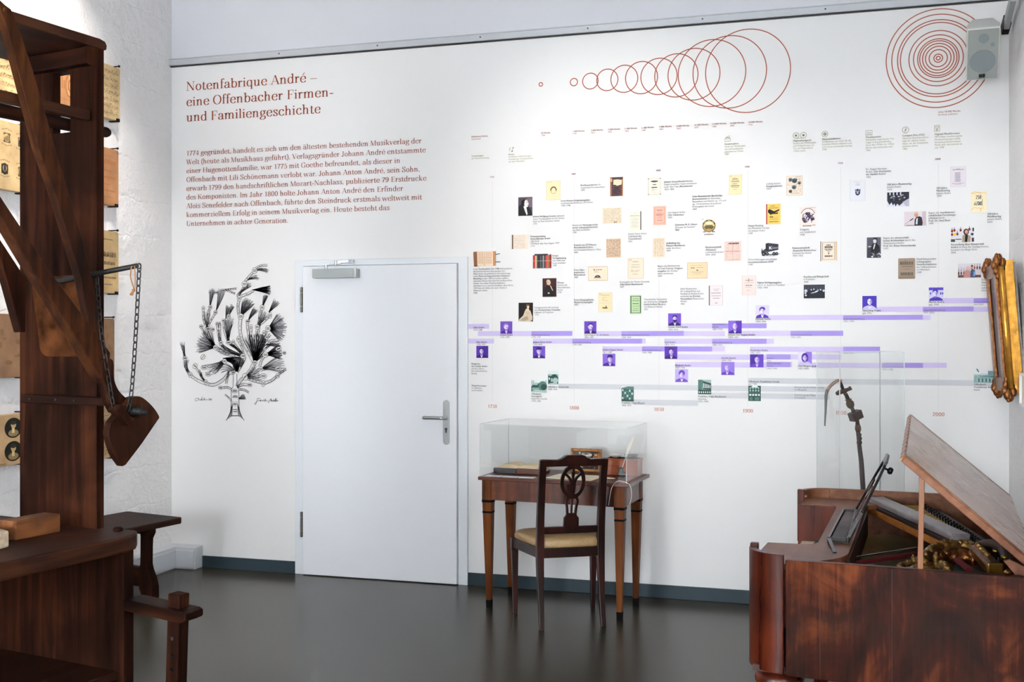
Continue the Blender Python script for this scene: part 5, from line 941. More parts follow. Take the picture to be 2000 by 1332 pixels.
# ---- purple portraits
def face(bg, dark, mid, light, hair='short', turn=0.0, bg2=None, coat=None, collar=True, beard=None, hat=False, profile=0, lightcoat=False):
    def d(q):
        q.r(0, 0, 1, 1, bg, 0)
        if bg2: q.r(.55, .1, 1, 1, bg2, 1)
        c = coat or dark; x = .5 + turn
        q.p([(.02, 0), (.08, .16), (.3, .27), (x - .1, .3), (x + .12, .3), (.74, .25), (.93, .14), (.99, 0)], c, 2)
        if collar: q.p([(x - .11, .3), (x, .18), (x + .11, .3), (x + .04, .04), (x - .04, .04)], light, 3)
        if hair == 'long': q.e(x, .56, .25, .36, dark, 3)
        if hair == 'bun': q.e(x, .68, .24, .25, dark, 3)
        q.p([(x - .08, .24), (x + .09, .24), (x + .09, .42), (x - .08, .42)], mid, 4)
        if profile:
            s_ = profile; q.e(x, .6, .17, .23, light, 5)
            q.p([(x + s_ * .1, .76), (x + s_ * .17, .66), (x + s_ * .25, .55), (x + s_ * .18, .52), (x + s_ * .17, .42), (x + s_ * .08, .37), (x, .45), (x, .7)], light, 6)
            q.p([(x - s_ * .02, .42), (x - s_ * .16, .5), (x - s_ * .02, .62)], mid, 7); q.e(x + s_ * .11, .6, .035, .016, dark, 8, 8); q.r(x + s_ * .13 - .03, .45, x + s_ * .13 + .03, .465, mid, 8)
        else:
            q.e(x, .57, .165, .225, light, 5); q.p([(x + .03, .79), (x + .13, .72), (x + .165, .57), (x + .12, .42), (x + .03, .36), (x + .06, .5)], mid, 6)
            for s_ in (-1, 1): q.e(x + s_ * .07, .6, .032, .018, dark, 8, 8); q.r(x + s_ * .07 - .04, .635, x + s_ * .07 + .04, .65, dark, 8)
            q.p([(x - .01, .6), (x + .02, .6), (x + .035, .51), (x - .02, .5)], mid, 7); q.r(x - .05, .44, x + .05, .455, dark, 8)
        if hair == 'short': q.p([(x - .19, .56), (x - .2, .74), (x - .1, .84), (x + .08, .85), (x + .19, .74), (x + .18, .56), (x + .14, .68), (x, .75), (x - .13, .69)], dark, 9)
        if hair == 'bald': q.p([(x - .17, .58), (x - .19, .66), (x - .15, .7), (x - .14, .6)], mid, 9)
        if hair == 'white': q.p([(x - .2, .5), (x - .22, .7), (x - .1, .84), (x + .1, .83), (x + .2, .66), (x + .17, .52), (x + .13, .68), (x - .12, .7)], mid, 9); 
        if hair in ('long', 'bun'): q.p([(x - .2, .5), (x - .2, .74), (x - .08, .86), (x + .1, .85), (x + .2, .7), (x + .2, .45), (x + .15, .62), (x, .76), (x - .12, .66)], dark, 9)
        if hair == 'side': q.p([(x - .2, .5), (x - .22, .76), (x - .05, .87), (x + .16, .83), (x + .22, .68), (x + .18, .6), (x + .02, .72), (x - .12, .7), (x - .15, .55)], dark, 9)
        if hat: q.p([(x - .21, .7), (x - .22, .82), (x - .1, .92), (x + .12, .92), (x + .23, .82), (x + .22, .7)], dark, 10)
        if beard == 'full': q.p([(x - .15, .52), (x - .13, .34), (x, .24), (x + .14, .34), (x + .16, .52), (x + .06, .48), (x - .06, .48)], dark, 10)
        if beard == 'stache': q.p([(x - .08, .455), (x, .485), (x + .08, .455), (x + .06, .435), (x - .06, .435)], dark, 10)
    return d
PB, PD, PM, PL = '#5a35a0', '#2e1260', '#9a80cc', '#e2d8f2'
for lab, rect, dr in (
    ('purple portrait of a wigged man facing left', (977.4, 627.7, 1000.8, 651.7), face('#6a48a8', PD, PM, PL, 'white', 0, None, '#46208a', True, None, False, -1)),
    ('purple portrait of a man with receding hair', (930.4, 675.5, 953.8, 699), face('#5530a0', PD, PM, PL, 'short', -.05, '#3f1f86')),
    ('purple portrait of an old man in a cap', (1041, 676, 1065, 699.8), face('#4f2a9a', PD, PM, PL, 'white', 0, '#6a4ab0', None, True, None, True)),
    ('purple portrait of a man in profile with a high collar', (1141.2, 627.4, 1165, 651.7), face('#5f3aa8', PD, PM, PL, 'short', .03, None, None, True, None, False, -1)),
    ('purple portrait of a man in a flat dark cap', (1177.2, 690.8, 1202, 715), face('#7a5cbc', PD, PM, PL, 'short', .08, None, '#3a1a78', True, None, True)),
    ('purple portrait of a man with a full dark beard', (1305, 612, 1330.2, 636.2), face('#6a48b4', '#2a1058', PM, PL, 'short', .03, None, None, True, 'full')),
    ('purple portrait of a man with a moustache', (1298, 676.4, 1323, 701), face('#4f2a9a', PD, PM, PL, 'short', .03, None, None, True, 'stache')),
    ('lilac portrait of a woman with tied hair', (1318.5, 721, 1344, 746), face('#b9a6dc', '#5a3aa0', PM, PL, 'bun', .02, None, '#6a48b0')),
    ('lilac portrait of a woman with white hair', (1408.6, 707, 1434.6, 732.3), face('#8a6ec8', PD, PM, PL, 'white', -.05, None, '#5532a0')),
    ('purple portrait of a bald man', (1422.5, 626.3, 1448.6, 651.4), face('#7a5cc0', PD, PM, PL, 'bald', 0, '#4f2a9a', '#3a1a80')),
    ('pale portrait of a woman with short dark hair', (1475.7, 595.9, 1502.3, 621), face('#ddd4ee', '#4a2a98', '#b9a8dc', '#f2eefa', 'side', 0, None, '#4a2a98')),
    ('purple portrait of a smiling man in a suit', (1464.9, 692, 1491.2, 717.3), face('#3f1f86', PD, PM, PL, 'bald', .02, '#5a3aa6', '#5a3aa6')),
    ('lilac portrait of a woman with long dark hair', (1558.6, 687.2, 1585.6, 713), face('#e4dcf2', '#3a1c84', PM, PL, 'long', 0, '#8a6ec8', '#cfc2ea', False)),
    ('blue-purple portrait of a man in an open collar', (1684.2, 578, 1712, 604.4), face('#3a2a98', '#2a1a78', PM, '#ecebfa', 'bald', .02, None, '#c9c4ea')),
    ('blue-purple portrait of a young man before violins', (1814, 561.5, 1842.4, 587.5), lambda q: (face('#dcd8f2', '#3a2a98', '#8a80cc', '#efeefa', 'short', -.05, None, '#3f2ea0', False)(q), q.r(0, .8, 1, 1, '#4a3aa8', 1), [q.e(u, .55, .05, .1, '#4a3aa8', 1, 8) for u in (.12, .82, .95)]))):
    pic('portrait_print', lab, rect, dr)
# ---- dark green house views
def house(kind):
    G0, G1, G2, G3 = '#24443c', '#4d7168', '#9db5ae', '#dde6e3'
    def d(q):
        q.r(0, 0, 1, 1, G2, 0)
        if kind == 'court':
            q.r(0, .75, 1, 1, G3, 1); q.p([(.05, .0), (.05, .65), (.3, .6), (.45, .72), (.75, .75), (.95, .55), (.95, .05)], G0, 2); q.e(.7, .3, .25, .2, G2, 3); q.r(.1, .35, .2, .5, G3, 3); q.r(.28, .2, .45, .45, G2, 3); q.p([(0, 0), (1, 0), (.8, .15), (.2, .1)], G2, 4)
        if kind == 'street':
            q.p([(0, .45), (.1, .62), (.4, .6), (.45, .75), (.6, .7), (.6, 0), (0, .0)], G0, 1); q.e(.75, .55, .28, .38, G1, 2); q.e(.82, .45, .2, .25, G0, 3); q.r(.05, .2, .55, .38, G2, 2); q.p([(0, 0), (1, 0), (1, .15), (.3, .22), (0, .1)], G2, 4); q.r(.2, .8, .9, 1, G3, 1)
            for i in range(5): q.r(.08 + i * .1, .24, .13 + i * .1, .34, G0, 3)
        if kind == 'facade':
            q.r(0, 0, 1, 1, G1, 1); q.p([(0, .8), (1, .7), (1, .74), (0, .86)], G0, 2)
            for r_ in range(4):
                for c in range(5): q.r(.06 + c * .19, .16 + r_ * .18 - c * .015, .15 + c * .19, .28 + r_ * .18 - c * .015, G0 if (r_ + c) % 3 else G3, 3)
            q.p([(0, 0), (1, 0), (1, .12), (0, .16)], G0, 4); q.p([(.0, .9), (.5, 1), (0, 1)], G3, 2)
        if kind == 'corner':
            q.r(0, 0, 1, 1, G2, 1); q.p([(0, 1), (.35, 1), (.3, .3), (0, .25)], G1, 2); q.p([(.35, .92), (1, .75), (1, .3), (.35, .33)], G0, 2); q.r(0, 0, 1, .3, G0, 3)
            for i in range(5): q.r(.4 + i * .12, .42, .46 + i * .12, .76 - i * .03, G3, 4)
            for i in range(6): q.e(.1 + i * .16, .14, .05, .07, G3, 4, 7)
        if kind == 'shop':
            q.r(0, 0, 1, 1, G0, 1); q.p([(.2, .88), (.35, 1), (.7, 1), (.82, .88)], G3, 2)
            for r_ in range(2):
                for c in range(4): q.r(.1 + c * .22, .62 + r_ * .17, .22 + c * .22, .74 + r_ * .15, G2, 3)
            for c in range(4): q.r(.08 + c * .23, .34, .24 + c * .23, .46, G3, 3)
            q.r(.0, .52, 1, .55, G1, 3); q.r(.1, .04, .35, .26, G1, 3); q.r(.5, .04, .9, .26, G1, 3)
        if kind == 'modern':
            q.r(0, .6, 1, 1, '#e6ebee', 1); q.p([(.1, 1), (.18, 1), (.25, .78), (.2, .75)], G1, 2); q.p([(0, .48), (.15, .5), (.18, .36), (.68, .62), (.66, .42), (1, .5), (1, 0), (0, 0)], '#7f9b9c', 2); q.r(.66, .4, 1, .86, '#6d8c8c', 2); q.r(.3, .55, .66, .66, '#b9c8cb', 3)
            for i in range(6): q.r(.22 + i * .075, .44, .255 + i * .075, .52, '#3f5d60', 4)
            for i in range(10): q.r(.12 + i * .085, .05, .18 + i * .085, .3, '#2f5552' if i % 2 else '#8fb0ac', 4)
    return d
for lab, rect, kd in (('green-toned view of a courtyard', (1070, 724, 1091, 751), 'court'), ('green-toned view of a street with trees', (1037.6, 742.7, 1067.7, 766.5), 'street'), ('green-toned view of a tall house front', (1214, 754.8, 1238, 784), 'facade'), ('green-toned view of a corner house', (1363.5, 741.6, 1389, 770), 'corner'), ('green-toned view of a shop front', (1461.6, 753.3, 1486, 783.2), 'shop'), ('blue-green view of a modern building', (1902, 720.5, 1943.7, 747.5), 'modern')):
    pic('house_print', lab, rect, house(kd))
bpy.data.objects.remove(_fo); bpy.data.curves.remove(_fc)

# ------------------------------------------------------------------ lithographic pole press (left foreground); its own axes: x across, y away from the viewer
PF = Frame(-2.37, 3.365, -10.9)
press = thing('printing_press', 'tall dark oak hand press with slanting poles and hanging chains at left', 'printing press', (-2.37, 3.365, 0), -10.9)
mb = MB().prism([(-.8, -1.4), (.015, -1.4), (.004, -.06), (-.012, -.012), (-.055, .035), (-.8, .035)], 'z', .792, .85)
obj('bench_top', mb, M['press_y'], press, .008)
obj('end_panel', MB().box(-.74, -.036, -.05, 0, 0, .792), M['press'], press, .004)
obj('side_panel', MB().box(-.76, -.72, -1.38, -.05, 0, .792), M['press_y'], press, .003)
obj('lower_shelf', MB().box(-.72, -.06, -1.38, -.05, .33, .36), M['press_y'], press, .004)
obj('peg', MB().lathe([(.016, 0), (.018, .006), (.012, .012)], (-.115, .0, .85), 12), M['press'], press, smooth=True)
# upright plank with a slot
px0, px1, py0, py1 = -.622, -.209, -.013, .02
s0, s1, sz0, sz1 = -.438, -.348, 2.317, 2.542
mb = MB().box(px0, px1, py0, py1, .85, sz0).box(px0, s0, py0, py1, sz0, sz1).box(s1, px1, py0, py1, sz0, sz1).box(px0, px1, py0, py1, sz1, 2.625)
obj('upright', mb, M['press'], press)
obj('head_board', MB().prism([(-1.2, 2.618), (-1.2, 2.656), (.0, 2.650), (.024, 2.645), (.032, 2.632), (.03, 2.614)], 'x', -.66, -.205), M['press_y'], press, .004)
obj('head_batten', MB().box(-.62, -.213, -.05, -.013, 2.55, 2.612), M['press_x'], press, .003)
obj('corner_block', MB().prism([(-.24, 2.612), (-.212, 2.612), (-.212, 2.545)], 'y', -.05, -.013), M['press'], press)
obj('side_arm', MB().box(-.262, -.222, -1.2, -.03, 2.346, 2.382), M['press_y'], press, .004)
q = PF.at(220, 252, x=-.36)
obj('roller_beam', MB().tube([(-.39, -1.3, 2.352), (-.39, -.6, 2.352), (-.39, .1, 2.352), (-.38, q[1] - .012, 2.352), (-.38, q[1], 2.352)], [.030, .028, .023, .020, .014], 14), M['press_y'], press, smooth=True)
def yz(pts, x): return [PF.at(a, b, x=x)[1:] for a, b in pts]
pol1 = [(-6, -6), (10, 9), (22, 18), (40, 62), (64, 135), (99, 255), (141, 400), (165, 482), (187, 572), (198, 662), (178, 652), (158, 545), (126, 440), (112, 392), (75, 288), (39, 150), (16, 62), (2, 22)]
obj('pole', MB().prism(yz(pol1, -.165), 'x', -.2, -.165), M['pole'], press, .003)
bz = PF.at(11, 21, x=-.165)
obj('pivot_bolt', MB().lathe([(.012, 0), (.012, .004), (.008, .008)], (-.166, bz[1], bz[2]), 12, (1, 0, 0)), M['leather'], press, smooth=True)
pol2 = [(-230, 32), (15, 405), (111, 548), (216, 689), (214, 715), (201, 746), (150, 662), (60, 520), (0, 419), (-230, 66)]
obj('lever_pole', MB().prism(yz(pol2, -.10), 'x', -.152, -.10), M['pole'], press, .003)
arm = bezier_pts([(a, b, 0) for a, b in ((198, 704), (212, 700), (222, 706), (223, 735), (228, 754), (237, 768), (252, 781))], 4)
arm = [(p.x, p.y) for p in arm] + [(262, 806), (244, 812), (226, 806), (215, 786), (207, 752), (200, 738)]
obj('curved_arm', MB().prism(yz(arm, -.085), 'x', -.125, -.085), M['press'], press, .003)
heart = bezier_pts([(a, b, 0) for a, b in ((219, 822), (232, 806), (252, 779), (272, 774), (288, 783), (303, 799), (311, 812))], 4)
heart = [(p.x, p.y) for p in heart] + [(312, 816), (278, 866), (246, 908), (240, 911)] + [(p.x, p.y) for p in bezier_pts([(238, 909, 0), (223, 886, 0), (213, 852, 0), (214, 834, 0), (218, 823, 0)], 4)]
obj('scraper_board', MB().prism(yz(heart, -.068), 'x', -.098, -.068), M['pole'], press, .003)
h0, h1 = PF.at(262, 803, x=-.05), PF.at(287, 806, x=-.02)
obj('scraper_handle', MB().tube(bezier_pts([(-.066, h0[1], h0[2]), (-.045, h0[1] + .01, h0[2]), (-.03, (h0[1] + h1[1]) / 2, h1[2] + .004), (-.02, h1[1], h1[2])], 5), [.02] * 5 + [.017] * 5 + [.011] * 5 + [.006], 10), M['iron'], press, smooth=True)
c0, c1 = PF.at(228, 795, x=-.05), PF.at(252, 826, x=-.05)
obj('scraper_clamp', MB().beam((-.06, c0[1], c0[2]), (-.06, c1[1], c1[2]), .03, .05, (1, 0, 0)), M['press'], press, .004)
br = [(-70, 265), (52, 548), (50, 649), (41, 649), (-70, 240)]
obj('brace', MB().prism(yz([(-190, 14), (0, 467), (53, 548), (50, 649), (41, 649), (0, 500), (-190, 44)], -.40), 'x', -.44, -.40), M['press'], press, .003)
obj('cross_strip', MB().box(-.593, -.133, -.035, -.0135, 1.303, 1.334), M['press_x'], press, .003)
for xx in (-.54, -.40, -.30): obj('nail', MB().lathe([(.006, 0), (.005, .003)], (xx, -.035, 1.319), 8, (0, -1, 0)), M['iron'], press)
# leather tympan hung on the plank
lt = []
for cx_, cz_, a0 in ((-.31, 1.525, -90), (-.305, 1.74, 0), (-.50, 1.735, 90), (-.46, 1.525, 180)):
    for k in range(6): a = R(a0 + 90 * k / 5); lt.append((cx_ + .045 * math.cos(a), cz_ + .045 * math.sin(a)))
obj('leather_tympan', MB().prism(lt, 'y', -.021, -.0135), M['leather'], press, .002)
ra, rb = PF.at(108, 550, y=-.045), PF.at(268, 519, y=-.045)
obj('iron_rod', MB().tube([ra, tuple((ra[i] + rb[i]) / 2 for i in range(3)), rb], [.010, .0095, .009], 10), M['iron'], press, smooth=True)
def chain(pts, name):
    P = bezier_pts(pts, 12); L = [0]
    for i in range(1, len(P)): L.append(L[-1] + (P[i] - P[i - 1]).length)
    pit = .0255; n = int(L[-1] / pit); mbc = MB()
    for k in range(n + 1):
        t = k * pit; i = max(j for j in range(len(L)) if L[j] <= t + 1e-9); i = min(i, len(P) - 2); f = (t - L[i]) / max(1e-6, L[i + 1] - L[i])
        c = P[i].lerp(P[i + 1], f); d = (P[i + 1] - P[i]).normalized(); side = d.cross(Vector((0, 1, .15))).normalized() if k % 2 == 0 else d.cross(Vector((1, 0, .15))).normalized()
        ring = [c + d * (.0165 * math.cos(a)) * (1.0 if abs(math.cos(a)) < .8 else .95) + side * (.0072 * (1 if math.sin(a) > 0 else -1) * min(1, abs(math.sin(a)) * 1.5)) for a in [2 * math.pi * j / 12 for j in range(12)]]
        mbc.tube(ring, .0022, 5, closed=True)
    obj(name, mbc, M['iron'], press)
chain([PF.at(272, 523, y=-.045), PF.at(268, 600, y=-.045), PF.at(262, 700, x=-.01), PF.at(256, 772, x=-.04), PF.at(251, 795, x=-.045), PF.at(247, 806, x=-.05)], 'chain')
chain([PF.at(190, 548, y=-.05), PF.at(197, 640, x=-.09), PF.at(206, 698, x=-.085), PF.at(215, 756, x=-.075), PF.at(221, 790, x=-.07), PF.at(230, 806, x=-.06), PF.at(243, 806, x=-.05)], 'chain')
obj('chain_ring', MB().tube([(rb[0] + .008 + .009 * math.cos(a), rb[1], rb[2] - .002 + .009 * math.sin(a)) for a in [k * math.pi / 6 for k in range(12)]], .0022, 6, closed=True), M['iron'], press)
cpt = [PF.at(a, b, y=-.056) for a, b in ((257, 520), (255, 540), (261, 562), (263, 566), (264, 548), (263, 520))]
mb = MB().tube(bezier_pts(cpt, 5), .002, 6); k_ = PF.at(261, 567, y=-.056); mb.ball(k_, .006); mb.tube([k_, PF.at(255, 576, y=-.056)], [.003, .004], 6); mb.tube([k_, PF.at(258, 577, y=-.056)], [.003, .003], 6)
obj('cord_loop', mb, M['cord'], press)
# foot crank standing beyond the bench
obj('treadle_arm', MB().prism([(-.04, .575), (.225, .562), (.252, .575), (.252, .598), (.235, .604), (-.04, .617)], 'y', -.045, .045), M['press_x'], press, .004)
obj('treadle_post', MB().beam((.155, 0, 0), (.18, 0, .654), .055, .05, (0, 1, 0)), M['press'], press, .004)
for zz in (.50, .44, .39, .34): obj('peg_hole', MB().lathe([(.007, 0), (.007, .002)], (.155 + .025 * zz / .654, -.0255, zz), 10, (0, -1, 0)), M['black'] if zz < .5 else M['steel'], press)
# loose things on the press bench
wb = PF.at(30, 1056, z=.85)
o = thing('wood_block', 'scuffed oblong wooden block lying on the press bench in front of the upright', 'wooden block', (0, 0, 0))
c_, s_ = math.cos(PF.a), math.sin(PF.a)
def pw(x, y): return (PF.o[0] + x * c_ - y * s_, PF.o[1] + x * s_ + y * c_)
A_, B_ = pw(-.274, -.307), pw(-.276, -.128)
o.location = (*A_, .85); o.rotation_euler = (0, 0, math.atan2(B_[1] - A_[1], B_[0] - A_[0]) - R(90))
obj('timber', MB().box(-.082, 0, 0, .19, 0, .066), M['block'], o, .004)
sp = pw(-.18, -.43)
mb = MB().prism([(-.2, -.12), (-.03, -.1), (.0, -.03), (-.012, .035), (-.07, .05), (-.2, .06)], 'z', 0, .056)
rs = obj('stone_fragment', mb, M['raw_stone'], None, .006, origin=(0, 0, 0)); rs.location = (sp[0], sp[1], .85); rs.rotation_euler = (0, 0, R(-10)); tag(rs, 'rough pale limestone fragment at the left picture edge on the press bench', 'stone')

# ------------------------------------------------------------------ trestle bench by the left wall
bench = thing('wooden_bench', 'low dark wooden bench with shaped legs by the white brick wall', 'bench', (-3.81, 5.83, 0), -11)
obj('seat_board', MB().prism([(-.485, -1.3), (0, -1.3), (.004, -.02), (-.012, 0), (-.47, .012), (-.485, -.01)], 'z', .412, .45), M['press_y'], bench, .006)
def leg_prof(sx, cx):                            # shaped leg, flared foot towards sx
    P = [(.035, .41), (.035, .385), (.015, .35), (.012, .30), (.010, .20), (.02, .165), (.045, .12), (.06, .07), (.062, 0), (-.03, 0), (-.055, .05), (-.055, .16), (-.045, .2), (-.043, .36), (-.05, .41)]
    P = [(cx + sx * a, b) for a, b in P]; return P if sx > 0 else P[::-1]
for yy in (-.22, -1.08):
    obj('leg', MB().prism(leg_prof(1, -.06), 'y', yy - .025, yy + .025), M['press'], bench, .004)
    obj('leg', MB().prism(leg_prof(-1, -.42), 'y', yy - .025, yy + .025), M['press'], bench, .004)
    obj('leg_rail', MB().box(-.4, -.09, yy - .02, yy + .02, .06, .175), M['press_x'], bench, .003)
    obj('top_rail', MB().box(-.46, -.03, yy - .02, yy + .02, .375, .412), M['press_x'], bench, .003)
obj('stretcher', MB().box(-.27, -.22, -1.06, -.24, .07, .15), M['press_y'], bench, .003)

# ------------------------------------------------------------------ lithographic stones hung on the left wall
def stone(label, y0, y1, z0, z1, base, draw, shade='#c9a270', th=.04):
    t = thing('lithographic_stone', label, 'printing stone', (XL, (y0 + y1) / 2, z0), 0, 'lithographic stones on the wall')
    xf = XL + .012 + th; r_ = .012; P = []
    for cy, cz, a0 in ((y1 - r_, z1 - r_, 0), (y0 + r_, z1 - r_, 90), (y0 + r_, z0 + r_, 180), (y1 - r_, z0 + r_, 270)):
        for k in range(4): a = R(a0 + 30 * k); P.append((cy + r_ * math.cos(a), cz + r_ * math.sin(a)))
    mb = MB(); mb.cur = lin(base); mb.prism(P, 'x', XL + .012, xf)
    slab = obj('slab', mb, M['stone'], t, .002, world=True)
    q = MB(); rr = random.Random(int(z0 * 100 + y0 * 10))
    def U(u, v, k=1): return (xf + .0004 * k, y0 + (y1 - y0) * u, z0 + (z1 - z0) * v)
    def rect(a, b, c, d, col, k=1): q.cur = lin(col); q.quad(U(a, b, k), U(c, b, k), U(c, d, k), U(a, d, k))
    def ell(cu, cv, ru, rv, col, k=1, n=18): q.cur = lin(col); q.add([U(cu + ru * math.cos(2 * math.pi * i / n), cv + rv * math.sin(2 * math.pi * i / n), k) for i in range(n)], [list(range(n))])
    draw(rect, ell, rr)
    if q.v: obj('drawing', q, M['ink'], slab, world=True)
    for yy in (y0 + .06, y1 - .03):
        mh = MB().tube([(XL, yy, z1 + .008), (xf + .012, yy, z1 + .008)], .004, 8); mh.ball((xf + .014, yy, z1 + .008), .008); mh.v = mh.v; obj('nail', mh, M['hook'], t, world=True)
        mk = MB().box(XL, xf + .012, yy - .012, yy + .012, z0 - .007, z0 - .0005); mk.box(xf + .002, xf + .012, yy - .012, yy + .012, z0 - .007, z0 + .012); obj('bottom_clip', mk, M['hook'], t, world=True)
def d_music(rows=7, ink='#3a2e22'):
    def d(rect, ell, rr):
        for i in range(rows):
            v = .93 - (i + .5) * .9 / rows
            for j in range(5): rect(.06, v - .03 + j * .012, .95, v - .0275 + j * .012, '#8a7250', 1)
            u = .08
            while u < .93:
                h = rr.uniform(-.02, .03)
                if rr.random() < .8: ell(u, v + h, .010, .007, ink, 2, 7); rect(u + .007, v + h, u + .0105, v + h + .035, ink, 2)
                if rr.random() < .25: rect(u, v + h + .03, u + .05, v + h + .037, ink, 2)
                u += rr.uniform(.016, .04)
    return d
def d_title(ink='#6a4424', big=.75):
    def d(rect, ell, rr):
        for v, a, b, t in ((.86, .3, .8, .02), (big, .2, .92, .075), (.6, .35, .8, .03), (.48, .25, .88, .05), (.36, .4, .75, .02), (.25, .3, .9, .03), (.14, .35, .8, .018)):
            u = a
            while u < b: w_ = rr.uniform(.02, .05); rect(u, v - t * rr.uniform(.4, .6), u + w_ * .6, v + t * rr.uniform(.4, .6), ink, 1); u += w_
    return d
def d_emblem(rect, ell, rr):
    for cu, cv, kd in ((.24, .74, 0), (.62, .76, 1), (.24, .32, 2), (.58, .30, 0), (.88, .74, 2), (.88, .30, 1)):
        rect(cu - .06, cv - .07, cu + .06, cv + .07, '#4a443a', 1)
        if kd == 0: ell(cu, cv, .062, .085, '#2f2b26', 2); ell(cu, cv + .01, .038, .05, '#9a8762', 3); rect(cu - .02, cv - .03, cu + .02, cv + .03, '#3a342c', 4); ell(cu, cv + .045, .02, .02, '#3a342c', 4, 8)
        if kd == 1: ell(cu, cv, .07, .06, '#b99c68', 2); [rect(cu - .05 + k * .022, cv - .05, cu - .038 + k * .022, cv + rr.uniform(.0, .06), '#2e2a24', 3) for k in range(5)]
        if kd == 2: ell(cu, cv + .02, .05, .07, '#c2a672', 2); [ell(cu + rr.uniform(-.05, .05), cv + rr.uniform(-.06, .06), .014, .02, '#37322a', 3, 7) for _ in range(12)]
        for s_ in (-1, 1):
            for k in range(7): rect(cu - .09 + k * .027, cv + s_ * .125 - abs(k - 3) * .007 * s_, cu - .078 + k * .027, cv + s_ * .125 + .016 - abs(k - 3) * .007 * s_, '#57492f', 1)
def d_scroll(rect, ell, rr):
    for cu, ru in ((.35, .1), (.72, .12)):
        ell(cu, .5, ru, .3, '#8a5a34', 1, 24); ell(cu + .01, .5, ru * .78, .25, '#c28a58', 2, 24); ell(cu + .02, .5, ru * .5, .17, '#94623a', 3, 20); ell(cu + .03, .5, ru * .36, .12, '#c28a58', 4, 20)
    for k in range(9): rect(.5 + k * .055, .38, .525 + k * .055, .6 + .1 * (k % 3 == 0), '#8a5a34', 3)
    for k in range(12): rect(.2 + k * .06, .84, .23 + k * .06, .87, '#94623a', 1); rect(.2 + k * .06, .12, .23 + k * .06, .16, '#94623a', 1)
def d_ovals(rect, ell, rr):
    for cu, cv in ((.3, .73), (.74, .73), (.3, .27), (.74, .27)):
        ell(cu, cv, .17, .2, '#15140f', 1, 24); ell(cu, cv + .06, .05, .07, '#b79a6a', 2); ell(cu - .0, cv + .1, .055, .04, '#2d261c', 3); ell(cu, cv - .1, .1, .07, '#8b744c', 2); rect(cu - .03, cv - .1, cu + .02, cv - .0, '#d1b482', 3)
    rect(.35, .03, .6, .045, '#6a5534', 1)
d_none = lambda rect, ell, rr: [ell(rr.uniform(.1, .9), rr.uniform(.2, .9), rr.uniform(.02, .09), rr.uniform(.01, .06), '#7a5a3c', 1, 9) for _ in range(14)]
stone('printing stone with music notes right of the press upright, topmost of its column', 5.53, 5.835, 2.904, 3.234, '#e3c795', d_music(7))
stone('reddish printing stone with faint lettering right of the press upright, second from top', 5.50, 5.82, 2.37, 2.72, '#c98f5e', d_title('#9a6238'))
stone('yellowish printing stone with a black title right of the press upright, beside the iron rod', 5.50, 5.82, 1.826, 2.21, '#d8b880', d_title('#4a3a28', .62))
stone('plain brown printing stone just below the rod, right of the press upright', 5.46, 5.78, 1.25, 1.67, '#9d7550', d_none)
stone('printing stone with close music staves behind the heart-shaped scraper board', 5.45, 5.775, .812, 1.127, '#c9a878', d_music(12))
stone('printing stone with large scroll lettering seen through the slot of the press', 5.14, 5.45, 2.905, 3.14, '#c28a58', d_scroll)
stone('printing stone with music notes at the upper left picture edge', 4.60, 4.955, 2.845, 3.18, '#e8c48e', d_music(7, '#5a4632'))
stone('pale printing stone with black emblems left of the press upright', 4.60, 5.02, 2.35, 2.72, '#e8c892', d_emblem)
stone('dull brown printing stone left of the press upright, below the emblem stone', 4.60, 5.02, 1.335, 1.68, '#a67c56', d_none)
stone('printing stone with four dark oval portraits left of the press upright', 4.62, 5.01, .86, 1.135, '#dcb684', d_ovals)

# ------------------------------------------------------------------ writing desk; its own axes: x along the front, y to the wall
desk = thing('writing_desk', 'small walnut writing desk on tapered black-tipped legs beside the door', 'desk', (-1.95, 5.93, 0), -5)
DT = .757; DXR, DYR = .91, .465
obj('desk_top', MB().box(.02, DXR, -.02, DYR - .02, DT - .02, DT), M['desk_top'], desk, .003)
obj('apron', MB().box(.06, .87, .012, .032, .622, DT - .02), M['desk'], desk)
obj('apron', MB().box(.852, .872, .03, .40, .622, DT - .02), M['desk'], desk)
obj('apron', MB().box(.045, .065, .03, .40, .622, DT - .02), M['desk'], desk)
obj('apron', MB().box(.06, .87, .385, .405, .622, DT - .02), M['desk'], desk)
for cx_, cy_ in ((.063, .036), (.847, .036), (.847, .387), (.063, .387)):
    mb = MB(); sx = 1 if cx_ < .4 else -1; sy = 1 if cy_ < .2 else -1
    vs = []; Z = [(.0, .0135), (.045, .0155), (.575, .0275), (.737, .0285)]
    lg = MB().beam((cx_ + sx * .004, cy_ + sy * .004, 0), (cx_, cy_, .62), .027, .027, (0, 1, 0), .056, .056).beam((cx_, cy_, .62), (cx_, cy_, .737), .058, .058, (0, 1, 0))
    leg = obj('leg', lg, M['desk_leg'], desk, .002)
    for z0_, z1_ in ((.607, .621), (.545, .556)):
        h = .0295 if z0_ > .6 else .0272; obj('ebony_band', MB().box(cx_ - h, cx_ + h, cy_ - h, cy_ + h, z0_, z1_), M['ebonised'], leg)
    obj('foot_tip', MB().beam((cx_ + sx * .004, cy_ + sy * .004, 0), (cx_ + sx * .0037, cy_ + sy * .0037, .045), .029, .029, (0, 1, 0), .031, .031), M['ebonised'], leg)
dc, dsn = math.cos(R(-5)), math.sin(R(-5))
def dw(x, y, z=DT): return (-1.95 + x * dc - y * dsn, 5.93 + x * dsn + y * dc, z)
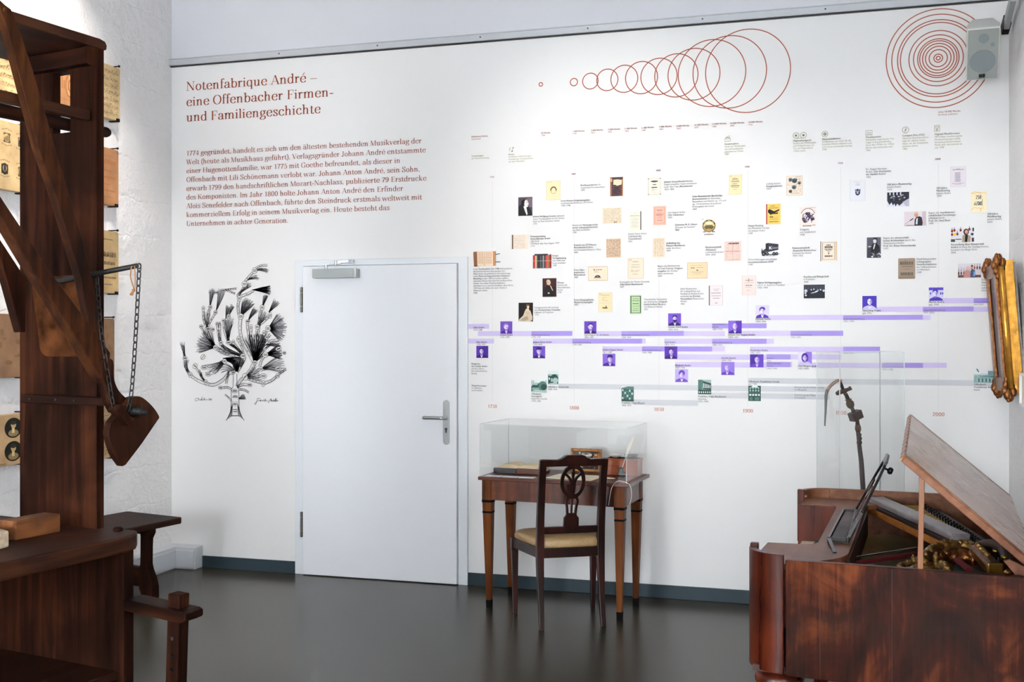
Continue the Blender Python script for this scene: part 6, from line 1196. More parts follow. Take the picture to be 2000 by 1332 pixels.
def panes(name, label, x0, x1, y0, y1, z0, z1, loc, deg, edge=.003):
    t = thing(name, label, 'display case', loc, deg); th = .005
    for a in ((x0, x1, y0, y0 + th), (x0, x1, y1 - th, y1), (x0, x0 + th, y0 + th, y1 - th), (x1 - th, x1, y0 + th, y1 - th)): obj('pane', MB().box(*a, z0, z1), M['acrylic'], t)
    obj('top_pane', MB().box(x0, x1, y0, y1, z1, z1 + th), M['acrylic'], t)
    e = MB()
    for x, y in ((x0, y0), (x1, y0), (x0, y1), (x1, y1)): e.box(x - edge / 2, x + edge / 2, y - edge / 2, y + edge / 2, z0, z1 + th)
    for a in ((x0, x1, y0, y0), (x0, x1, y1, y1), (x0, x0, y0, y1), (x1, x1, y0, y1)): e.box(a[0] - edge / 2, a[1] + edge / 2, a[2] - edge / 2, a[3] + edge / 2, z1 + th - edge / 2, z1 + th + edge / 2)
    obj('polished_edges', e, M['acrylic_edge'], t); return t
panes('acrylic_cover', 'clear acrylic box covering the things on the writing desk', .03, .895, -.012, .435, 0, .295, dw(0, 0), -5, .0022)
# things on the desk
bk = thing('open_book', 'old open book lying under the acrylic cover at the left of the desk', 'book', dw(.13, .20), -5)
obj('cover', MB().prism([(-.095, .012), (.0, .0), (.2, .0), (.21, .012), (.2, .004), (0, .004)], 'y', -.02, .13), M['cover_brown'], bk)
def leaves(x0, x1, z): 
    top = bezier_pts([(x0, z * .55, 0), (x0 + (x1 - x0) * .3, z * .95, 0), (x0 + (x1 - x0) * .75, z * 1.05, 0), (x1, z * .85, 0)], 5); return [(x0, .004)] + [(p.x, p.y) for p in top] + [(x1, .004)]
obj('page_block', MB().prism(leaves(-.085, .055, .05)[::-1], 'y', -.014, .126), M['old_paper'], bk); obj('page_block', MB().prism([(.055, .004), (.055, .042), (.1, .05), (.16, .048), (.2, .036), (.2, .004)][::-1], 'y', -.014, .126), M['old_paper'], bk)
obj('cover_board', MB().box(-.09, .05, -.035, -.016, .0005, .03), M['cover'], bk, .003); obj('cover_board', MB().box(.055, .215, -.035, -.016, .0005, .032), M['cover_brown'], bk, .003)
for i, (x, lab) in enumerate(((.10, 'left of the row'), (.20, 'in the middle of the row'), (.30, 'nearest the chair'))):
    o = obj('caption_card', MB().box(-.045, .045, -.025, .03, 0, .0015), M['white_paper']); o.location = dw(x, .035); o.rotation_euler = (0, 0, R(-5)); tag(o, 'small white caption card at the desk front edge, ' + lab, 'card', 'caption cards on the desk')
    for j in range(4):
        obj('text_line', MB().box(-.038, .030 - .012 * (j % 2), .018 - j * .011, .0205 - j * .011, .0015, .0017), M['grey_alu'], o)
o = obj('manuscript_sheet', MB().prism([(.40, .05), (.68, .03), (.70, .25), (.42, .26)], 'z', 0, .002), M['paper']); o.location = dw(0, 0); o.rotation_euler = (0, 0, R(-5)); tag(o, 'cream manuscript sheet lying on the middle of the desk behind the chair back', 'paper')
mb = MB().prism([(0, 0), (.06, -.012), (.09, .0), (.05, .018), (.01, .02)], 'z', 0, .004)
o = obj('folded_letter', mb, M['paper']); o.location = dw(.69, .17); o.rotation_euler = (0, 0, R(-8)); tag(o, 'small crumpled cream slip of paper beside the inkwell', 'paper')
# framed picture leaning at the back
fp = thing('framed_picture', 'small gilt-framed painting standing at the back of the desk', 'picture', dw(.535, .40), -5); fp.rotation_euler = (R(-6), 0, R(-5)); fp.location.z = DT + .002
W_, H_ = .188, .136
mb = MB()
for x0_, x1_, z0_, z1_ in ((-W_ / 2, W_ / 2, 0, .012), (-W_ / 2, W_ / 2, H_ - .012, H_), (-W_ / 2, -W_ / 2 + .012, .012, H_ - .012), (W_ / 2 - .012, W_ / 2, .012, H_ - .012)): mb.box(x0_, x1_, -.012, .006, z0_, z1_)
obj('picture_frame', mb, M['bronze'], fp, .002)
mb = MB()
for x0_, x1_, z0_, z1_ in ((-W_ / 2 + .012, W_ / 2 - .012, .012, .016), (-W_ / 2 + .012, W_ / 2 - .012, H_ - .016, H_ - .012), (-W_ / 2 + .012, -W_ / 2 + .016, .016, H_ - .016), (W_ / 2 - .016, W_ / 2 - .012, .016, H_ - .016)): mb.box(x0_, x1_, -.009, .004, z0_, z1_)
obj('gilt_slip', mb, M['gilt'], fp)
q = MB(); rr = random.Random(3)
def fr(a, b, c, d, col, k): q.cur = lin(col); q.quad(*[(-W_ / 2 + .016 + u * (W_ - .032), -.004 - k * .0004, .016 + v * (H_ - .032)) for u, v in ((a, b), (c, b), (c, d), (a, d))])
fr(0, 0, 1, 1, '#3a2f2a', 0); fr(.3, .65, .68, .95, '#6d6a68', 1); fr(.34, .72, .64, .88, '#cfd2d6', 2); fr(.0, .6, .3, .95, '#5d5048', 1); fr(.8, .3, 1, .9, '#8a5236', 1)
for _ in range(46): u, v = rr.uniform(0, .9), rr.uniform(.02, .85); fr(u, v, u + rr.uniform(.03, .1), v + rr.uniform(.04, .12), rr.choice(['#c9a88a', '#2a3550', '#8a4a30', '#d8d0c8', '#1d1a1c', '#5a6a80', '#b87a50']), 3)
obj('painting', q, M['ink'], fp)
bx = thing('wooden_box', 'reddish cherry wood box with a drawer at the right end of the desk', 'box', dw(.685, .305), -5)
obj('case', MB().box(0, .19, 0, .105, .001, .098), M['box'], bx, .002); obj('drawer_pull', MB().tube(bezier_pts([(.075, -.002, .055), (.068, -.012, .045), (.08, -.014, .034), (.09, -.006, .03)], 5), .002, 6), M['dark_steel'], bx); obj('lid', MB().box(-.003, .193, -.004, .108, .088, .098), M['box'], bx, .002)
pb = obj('bowl', MB().lathe([(.012, 0), (.014, .002), (.03, .012), (.036, .02), (.034, .02), (.028, .013), (.012, .005)], (0, 0, 0), 24), M['ceramic'], smooth=True); pb.location = dw(.73, .35, DT + .0985); tag(pb, 'pale ceramic dish on top of the cherry box', 'bowl')
db = obj('bowl', MB().lathe([(.016, 0), (.02, .002), (.034, .012), (.042, .02), (.04, .02), (.032, .013), (.014, .005)], (0, 0, 0), 24), M['dark_bowl'], smooth=True); db.location = dw(.824, .355, DT + .0985); tag(db, 'dark metal dish on top of the cherry box', 'bowl')
ik = thing('inkwell', 'black glass inkwell on the desk in front of the cherry box', 'inkwell', dw(.795, .245, DT), -5)
obj('bottle', MB().lathe([(.017, 0), (.023, .006), (.024, .018), (.02, .03), (.0105, .038), (.010, .05), (.014, .053), (.014, .056), (.008, .056)], (0, 0, 0), 20), M['ink_glass'], ik, smooth=True)
i0 = dw(.795, .245, DT + .055)
qt = at_y(1238, 853, i0[1] + .03)
qp = [Vector(i0) + Vector((-.003, 0, -.03)), Vector(i0).lerp(Vector(qt), .35), Vector(i0).lerp(Vector(qt), .7) + Vector((.003, 0, 0)), Vector(qt)]
mb = MB().tube(bezier_pts(qp, 5), [.0022] * 8 + [.0018] * 5 + [.0012] * 3, 6); d_ = (qp[3] - qp[1]).normalized(); sd = d_.cross(Vector((0, 1, 0))).normalized()
vane = MB().tube(bezier_pts(qp, 5), .0016, 6); fl = []
for k in range(9):
    f = k / 8; c = qp[1].lerp(qp[3], f); wv = .0095 * math.sin(math.pi * min(1, f * .85 + .12)) + .001; fl.append((c, wv))
vs = [c + sd * w2 + Vector((0, .0006, 0)) for c, w2 in fl] + [c - sd * w2 * .7 + Vector((0, .0006, 0)) for c, w2 in fl]
vs2 = [v + Vector((0, -.0012, 0)) for v in vs]; n = 9
vane.add([tuple(v) for v in vs], [(i, i + 1, n + i + 1, n + i) for i in range(n - 1)]); vane.add([tuple(v) for v in vs2], [(i, n + i, n + i + 1, i + 1) for i in range(n - 1)])
ql = obj('quill', vane, M['feather'], origin=i0); tag(ql, 'white feather quill standing in the black inkwell', 'quill')
wp = [dw(.80, -.03, DT - .12), dw(.815, -.028, DT - .03), dw(.845, -.026, DT + .012), dw(.885, -.026, DT + .012), dw(.915, -.01, DT - .01), dw(.915, .02, DT - .07), dw(.893, .05, DT - .13)]
wo = obj('loose_cord', MB().tube(bezier_pts(wp, 6), .0014, 6), M['wire'], origin=wp[0]); tag(wo, 'thin clear security cord looping over the right front corner of the desk', 'cord')

# ------------------------------------------------------------------ chair; its own axes: x along the back, y towards its front
CF = Frame(-1.472, 5.576, 29)
ch = thing('dining_chair', 'dark mahogany chair with pierced oval back and gold silk seat at the desk', 'chair', (-1.472, 5.576, 0), 29)
def rear(x, sx):
    path = [(x - sx * .002, -.004, 0), (x + sx * .0, .018, .12), (x, .036, .28), (x, .044, .42), (x, .03, .6), (x, .0, .78), (x, -.03, .905)]
    wd = [.026, .030, .037, .041, .039, .037, .036]; P = bezier_pts(path, 3); mb = MB(); n = len(P); vs = []
    for i, p in enumerate(P):
        f = i / (n - 1) * 6; k = min(int(f), 5); w2 = (wd[k] + (wd[k + 1] - wd[k]) * (f - k)) / 2
        for a, b in ((-1, -1), (1, -1), (1, 1), (-1, 1)): vs.append((p.x + a * w2, p.y + b * w2 * .9, p.z))
    fs = [(3, 2, 1, 0), tuple((n - 1) * 4 + j for j in range(4))]
    for i in range(n - 1):
        for j in range(4): fs.append((i * 4 + j, i * 4 + (j + 1) % 4, (i + 1) * 4 + (j + 1) % 4, (i + 1) * 4 + j))
    return mb.add(vs, fs)
XL_, XR_ = .006, .345
obj('rear_leg', rear(XL_, 1), M['chair'], ch, .003); obj('rear_leg', rear(XR_, -1), M['chair'], ch, .003)
for x, y in ((-.058, .372), (.405, .372)):
    obj('front_leg', MB().beam((x + (.004 if x < 0 else -.004), y - .003, 0), (x, y, .36), .023, .023, (0, 1, 0), .038, .038).beam((x, y, .36), (x, y, .425), .042, .042, (0, 1, 0)), M['chair'], ch, .003)
obj('seat_rail', MB().box(XL_, XR_, .028, .052, .372, .425), M['chair'], ch, .003)
obj('seat_rail', MB().prism([(-.07, .392), (.418, .392), (.418, .366), (-.07, .366)][::-1], 'z', .372, .425), M['chair'], ch, .003)
obj('seat_rail', MB().prism([(XL_ - .016, .04), (XL_ + .008, .04), (-.047, .38), (-.075, .38)], 'z', .372, .425), M['chair'], ch, .003)
obj('seat_rail', MB().prism([(XR_ - .008, .04), (XR_ + .016, .04), (.423, .38), (.396, .38)], 'z', .372, .425), M['chair'], ch, .003)
pad = MB(); base = [(.008, .03), (.343, .03), (.352, .07), (.412, .37), (.40, .386), (-.052, .386), (-.066, .37), (.0, .07)]
rings = []
for f, z in ((1.0, .408), (1.03, .436), (1.02, .460), (.92, .477), (.6, .487), (.25, .49)):
    rings.append([((a - .175) * f + .175, (b - .22) * f + .22, z) for a, b in base])
k0 = len(pad.v); pad.add([p for r_ in rings for p in r_], [(i * 8 + j, i * 8 + (j + 1) % 8, (i + 1) * 8 + (j + 1) % 8, (i + 1) * 8 + j) for i in range(5) for j in range(8)] + [list(range(7, -1, -1)), [40 + j for j in range(8)]])
obj('seat_cushion', pad, M['fabric'], ch, smooth=True, sub=2)
# back: everything follows the raked plane y = yb(z)
def yb(z): return .044 - .074 * max(0, (z - .42) / .485) ** 1.4
def slab(poly, th=.02):                          # poly in (x, z)
    mb = MB(); n = len(poly); vs = [(x, yb(z) - th / 2, z) for x, z in poly] + [(x, yb(z) + th / 2, z) for x, z in poly]
    return mb.add(vs, [list(range(n)), list(range(2 * n - 1, n - 1, -1))] + [(i, n + i, n + (i + 1) % n, (i + 1) % n) for i in range(n)])
def cb(px, py): 
    p = CF.at(px, py, y=-.01); z = p[2]; p = CF.at(px, py, y=yb(z)); return (p[0], p[2])
XM = .1755
crest = [(XL_ - .016, .868), (XL_ - .016, .9), (XL_ - .01, .908), (.085, .905), (.105, .912), (.122, .925), (.135, .929), (.216, .929), (.229, .925), (.246, .912), (.266, .905), (XR_ + .01, .908), (XR_ + .016, .9), (XR_ + .016, .868)]
obj('crest_rail', slab(crest[::-1], .03), M['chair'], ch, .003)
obj('lower_rail', slab([(XL_, .500), (XR_, .500), (XR_, .538), (XL_, .538)], .02), M['chair'], ch, .003)
sp_ = MB()
def band(pts, wds, th=.016):
    P = bezier_pts([(a, b, 0) for a, b in pts], 6) if len(pts) > 2 else [Vector((*p, 0)) for p in pts]; n = len(P); L_, R_ = [], []
    for i in range(n):
        d = (P[min(i + 1, n - 1)] - P[max(i - 1, 0)]).normalized(); q_ = Vector((-d.y, d.x, 0)); f = i / (n - 1) * (len(wds) - 1); k = min(int(f), len(wds) - 2) if len(wds) > 1 else 0
        w2 = wds[k] + ((wds[k + 1] - wds[k]) * (f - k) if len(wds) > 1 else 0); L_.append(P[i] + q_ * w2 / 2); R_.append(P[i] - q_ * w2 / 2)
    vs = []
    for s_ in (-1, 1): vs += [(p.x, yb(p.y) + s_ * th / 2, p.y) for p in L_] + [(p.x, yb(p.y) + s_ * th / 2, p.y) for p in R_]
    fs = []
    for i in range(n - 1): fs += [(i, n + i, n + i + 1, i + 1), (2 * n + i, 2 * n + i + 1, 3 * n + i + 1, 3 * n + i), (i, i + 1, 2 * n + i + 1, 2 * n + i), (n + i, 3 * n + i, 3 * n + i + 1, n + i + 1)]
    fs += [(0, 2 * n, 3 * n, n), (n - 1, 2 * n - 1, 4 * n - 1, 3 * n - 1)]; sp_.add(vs, fs)
OVz, OVr, OVx = .783, .083, .060
for s_ in (-1, 1):
    band([(XM + s_ * OVx * math.sin(t), OVz + OVr * math.cos(t)) for t in [math.pi * k / 12 for k in range(13)]], [.026, .02, .017, .018, .026])
    band([(XM + s_ * .008, .71), (XM + s_ * .030, .68), (XM + s_ * .026, .645), (XM + s_ * .022, .605)], [.02, .013, .011, .012])
    band([(XM + s_ * .046, .828), (XM + s_ * .018, .80), (XM + s_ * .006, .765)], [.012, .013, .012]); band([(XM + s_ * .012, .77), (XM + s_ * .008, .72), (XM + s_ * .006, .69)], [.009, .009, .012])
band([(XM, .86), (XM, .605)], [.012, .008]); band([(XM, .836), (XM, .80)], [.02, .01])
sp_.add(*[(lambda p: ([(x, yb(z) - .01, z) for x, z in p] + [(x, yb(z) + .01, z) for x, z in p], [list(range(len(p))), list(range(2 * len(p) - 1, len(p) - 1, -1))] + [(i, len(p) + i, len(p) + (i + 1) % len(p), (i + 1) % len(p)) for i in range(len(p))]))(b)
          for b in [[(XM - .042, .53), (XM + .042, .53), (XM + .040, .585), (XM + .032, .593), (XM + .024, .61), (XM - .024, .61), (XM - .032, .593), (XM - .040, .585)]]][0])
sp_.add(*(lambda p: ([(x, yb(z) - .01, z) for x, z in p] + [(x, yb(z) + .01, z) for x, z in p], [list(range(len(p))), list(range(2 * len(p) - 1, len(p) - 1, -1))] + [(i, len(p) + i, len(p) + (i + 1) % len(p), (i + 1) % len(p)) for i in range(len(p))]))([(XM - .034, .853), (XM + .034, .853), (XM + .034, .872), (XM - .034, .872)]))
obj('back_splat', sp_, M['chair'], ch)

# ------------------------------------------------------------------ speaker high in the right corner
spk = thing('wall_speaker', 'small grey loudspeaker hung high in the right corner of the wall', 'loudspeaker', (.765, 6.10, 3.025)); spk.rotation_euler = (R(36), R(0), R(-4))
wS, hS, dS = .158, .285, .13
pf = [(-wS / 2, 0), (wS / 2, 0), (wS / 2, .05), (wS / 2 - .03, dS), (-wS / 2 + .03, dS), (-wS / 2, .05)]
obj('cabinet', MB().prism(pf, 'z', -hS / 2, hS / 2), M['speaker'], spk, .005)
obj('grille', MB().box(-wS / 2 + .006, wS / 2 - .006, -.006, .0, -hS / 2 + .006, hS / 2 - .008), M['grille'], spk, .002)
mb = MB().lathe([(.062, 0), (.061, .0015)], (0, -.006, -.038), 36, (0, -1, 0)); obj('woofer', mb, M['grille_dark'], spk)
mb = MB().lathe([(.025, 0), (.0245, .0015)], (0.002, -.006, .085), 28, (0, -1, 0)); obj('tweeter', mb, M['grille_dark'], spk); obj('bass_port', MB().lathe([(.011, 0), (.011, .0012)], (.045, -.006, .05), 20, (0, -1, 0)), M['grille_dark'], spk)
bd_ = obj('badge', MB().box(-.016, .014, -.0085, -.006, -.127, -.106), M['black'], spk, .001); mb = MB()
for a in ((-.012, .003, -.1235, -.1225), (-.012, .003, -.1105, -.1095), (-.012, -.011, -.1235, -.1095), (.002, .003, -.1235, -.1095)): mb.box(a[0], a[1], -.0089, -.0084, a[2], a[3])
obj('badge_mark', mb, M['steel'], bd_)
obj('wall_bracket', MB().beam((0, dS - .01, 0), (0, dS + .14, .05), .03, .03), M['dark_steel'], spk)

# ------------------------------------------------------------------ tall acrylic case with a tobacco pipe, behind the piano
B0 = at_y(1640, 688, 5.6); CW, CD = .385, .19
pl_ = thing('plinth', 'white plinth under the tall acrylic case behind the piano', 'plinth', (B0[0], B0[1], 0), 35.3); obj('body', MB().box(0, CW, 0, CD, 0, .72), M['plinth'], pl_, .002)
panes('acrylic_case', 'tall clear acrylic case holding the long tobacco pipe behind the piano', 0, CW, 0, CD, 0, B0[2] - .72 - .005, (B0[0], B0[1], .7205), 35.3, .0035)
ca_, sa_ = math.cos(R(35.3)), math.sin(R(35.3)); pk = (B0[0] + CW / 2 * ca_ - CD / 2 * sa_, B0[1] + CW / 2 * sa_ + CD / 2 * ca_)
nv = (ca_, sa_)
def pp(px, py):                                  # the pipe hangs in a plane a little behind the front pane
    d = ray(px, py); ox, oy = B0[0] - sa_ * CD * .5, B0[1] + ca_ * CD * .5; t = (ox * -sa_ + oy * ca_) / (d[0] * -sa_ + d[1] * ca_); return (d[0] * t, d[1] * t, CAM_H + d[2] * t)
o0 = pp(1686, 960)
pipe = thing('tobacco_pipe', 'long carved tobacco pipe with curved mouthpiece standing in the tall acrylic case', 'tobacco pipe', (o0[0], o0[1], .7215), 0)
bot = Vector(pp(1686, 958)); bot2 = bot + (bot - Vector(pp(1680, 875))) * 1.1; bot2.z = max(bot2.z, .725)
PXM = (Vector(pp(1010 + 640, 700)) - Vector(pp(1010 + 641, 700))).length
def tb(pts, rad, n=10): return MB().tube([pp(*p) for p in pts], [r_ * PXM for r_ in rad], n)
mb = MB().tube([tuple(bot2), tuple(bot), pp(1682, 900), pp(1678, 868)], [4.2 * PXM, 4.2 * PXM, 3.9 * PXM, 3.6 * PXM], 10); obj('stem', mb, M['pipe_wood'], pipe, smooth=True, world=True)
obj('turned_stem', tb([(1678, 868), (1678.5, 864), (1678, 860), (1678.5, 857), (1677.5, 853), (1677.5, 849), (1676, 846), (1676, 843)], [3.6, 4.8, 3.4, 4.8, 3.6, 4.6, 3.2, 3.8]), M['pipe_wood'], pipe, smooth=True, world=True)
obj('carved_knob', tb([(1676, 844), (1676, 840), (1675.8, 836), (1675.5, 832), (1675, 829)], [3.2, 5, 5.2, 4.6, 3.6], 12), M['pipe_metal'], pipe, smooth=True, world=True)
obj('upper_stem', tb([(1675, 829), (1674.5, 824), (1674, 819), (1672, 814)], [3.6, 3.2, 3.4, 3.2]), M['pipe_wood'], pipe, smooth=True, world=True)
a_, b_2 = Vector(pp(1662, 816)), Vector(pp(1680, 807)); obj('bowl_block', MB().beam(tuple(a_), tuple(b_2), 14 * PXM, 14 * PXM), M['pipe_wood'], pipe, .002, world=True)
obj('neck', tb([(1668, 806), (1666, 801), (1664, 797)], [3, 3.2, 3]), M['pipe_wood'], pipe, smooth=True, world=True)
obj('carved_head', tb([(1664, 797), (1662, 793), (1659.5, 787), (1657.5, 782), (1657, 780)], [3.4, 6.2, 6.8, 4.2, 6], 12), M['pipe_metal'], pipe, smooth=True, world=True)
obj('collar', tb([(1657, 780), (1654.5, 776), (1652.5, 771), (1650, 768)], [3, 3.6, 3.2, 3.2]), M['pipe_wood'], pipe, smooth=True, world=True)
obj('cross_figure', tb([(1634, 769), (1640, 766), (1650, 763), (1658, 760), (1661, 758)], [3.2, 4.2, 3.6, 2.8, 3.8]), M['pipe_metal'], pipe, smooth=True, world=True)
obj('spike', tb([(1646.5, 761), (1644, 754), (1642, 748), (1641, 744)], [2.6, 2.8, 2.4, 1.2]), M['hook'], pipe, smooth=True, world=True)
obj('bent_tube', MB().tube(bezier_pts([pp(*p) for p in ((1643, 745), (1637, 743), (1630, 747), (1621, 755), (1616, 762))], 4), [2.6 * PXM] * 17, 10), M['pipe_light'], pipe, smooth=True, world=True)
obj('mouthpiece', MB().tube(bezier_pts([pp(*p) for p in ((1616, 762), (1613.5, 772), (1613, 785), (1612.5, 802), (1611.5, 818), (1611, 832))], 4), [(2.9 - .09 * k) * PXM for k in range(21)], 10), M['pipe_horn'], pipe, smooth=True, world=True)

# ------------------------------------------------------------------ gilt picture frame leaning out from the right wall
y0f = 6.0; tF = Vector((.806, y0f, 1.93)); bF = Vector((.856, y0f, 1.272)); up = (tF - bF).normalized(); out = Vector((-up.z, 0, up.x)); wl = .36
gf = thing('picture_frame', 'ornate gilt picture frame leaning out from the right wall, seen from its side', 'picture frame', tuple(bF), 0)
def fbox(u0, u1, y0_, y1_, o0_, o1_):            # u along the height, o depth behind the front
    vs = [tuple(bF + up * u - out * o + Vector((0, y, 0))) for u in (u0, u1) for y in (y0_, y1_) for o in (o0_, o1_)]
    return vs, [(0, 1, 3, 2), (4, 6, 7, 5), (0, 4, 5, 1), (2, 3, 7, 6), (0, 2, 6, 4), (1, 5, 7, 3)]
Hh = (tF - bF).length
for nm, u0, u1, ya, yb_ in (('side_moulding', 0, Hh, 0, .07), ('side_moulding', 0, Hh, wl - .07, wl), ('cross_moulding', 0, .07, .07, wl - .07), ('cross_moulding', Hh - .07, Hh, .07, wl - .07)):
    mb = MB().add(*fbox(u0, u1, ya, yb_, .0, .013)); mm = obj(nm, mb, M['bronze'], gf, .003, world=True)  # front turned from the daylight: its shade is put into the darker gilding
    if nm == 'side_moulding':
        mb = MB().tube([tuple(bF + up * u - out * .03 + Vector((0, ya + .002 if ya == 0 else yb_ - .002, 0))) for u in (.02, Hh / 2, Hh - .02)], .0175, 12); obj('rounded_bead', mb, M['gilt_lit'], mm, smooth=True, world=True)
        mb = MB().add(*fbox(-.008, Hh + .012, ya + .004, yb_ - .004, .046, .09)); obj('outer_band', mb, M['gilt_lit'], mm, .002, world=True)
mb = MB().add(*fbox(-.0, Hh, .02, wl - .02, .091, .102)); obj('backing', mb, M['grey_wood'], gf, world=True)
mb = MB().add(*fbox(.06, Hh - .06, .06, wl - .06, .014, .02)); obj('canvas', mb, M['pipe_wood'], gf, world=True)
for u0, sg in ((Hh - .01, 1), (.01, -1)):
    for ya in (.0, wl):
        mb = MB(); c = bF + up * u0 + Vector((0, ya, 0))
        for du, do, r_ in ((0, .0, .022), (sg * .02, .012, .026), (sg * .035, .025, .02), (-sg * .03, .006, .02), (-sg * .055, .012, .016), (sg * .01, .04, .022), (-sg * .02, .036, .018), (sg * .045, .014, .014)):
            p = c + up * du - out * do; mb.ball(tuple(p), r_, .8, .7, 1.2)
        obj('corner_ornament', mb, M['bronze'], gf, smooth=True, world=True)
hk = bF + up * (Hh - .05) - out * .1
obj('hanging_wire', MB().tube([tuple(hk + Vector((0, .03, .02))), (XR - .012, y0f + .1, 1.78), (XR - .002, y0f + .18, 1.74)], .0018, 6), M['steel'], gf, world=True)

# small white frame low on the right wall, only its edge in view
e_ = ray(1990, 760); yw = .912 / e_[0] * e_[1]; zt2, zb2 = at_y(1990, 728, yw)[2], at_y(1990, 792, yw)[2]
wf = thing('white_picture_frame', 'small white frame on the right wall below the gilt frame, at the right picture edge', 'picture frame', (XR, yw, zb2))
obj('frame_edge', MB().box(.912, .944, yw - .012, yw, zb2, zt2).box(.912, .944, yw - .26, yw - .248, zb2, zt2).box(.912, .944, yw - .248, yw - .012, zb2, zb2 + .012).box(.912, .944, yw - .248, yw - .012, zt2 - .012, zt2), M['white_paint'], wf, .001, world=True)
obj('picture_sheet', MB().box(.924, .942, yw - .248, yw - .012, zb2 + .012, zt2 - .012), M['paper'], wf, world=True)

# ------------------------------------------------------------------ square piano (right foreground); its own axes: x from the keyboard side to the back, y from the near end to the far end
QF = Frame(-.26, 3.56, -5.0)
pn = thing('square_piano', 'antique mahogany square piano with raised lid at lower right', 'piano', (-.26, 3.56, 0), -5)
PL, PD, ZB, ZT = 1.60, .87, .478, .846            # length, depth, bottom and rim heights
RC = .125
def arc(cx_, cy_, r_, a0, a1, n=30): return [(cx_ + r_ * math.cos(R(a0 + (a1 - a0) * k / n)), cy_ + r_ * math.sin(R(a0 + (a1 - a0) * k / n))) for k in range(n + 1)]
# near end: flat veneered panel and a rounded corner column
obj('end_panel', MB().box(RC + .002, PD, -.004, .024, ZB, ZT), M['piano'], pn, .003)
o_ = arc(RC - .004, RC - .008, RC, 180, 270); i_ = arc(RC - .004, RC - .008, RC - .025, 270, 180)
obj('corner_column', MB().prism(o_ + i_, 'z', ZB + .004, .862), M['piano_col'], pn, .003)
obj('end_panel', MB().box(RC, PD, PL - .026, PL, ZB, .868), M['piano_in'], pn, .003)
o_ = arc(RC, PL - RC, RC, 90, 180); i_ = arc(RC, PL - RC, RC - .026, 180, 90)
obj('corner_column', MB().prism(o_ + i_, 'z', ZB + .004, .868), M['piano_in'], pn, .003)
obj('rim_moulding', MB().prism(arc(RC, PL - RC, RC - .026, 90, 180) + arc(RC, PL - RC, RC - .034, 180, 90), 'z', .838, .846).box(RC, PD - .02, PL - .034, PL - .026, .838, .846), M['piano_in'], pn)
obj('back_panel', MB().box(PD - .022, PD, .02, PL - .02, ZB, .862), M['piano_in'], pn, .002)
obj('bottom_board', MB().box(.02, PD - .02, .02, PL - .02, ZB, ZB + .02), M['piano_dark'], pn)
obj('key_slip', MB().box(0, .022, RC - .02, PL - RC, ZB, .64), M['piano_col'], pn, .003)
obj('cheek', MB().box(-.002, .024, RC - .012, RC + .012, .64, .872), M['piano_col'], pn, .003)
obj('cheek', MB().box(-.006, .024, PL - RC - .006, PL - RC + .018, .64, .872), M['piano_col'], pn, .003)
obj('end_block', MB().box(.012, .185, 1.335, PL - .03, .62, .823), M['piano_col'], pn, .003)
obj('end_block', MB().prism([(.03, .04), (.185, .03), (.185, .40), (.014, .40), (.014, .15)], 'z', .62, .806), M['piano_col'], pn, .003)
obj('name_board', MB().box(.178, .192, .39, 1.35, .62, .806), M['piano_col'], pn)
obj('keybed', MB().box(.02, .3, .39, 1.345, .60, .642), M['piano_dark'], pn)
NK = 41; kw = (1.334 - .402) / NK
for i in range(NK): obj('white_key', MB().box(.03, .178, .402 + i * kw + .0006, .402 + (i + 1) * kw - .0006, .643, .668), M['ivory'], pn)
for i in range(NK - 1):
    if i % 7 not in (2, 6): obj('black_key', MB().prism([(.085, .668), (.178, .668), (.178, .680), (.09, .680)], 'y', .402 + (i + 1) * kw - .006, .402 + (i + 1) * kw + .006), M['ebony'], pn, .0015)
# inner top deck: a board shaped like a C around the keyboard well
def rnd(pts): return [(p.x, p.y) for p in bezier_pts([(a, b, 0) for a, b in pts], 5)]
deck = [(.012, .16), (.016, .39)] + rnd([(.13, .402), (.165, .415), (.182, .46)]) + rnd([(.176, 1.28), (.17, 1.335), (.145, 1.36)])[0:] + [(.03, 1.365), (.03, 1.44)] + arc(RC, PL - RC, RC - .03, 180, 90, 8) + [(.34, PL - .035)] + rnd([(.345, 1.43), (.30, 1.40), (.292, 1.34)]) + rnd([(.298, .36), (.295, .26), (.262, .175), (.20, .10), (.16, .055)]) + [(.135, .045)] + arc(RC - .004, RC - .008, RC - .03, 262, 200, 5)
mbk = MB(); mbk.prism(deck[::-1], 'z', .806, .826); obj('inner_deck', mbk, M['piano_in'], pn, .002)
obj('inner_wall', MB().box(.288, .3, .3, 1.38, .70, .806), M['piano_dark'], pn)
# music desk folded on the deck
tr = obj('music_tray', MB().box(.215, .287, .45, 1.13, .826, .834), M['piano_dark'], pn, .002)
mb = MB().box(.215, .223, .45, 1.13, .834, .848).box(.279, .287, .45, 1.13, .834, .848).box(.223, .279, .45, .46, .834, .848).box(.223, .279, 1.12, 1.13, .834, .848); obj('tray_rail', mb, M['black'], tr, .0015)
obj('tray_panel', MB().box(.226, .276, .47, 1.11, .834, .842), M['piano'], tr, .002)
rb0, rt0 = Vector((.281, 0, .838)), Vector((.403, 0, 1.085))
def rk(y, f): return (.283 - .019 * (y - .5) / .62 + f * .122, y, .84 + f * .247)
def bar3(pts, w_, th=.009):
    mb = MB()
    for a, b in zip(pts[:-1], pts[1:]): mb.beam(rk(*a), rk(*b), w_, th, (rt0 - rb0).cross(Vector((0, 1, 0))))
    return mb
lc = thing_rack = obj('music_rack', bar3([(.50, 0), (1.12, 0)], .03), M['black'], pn, .001)
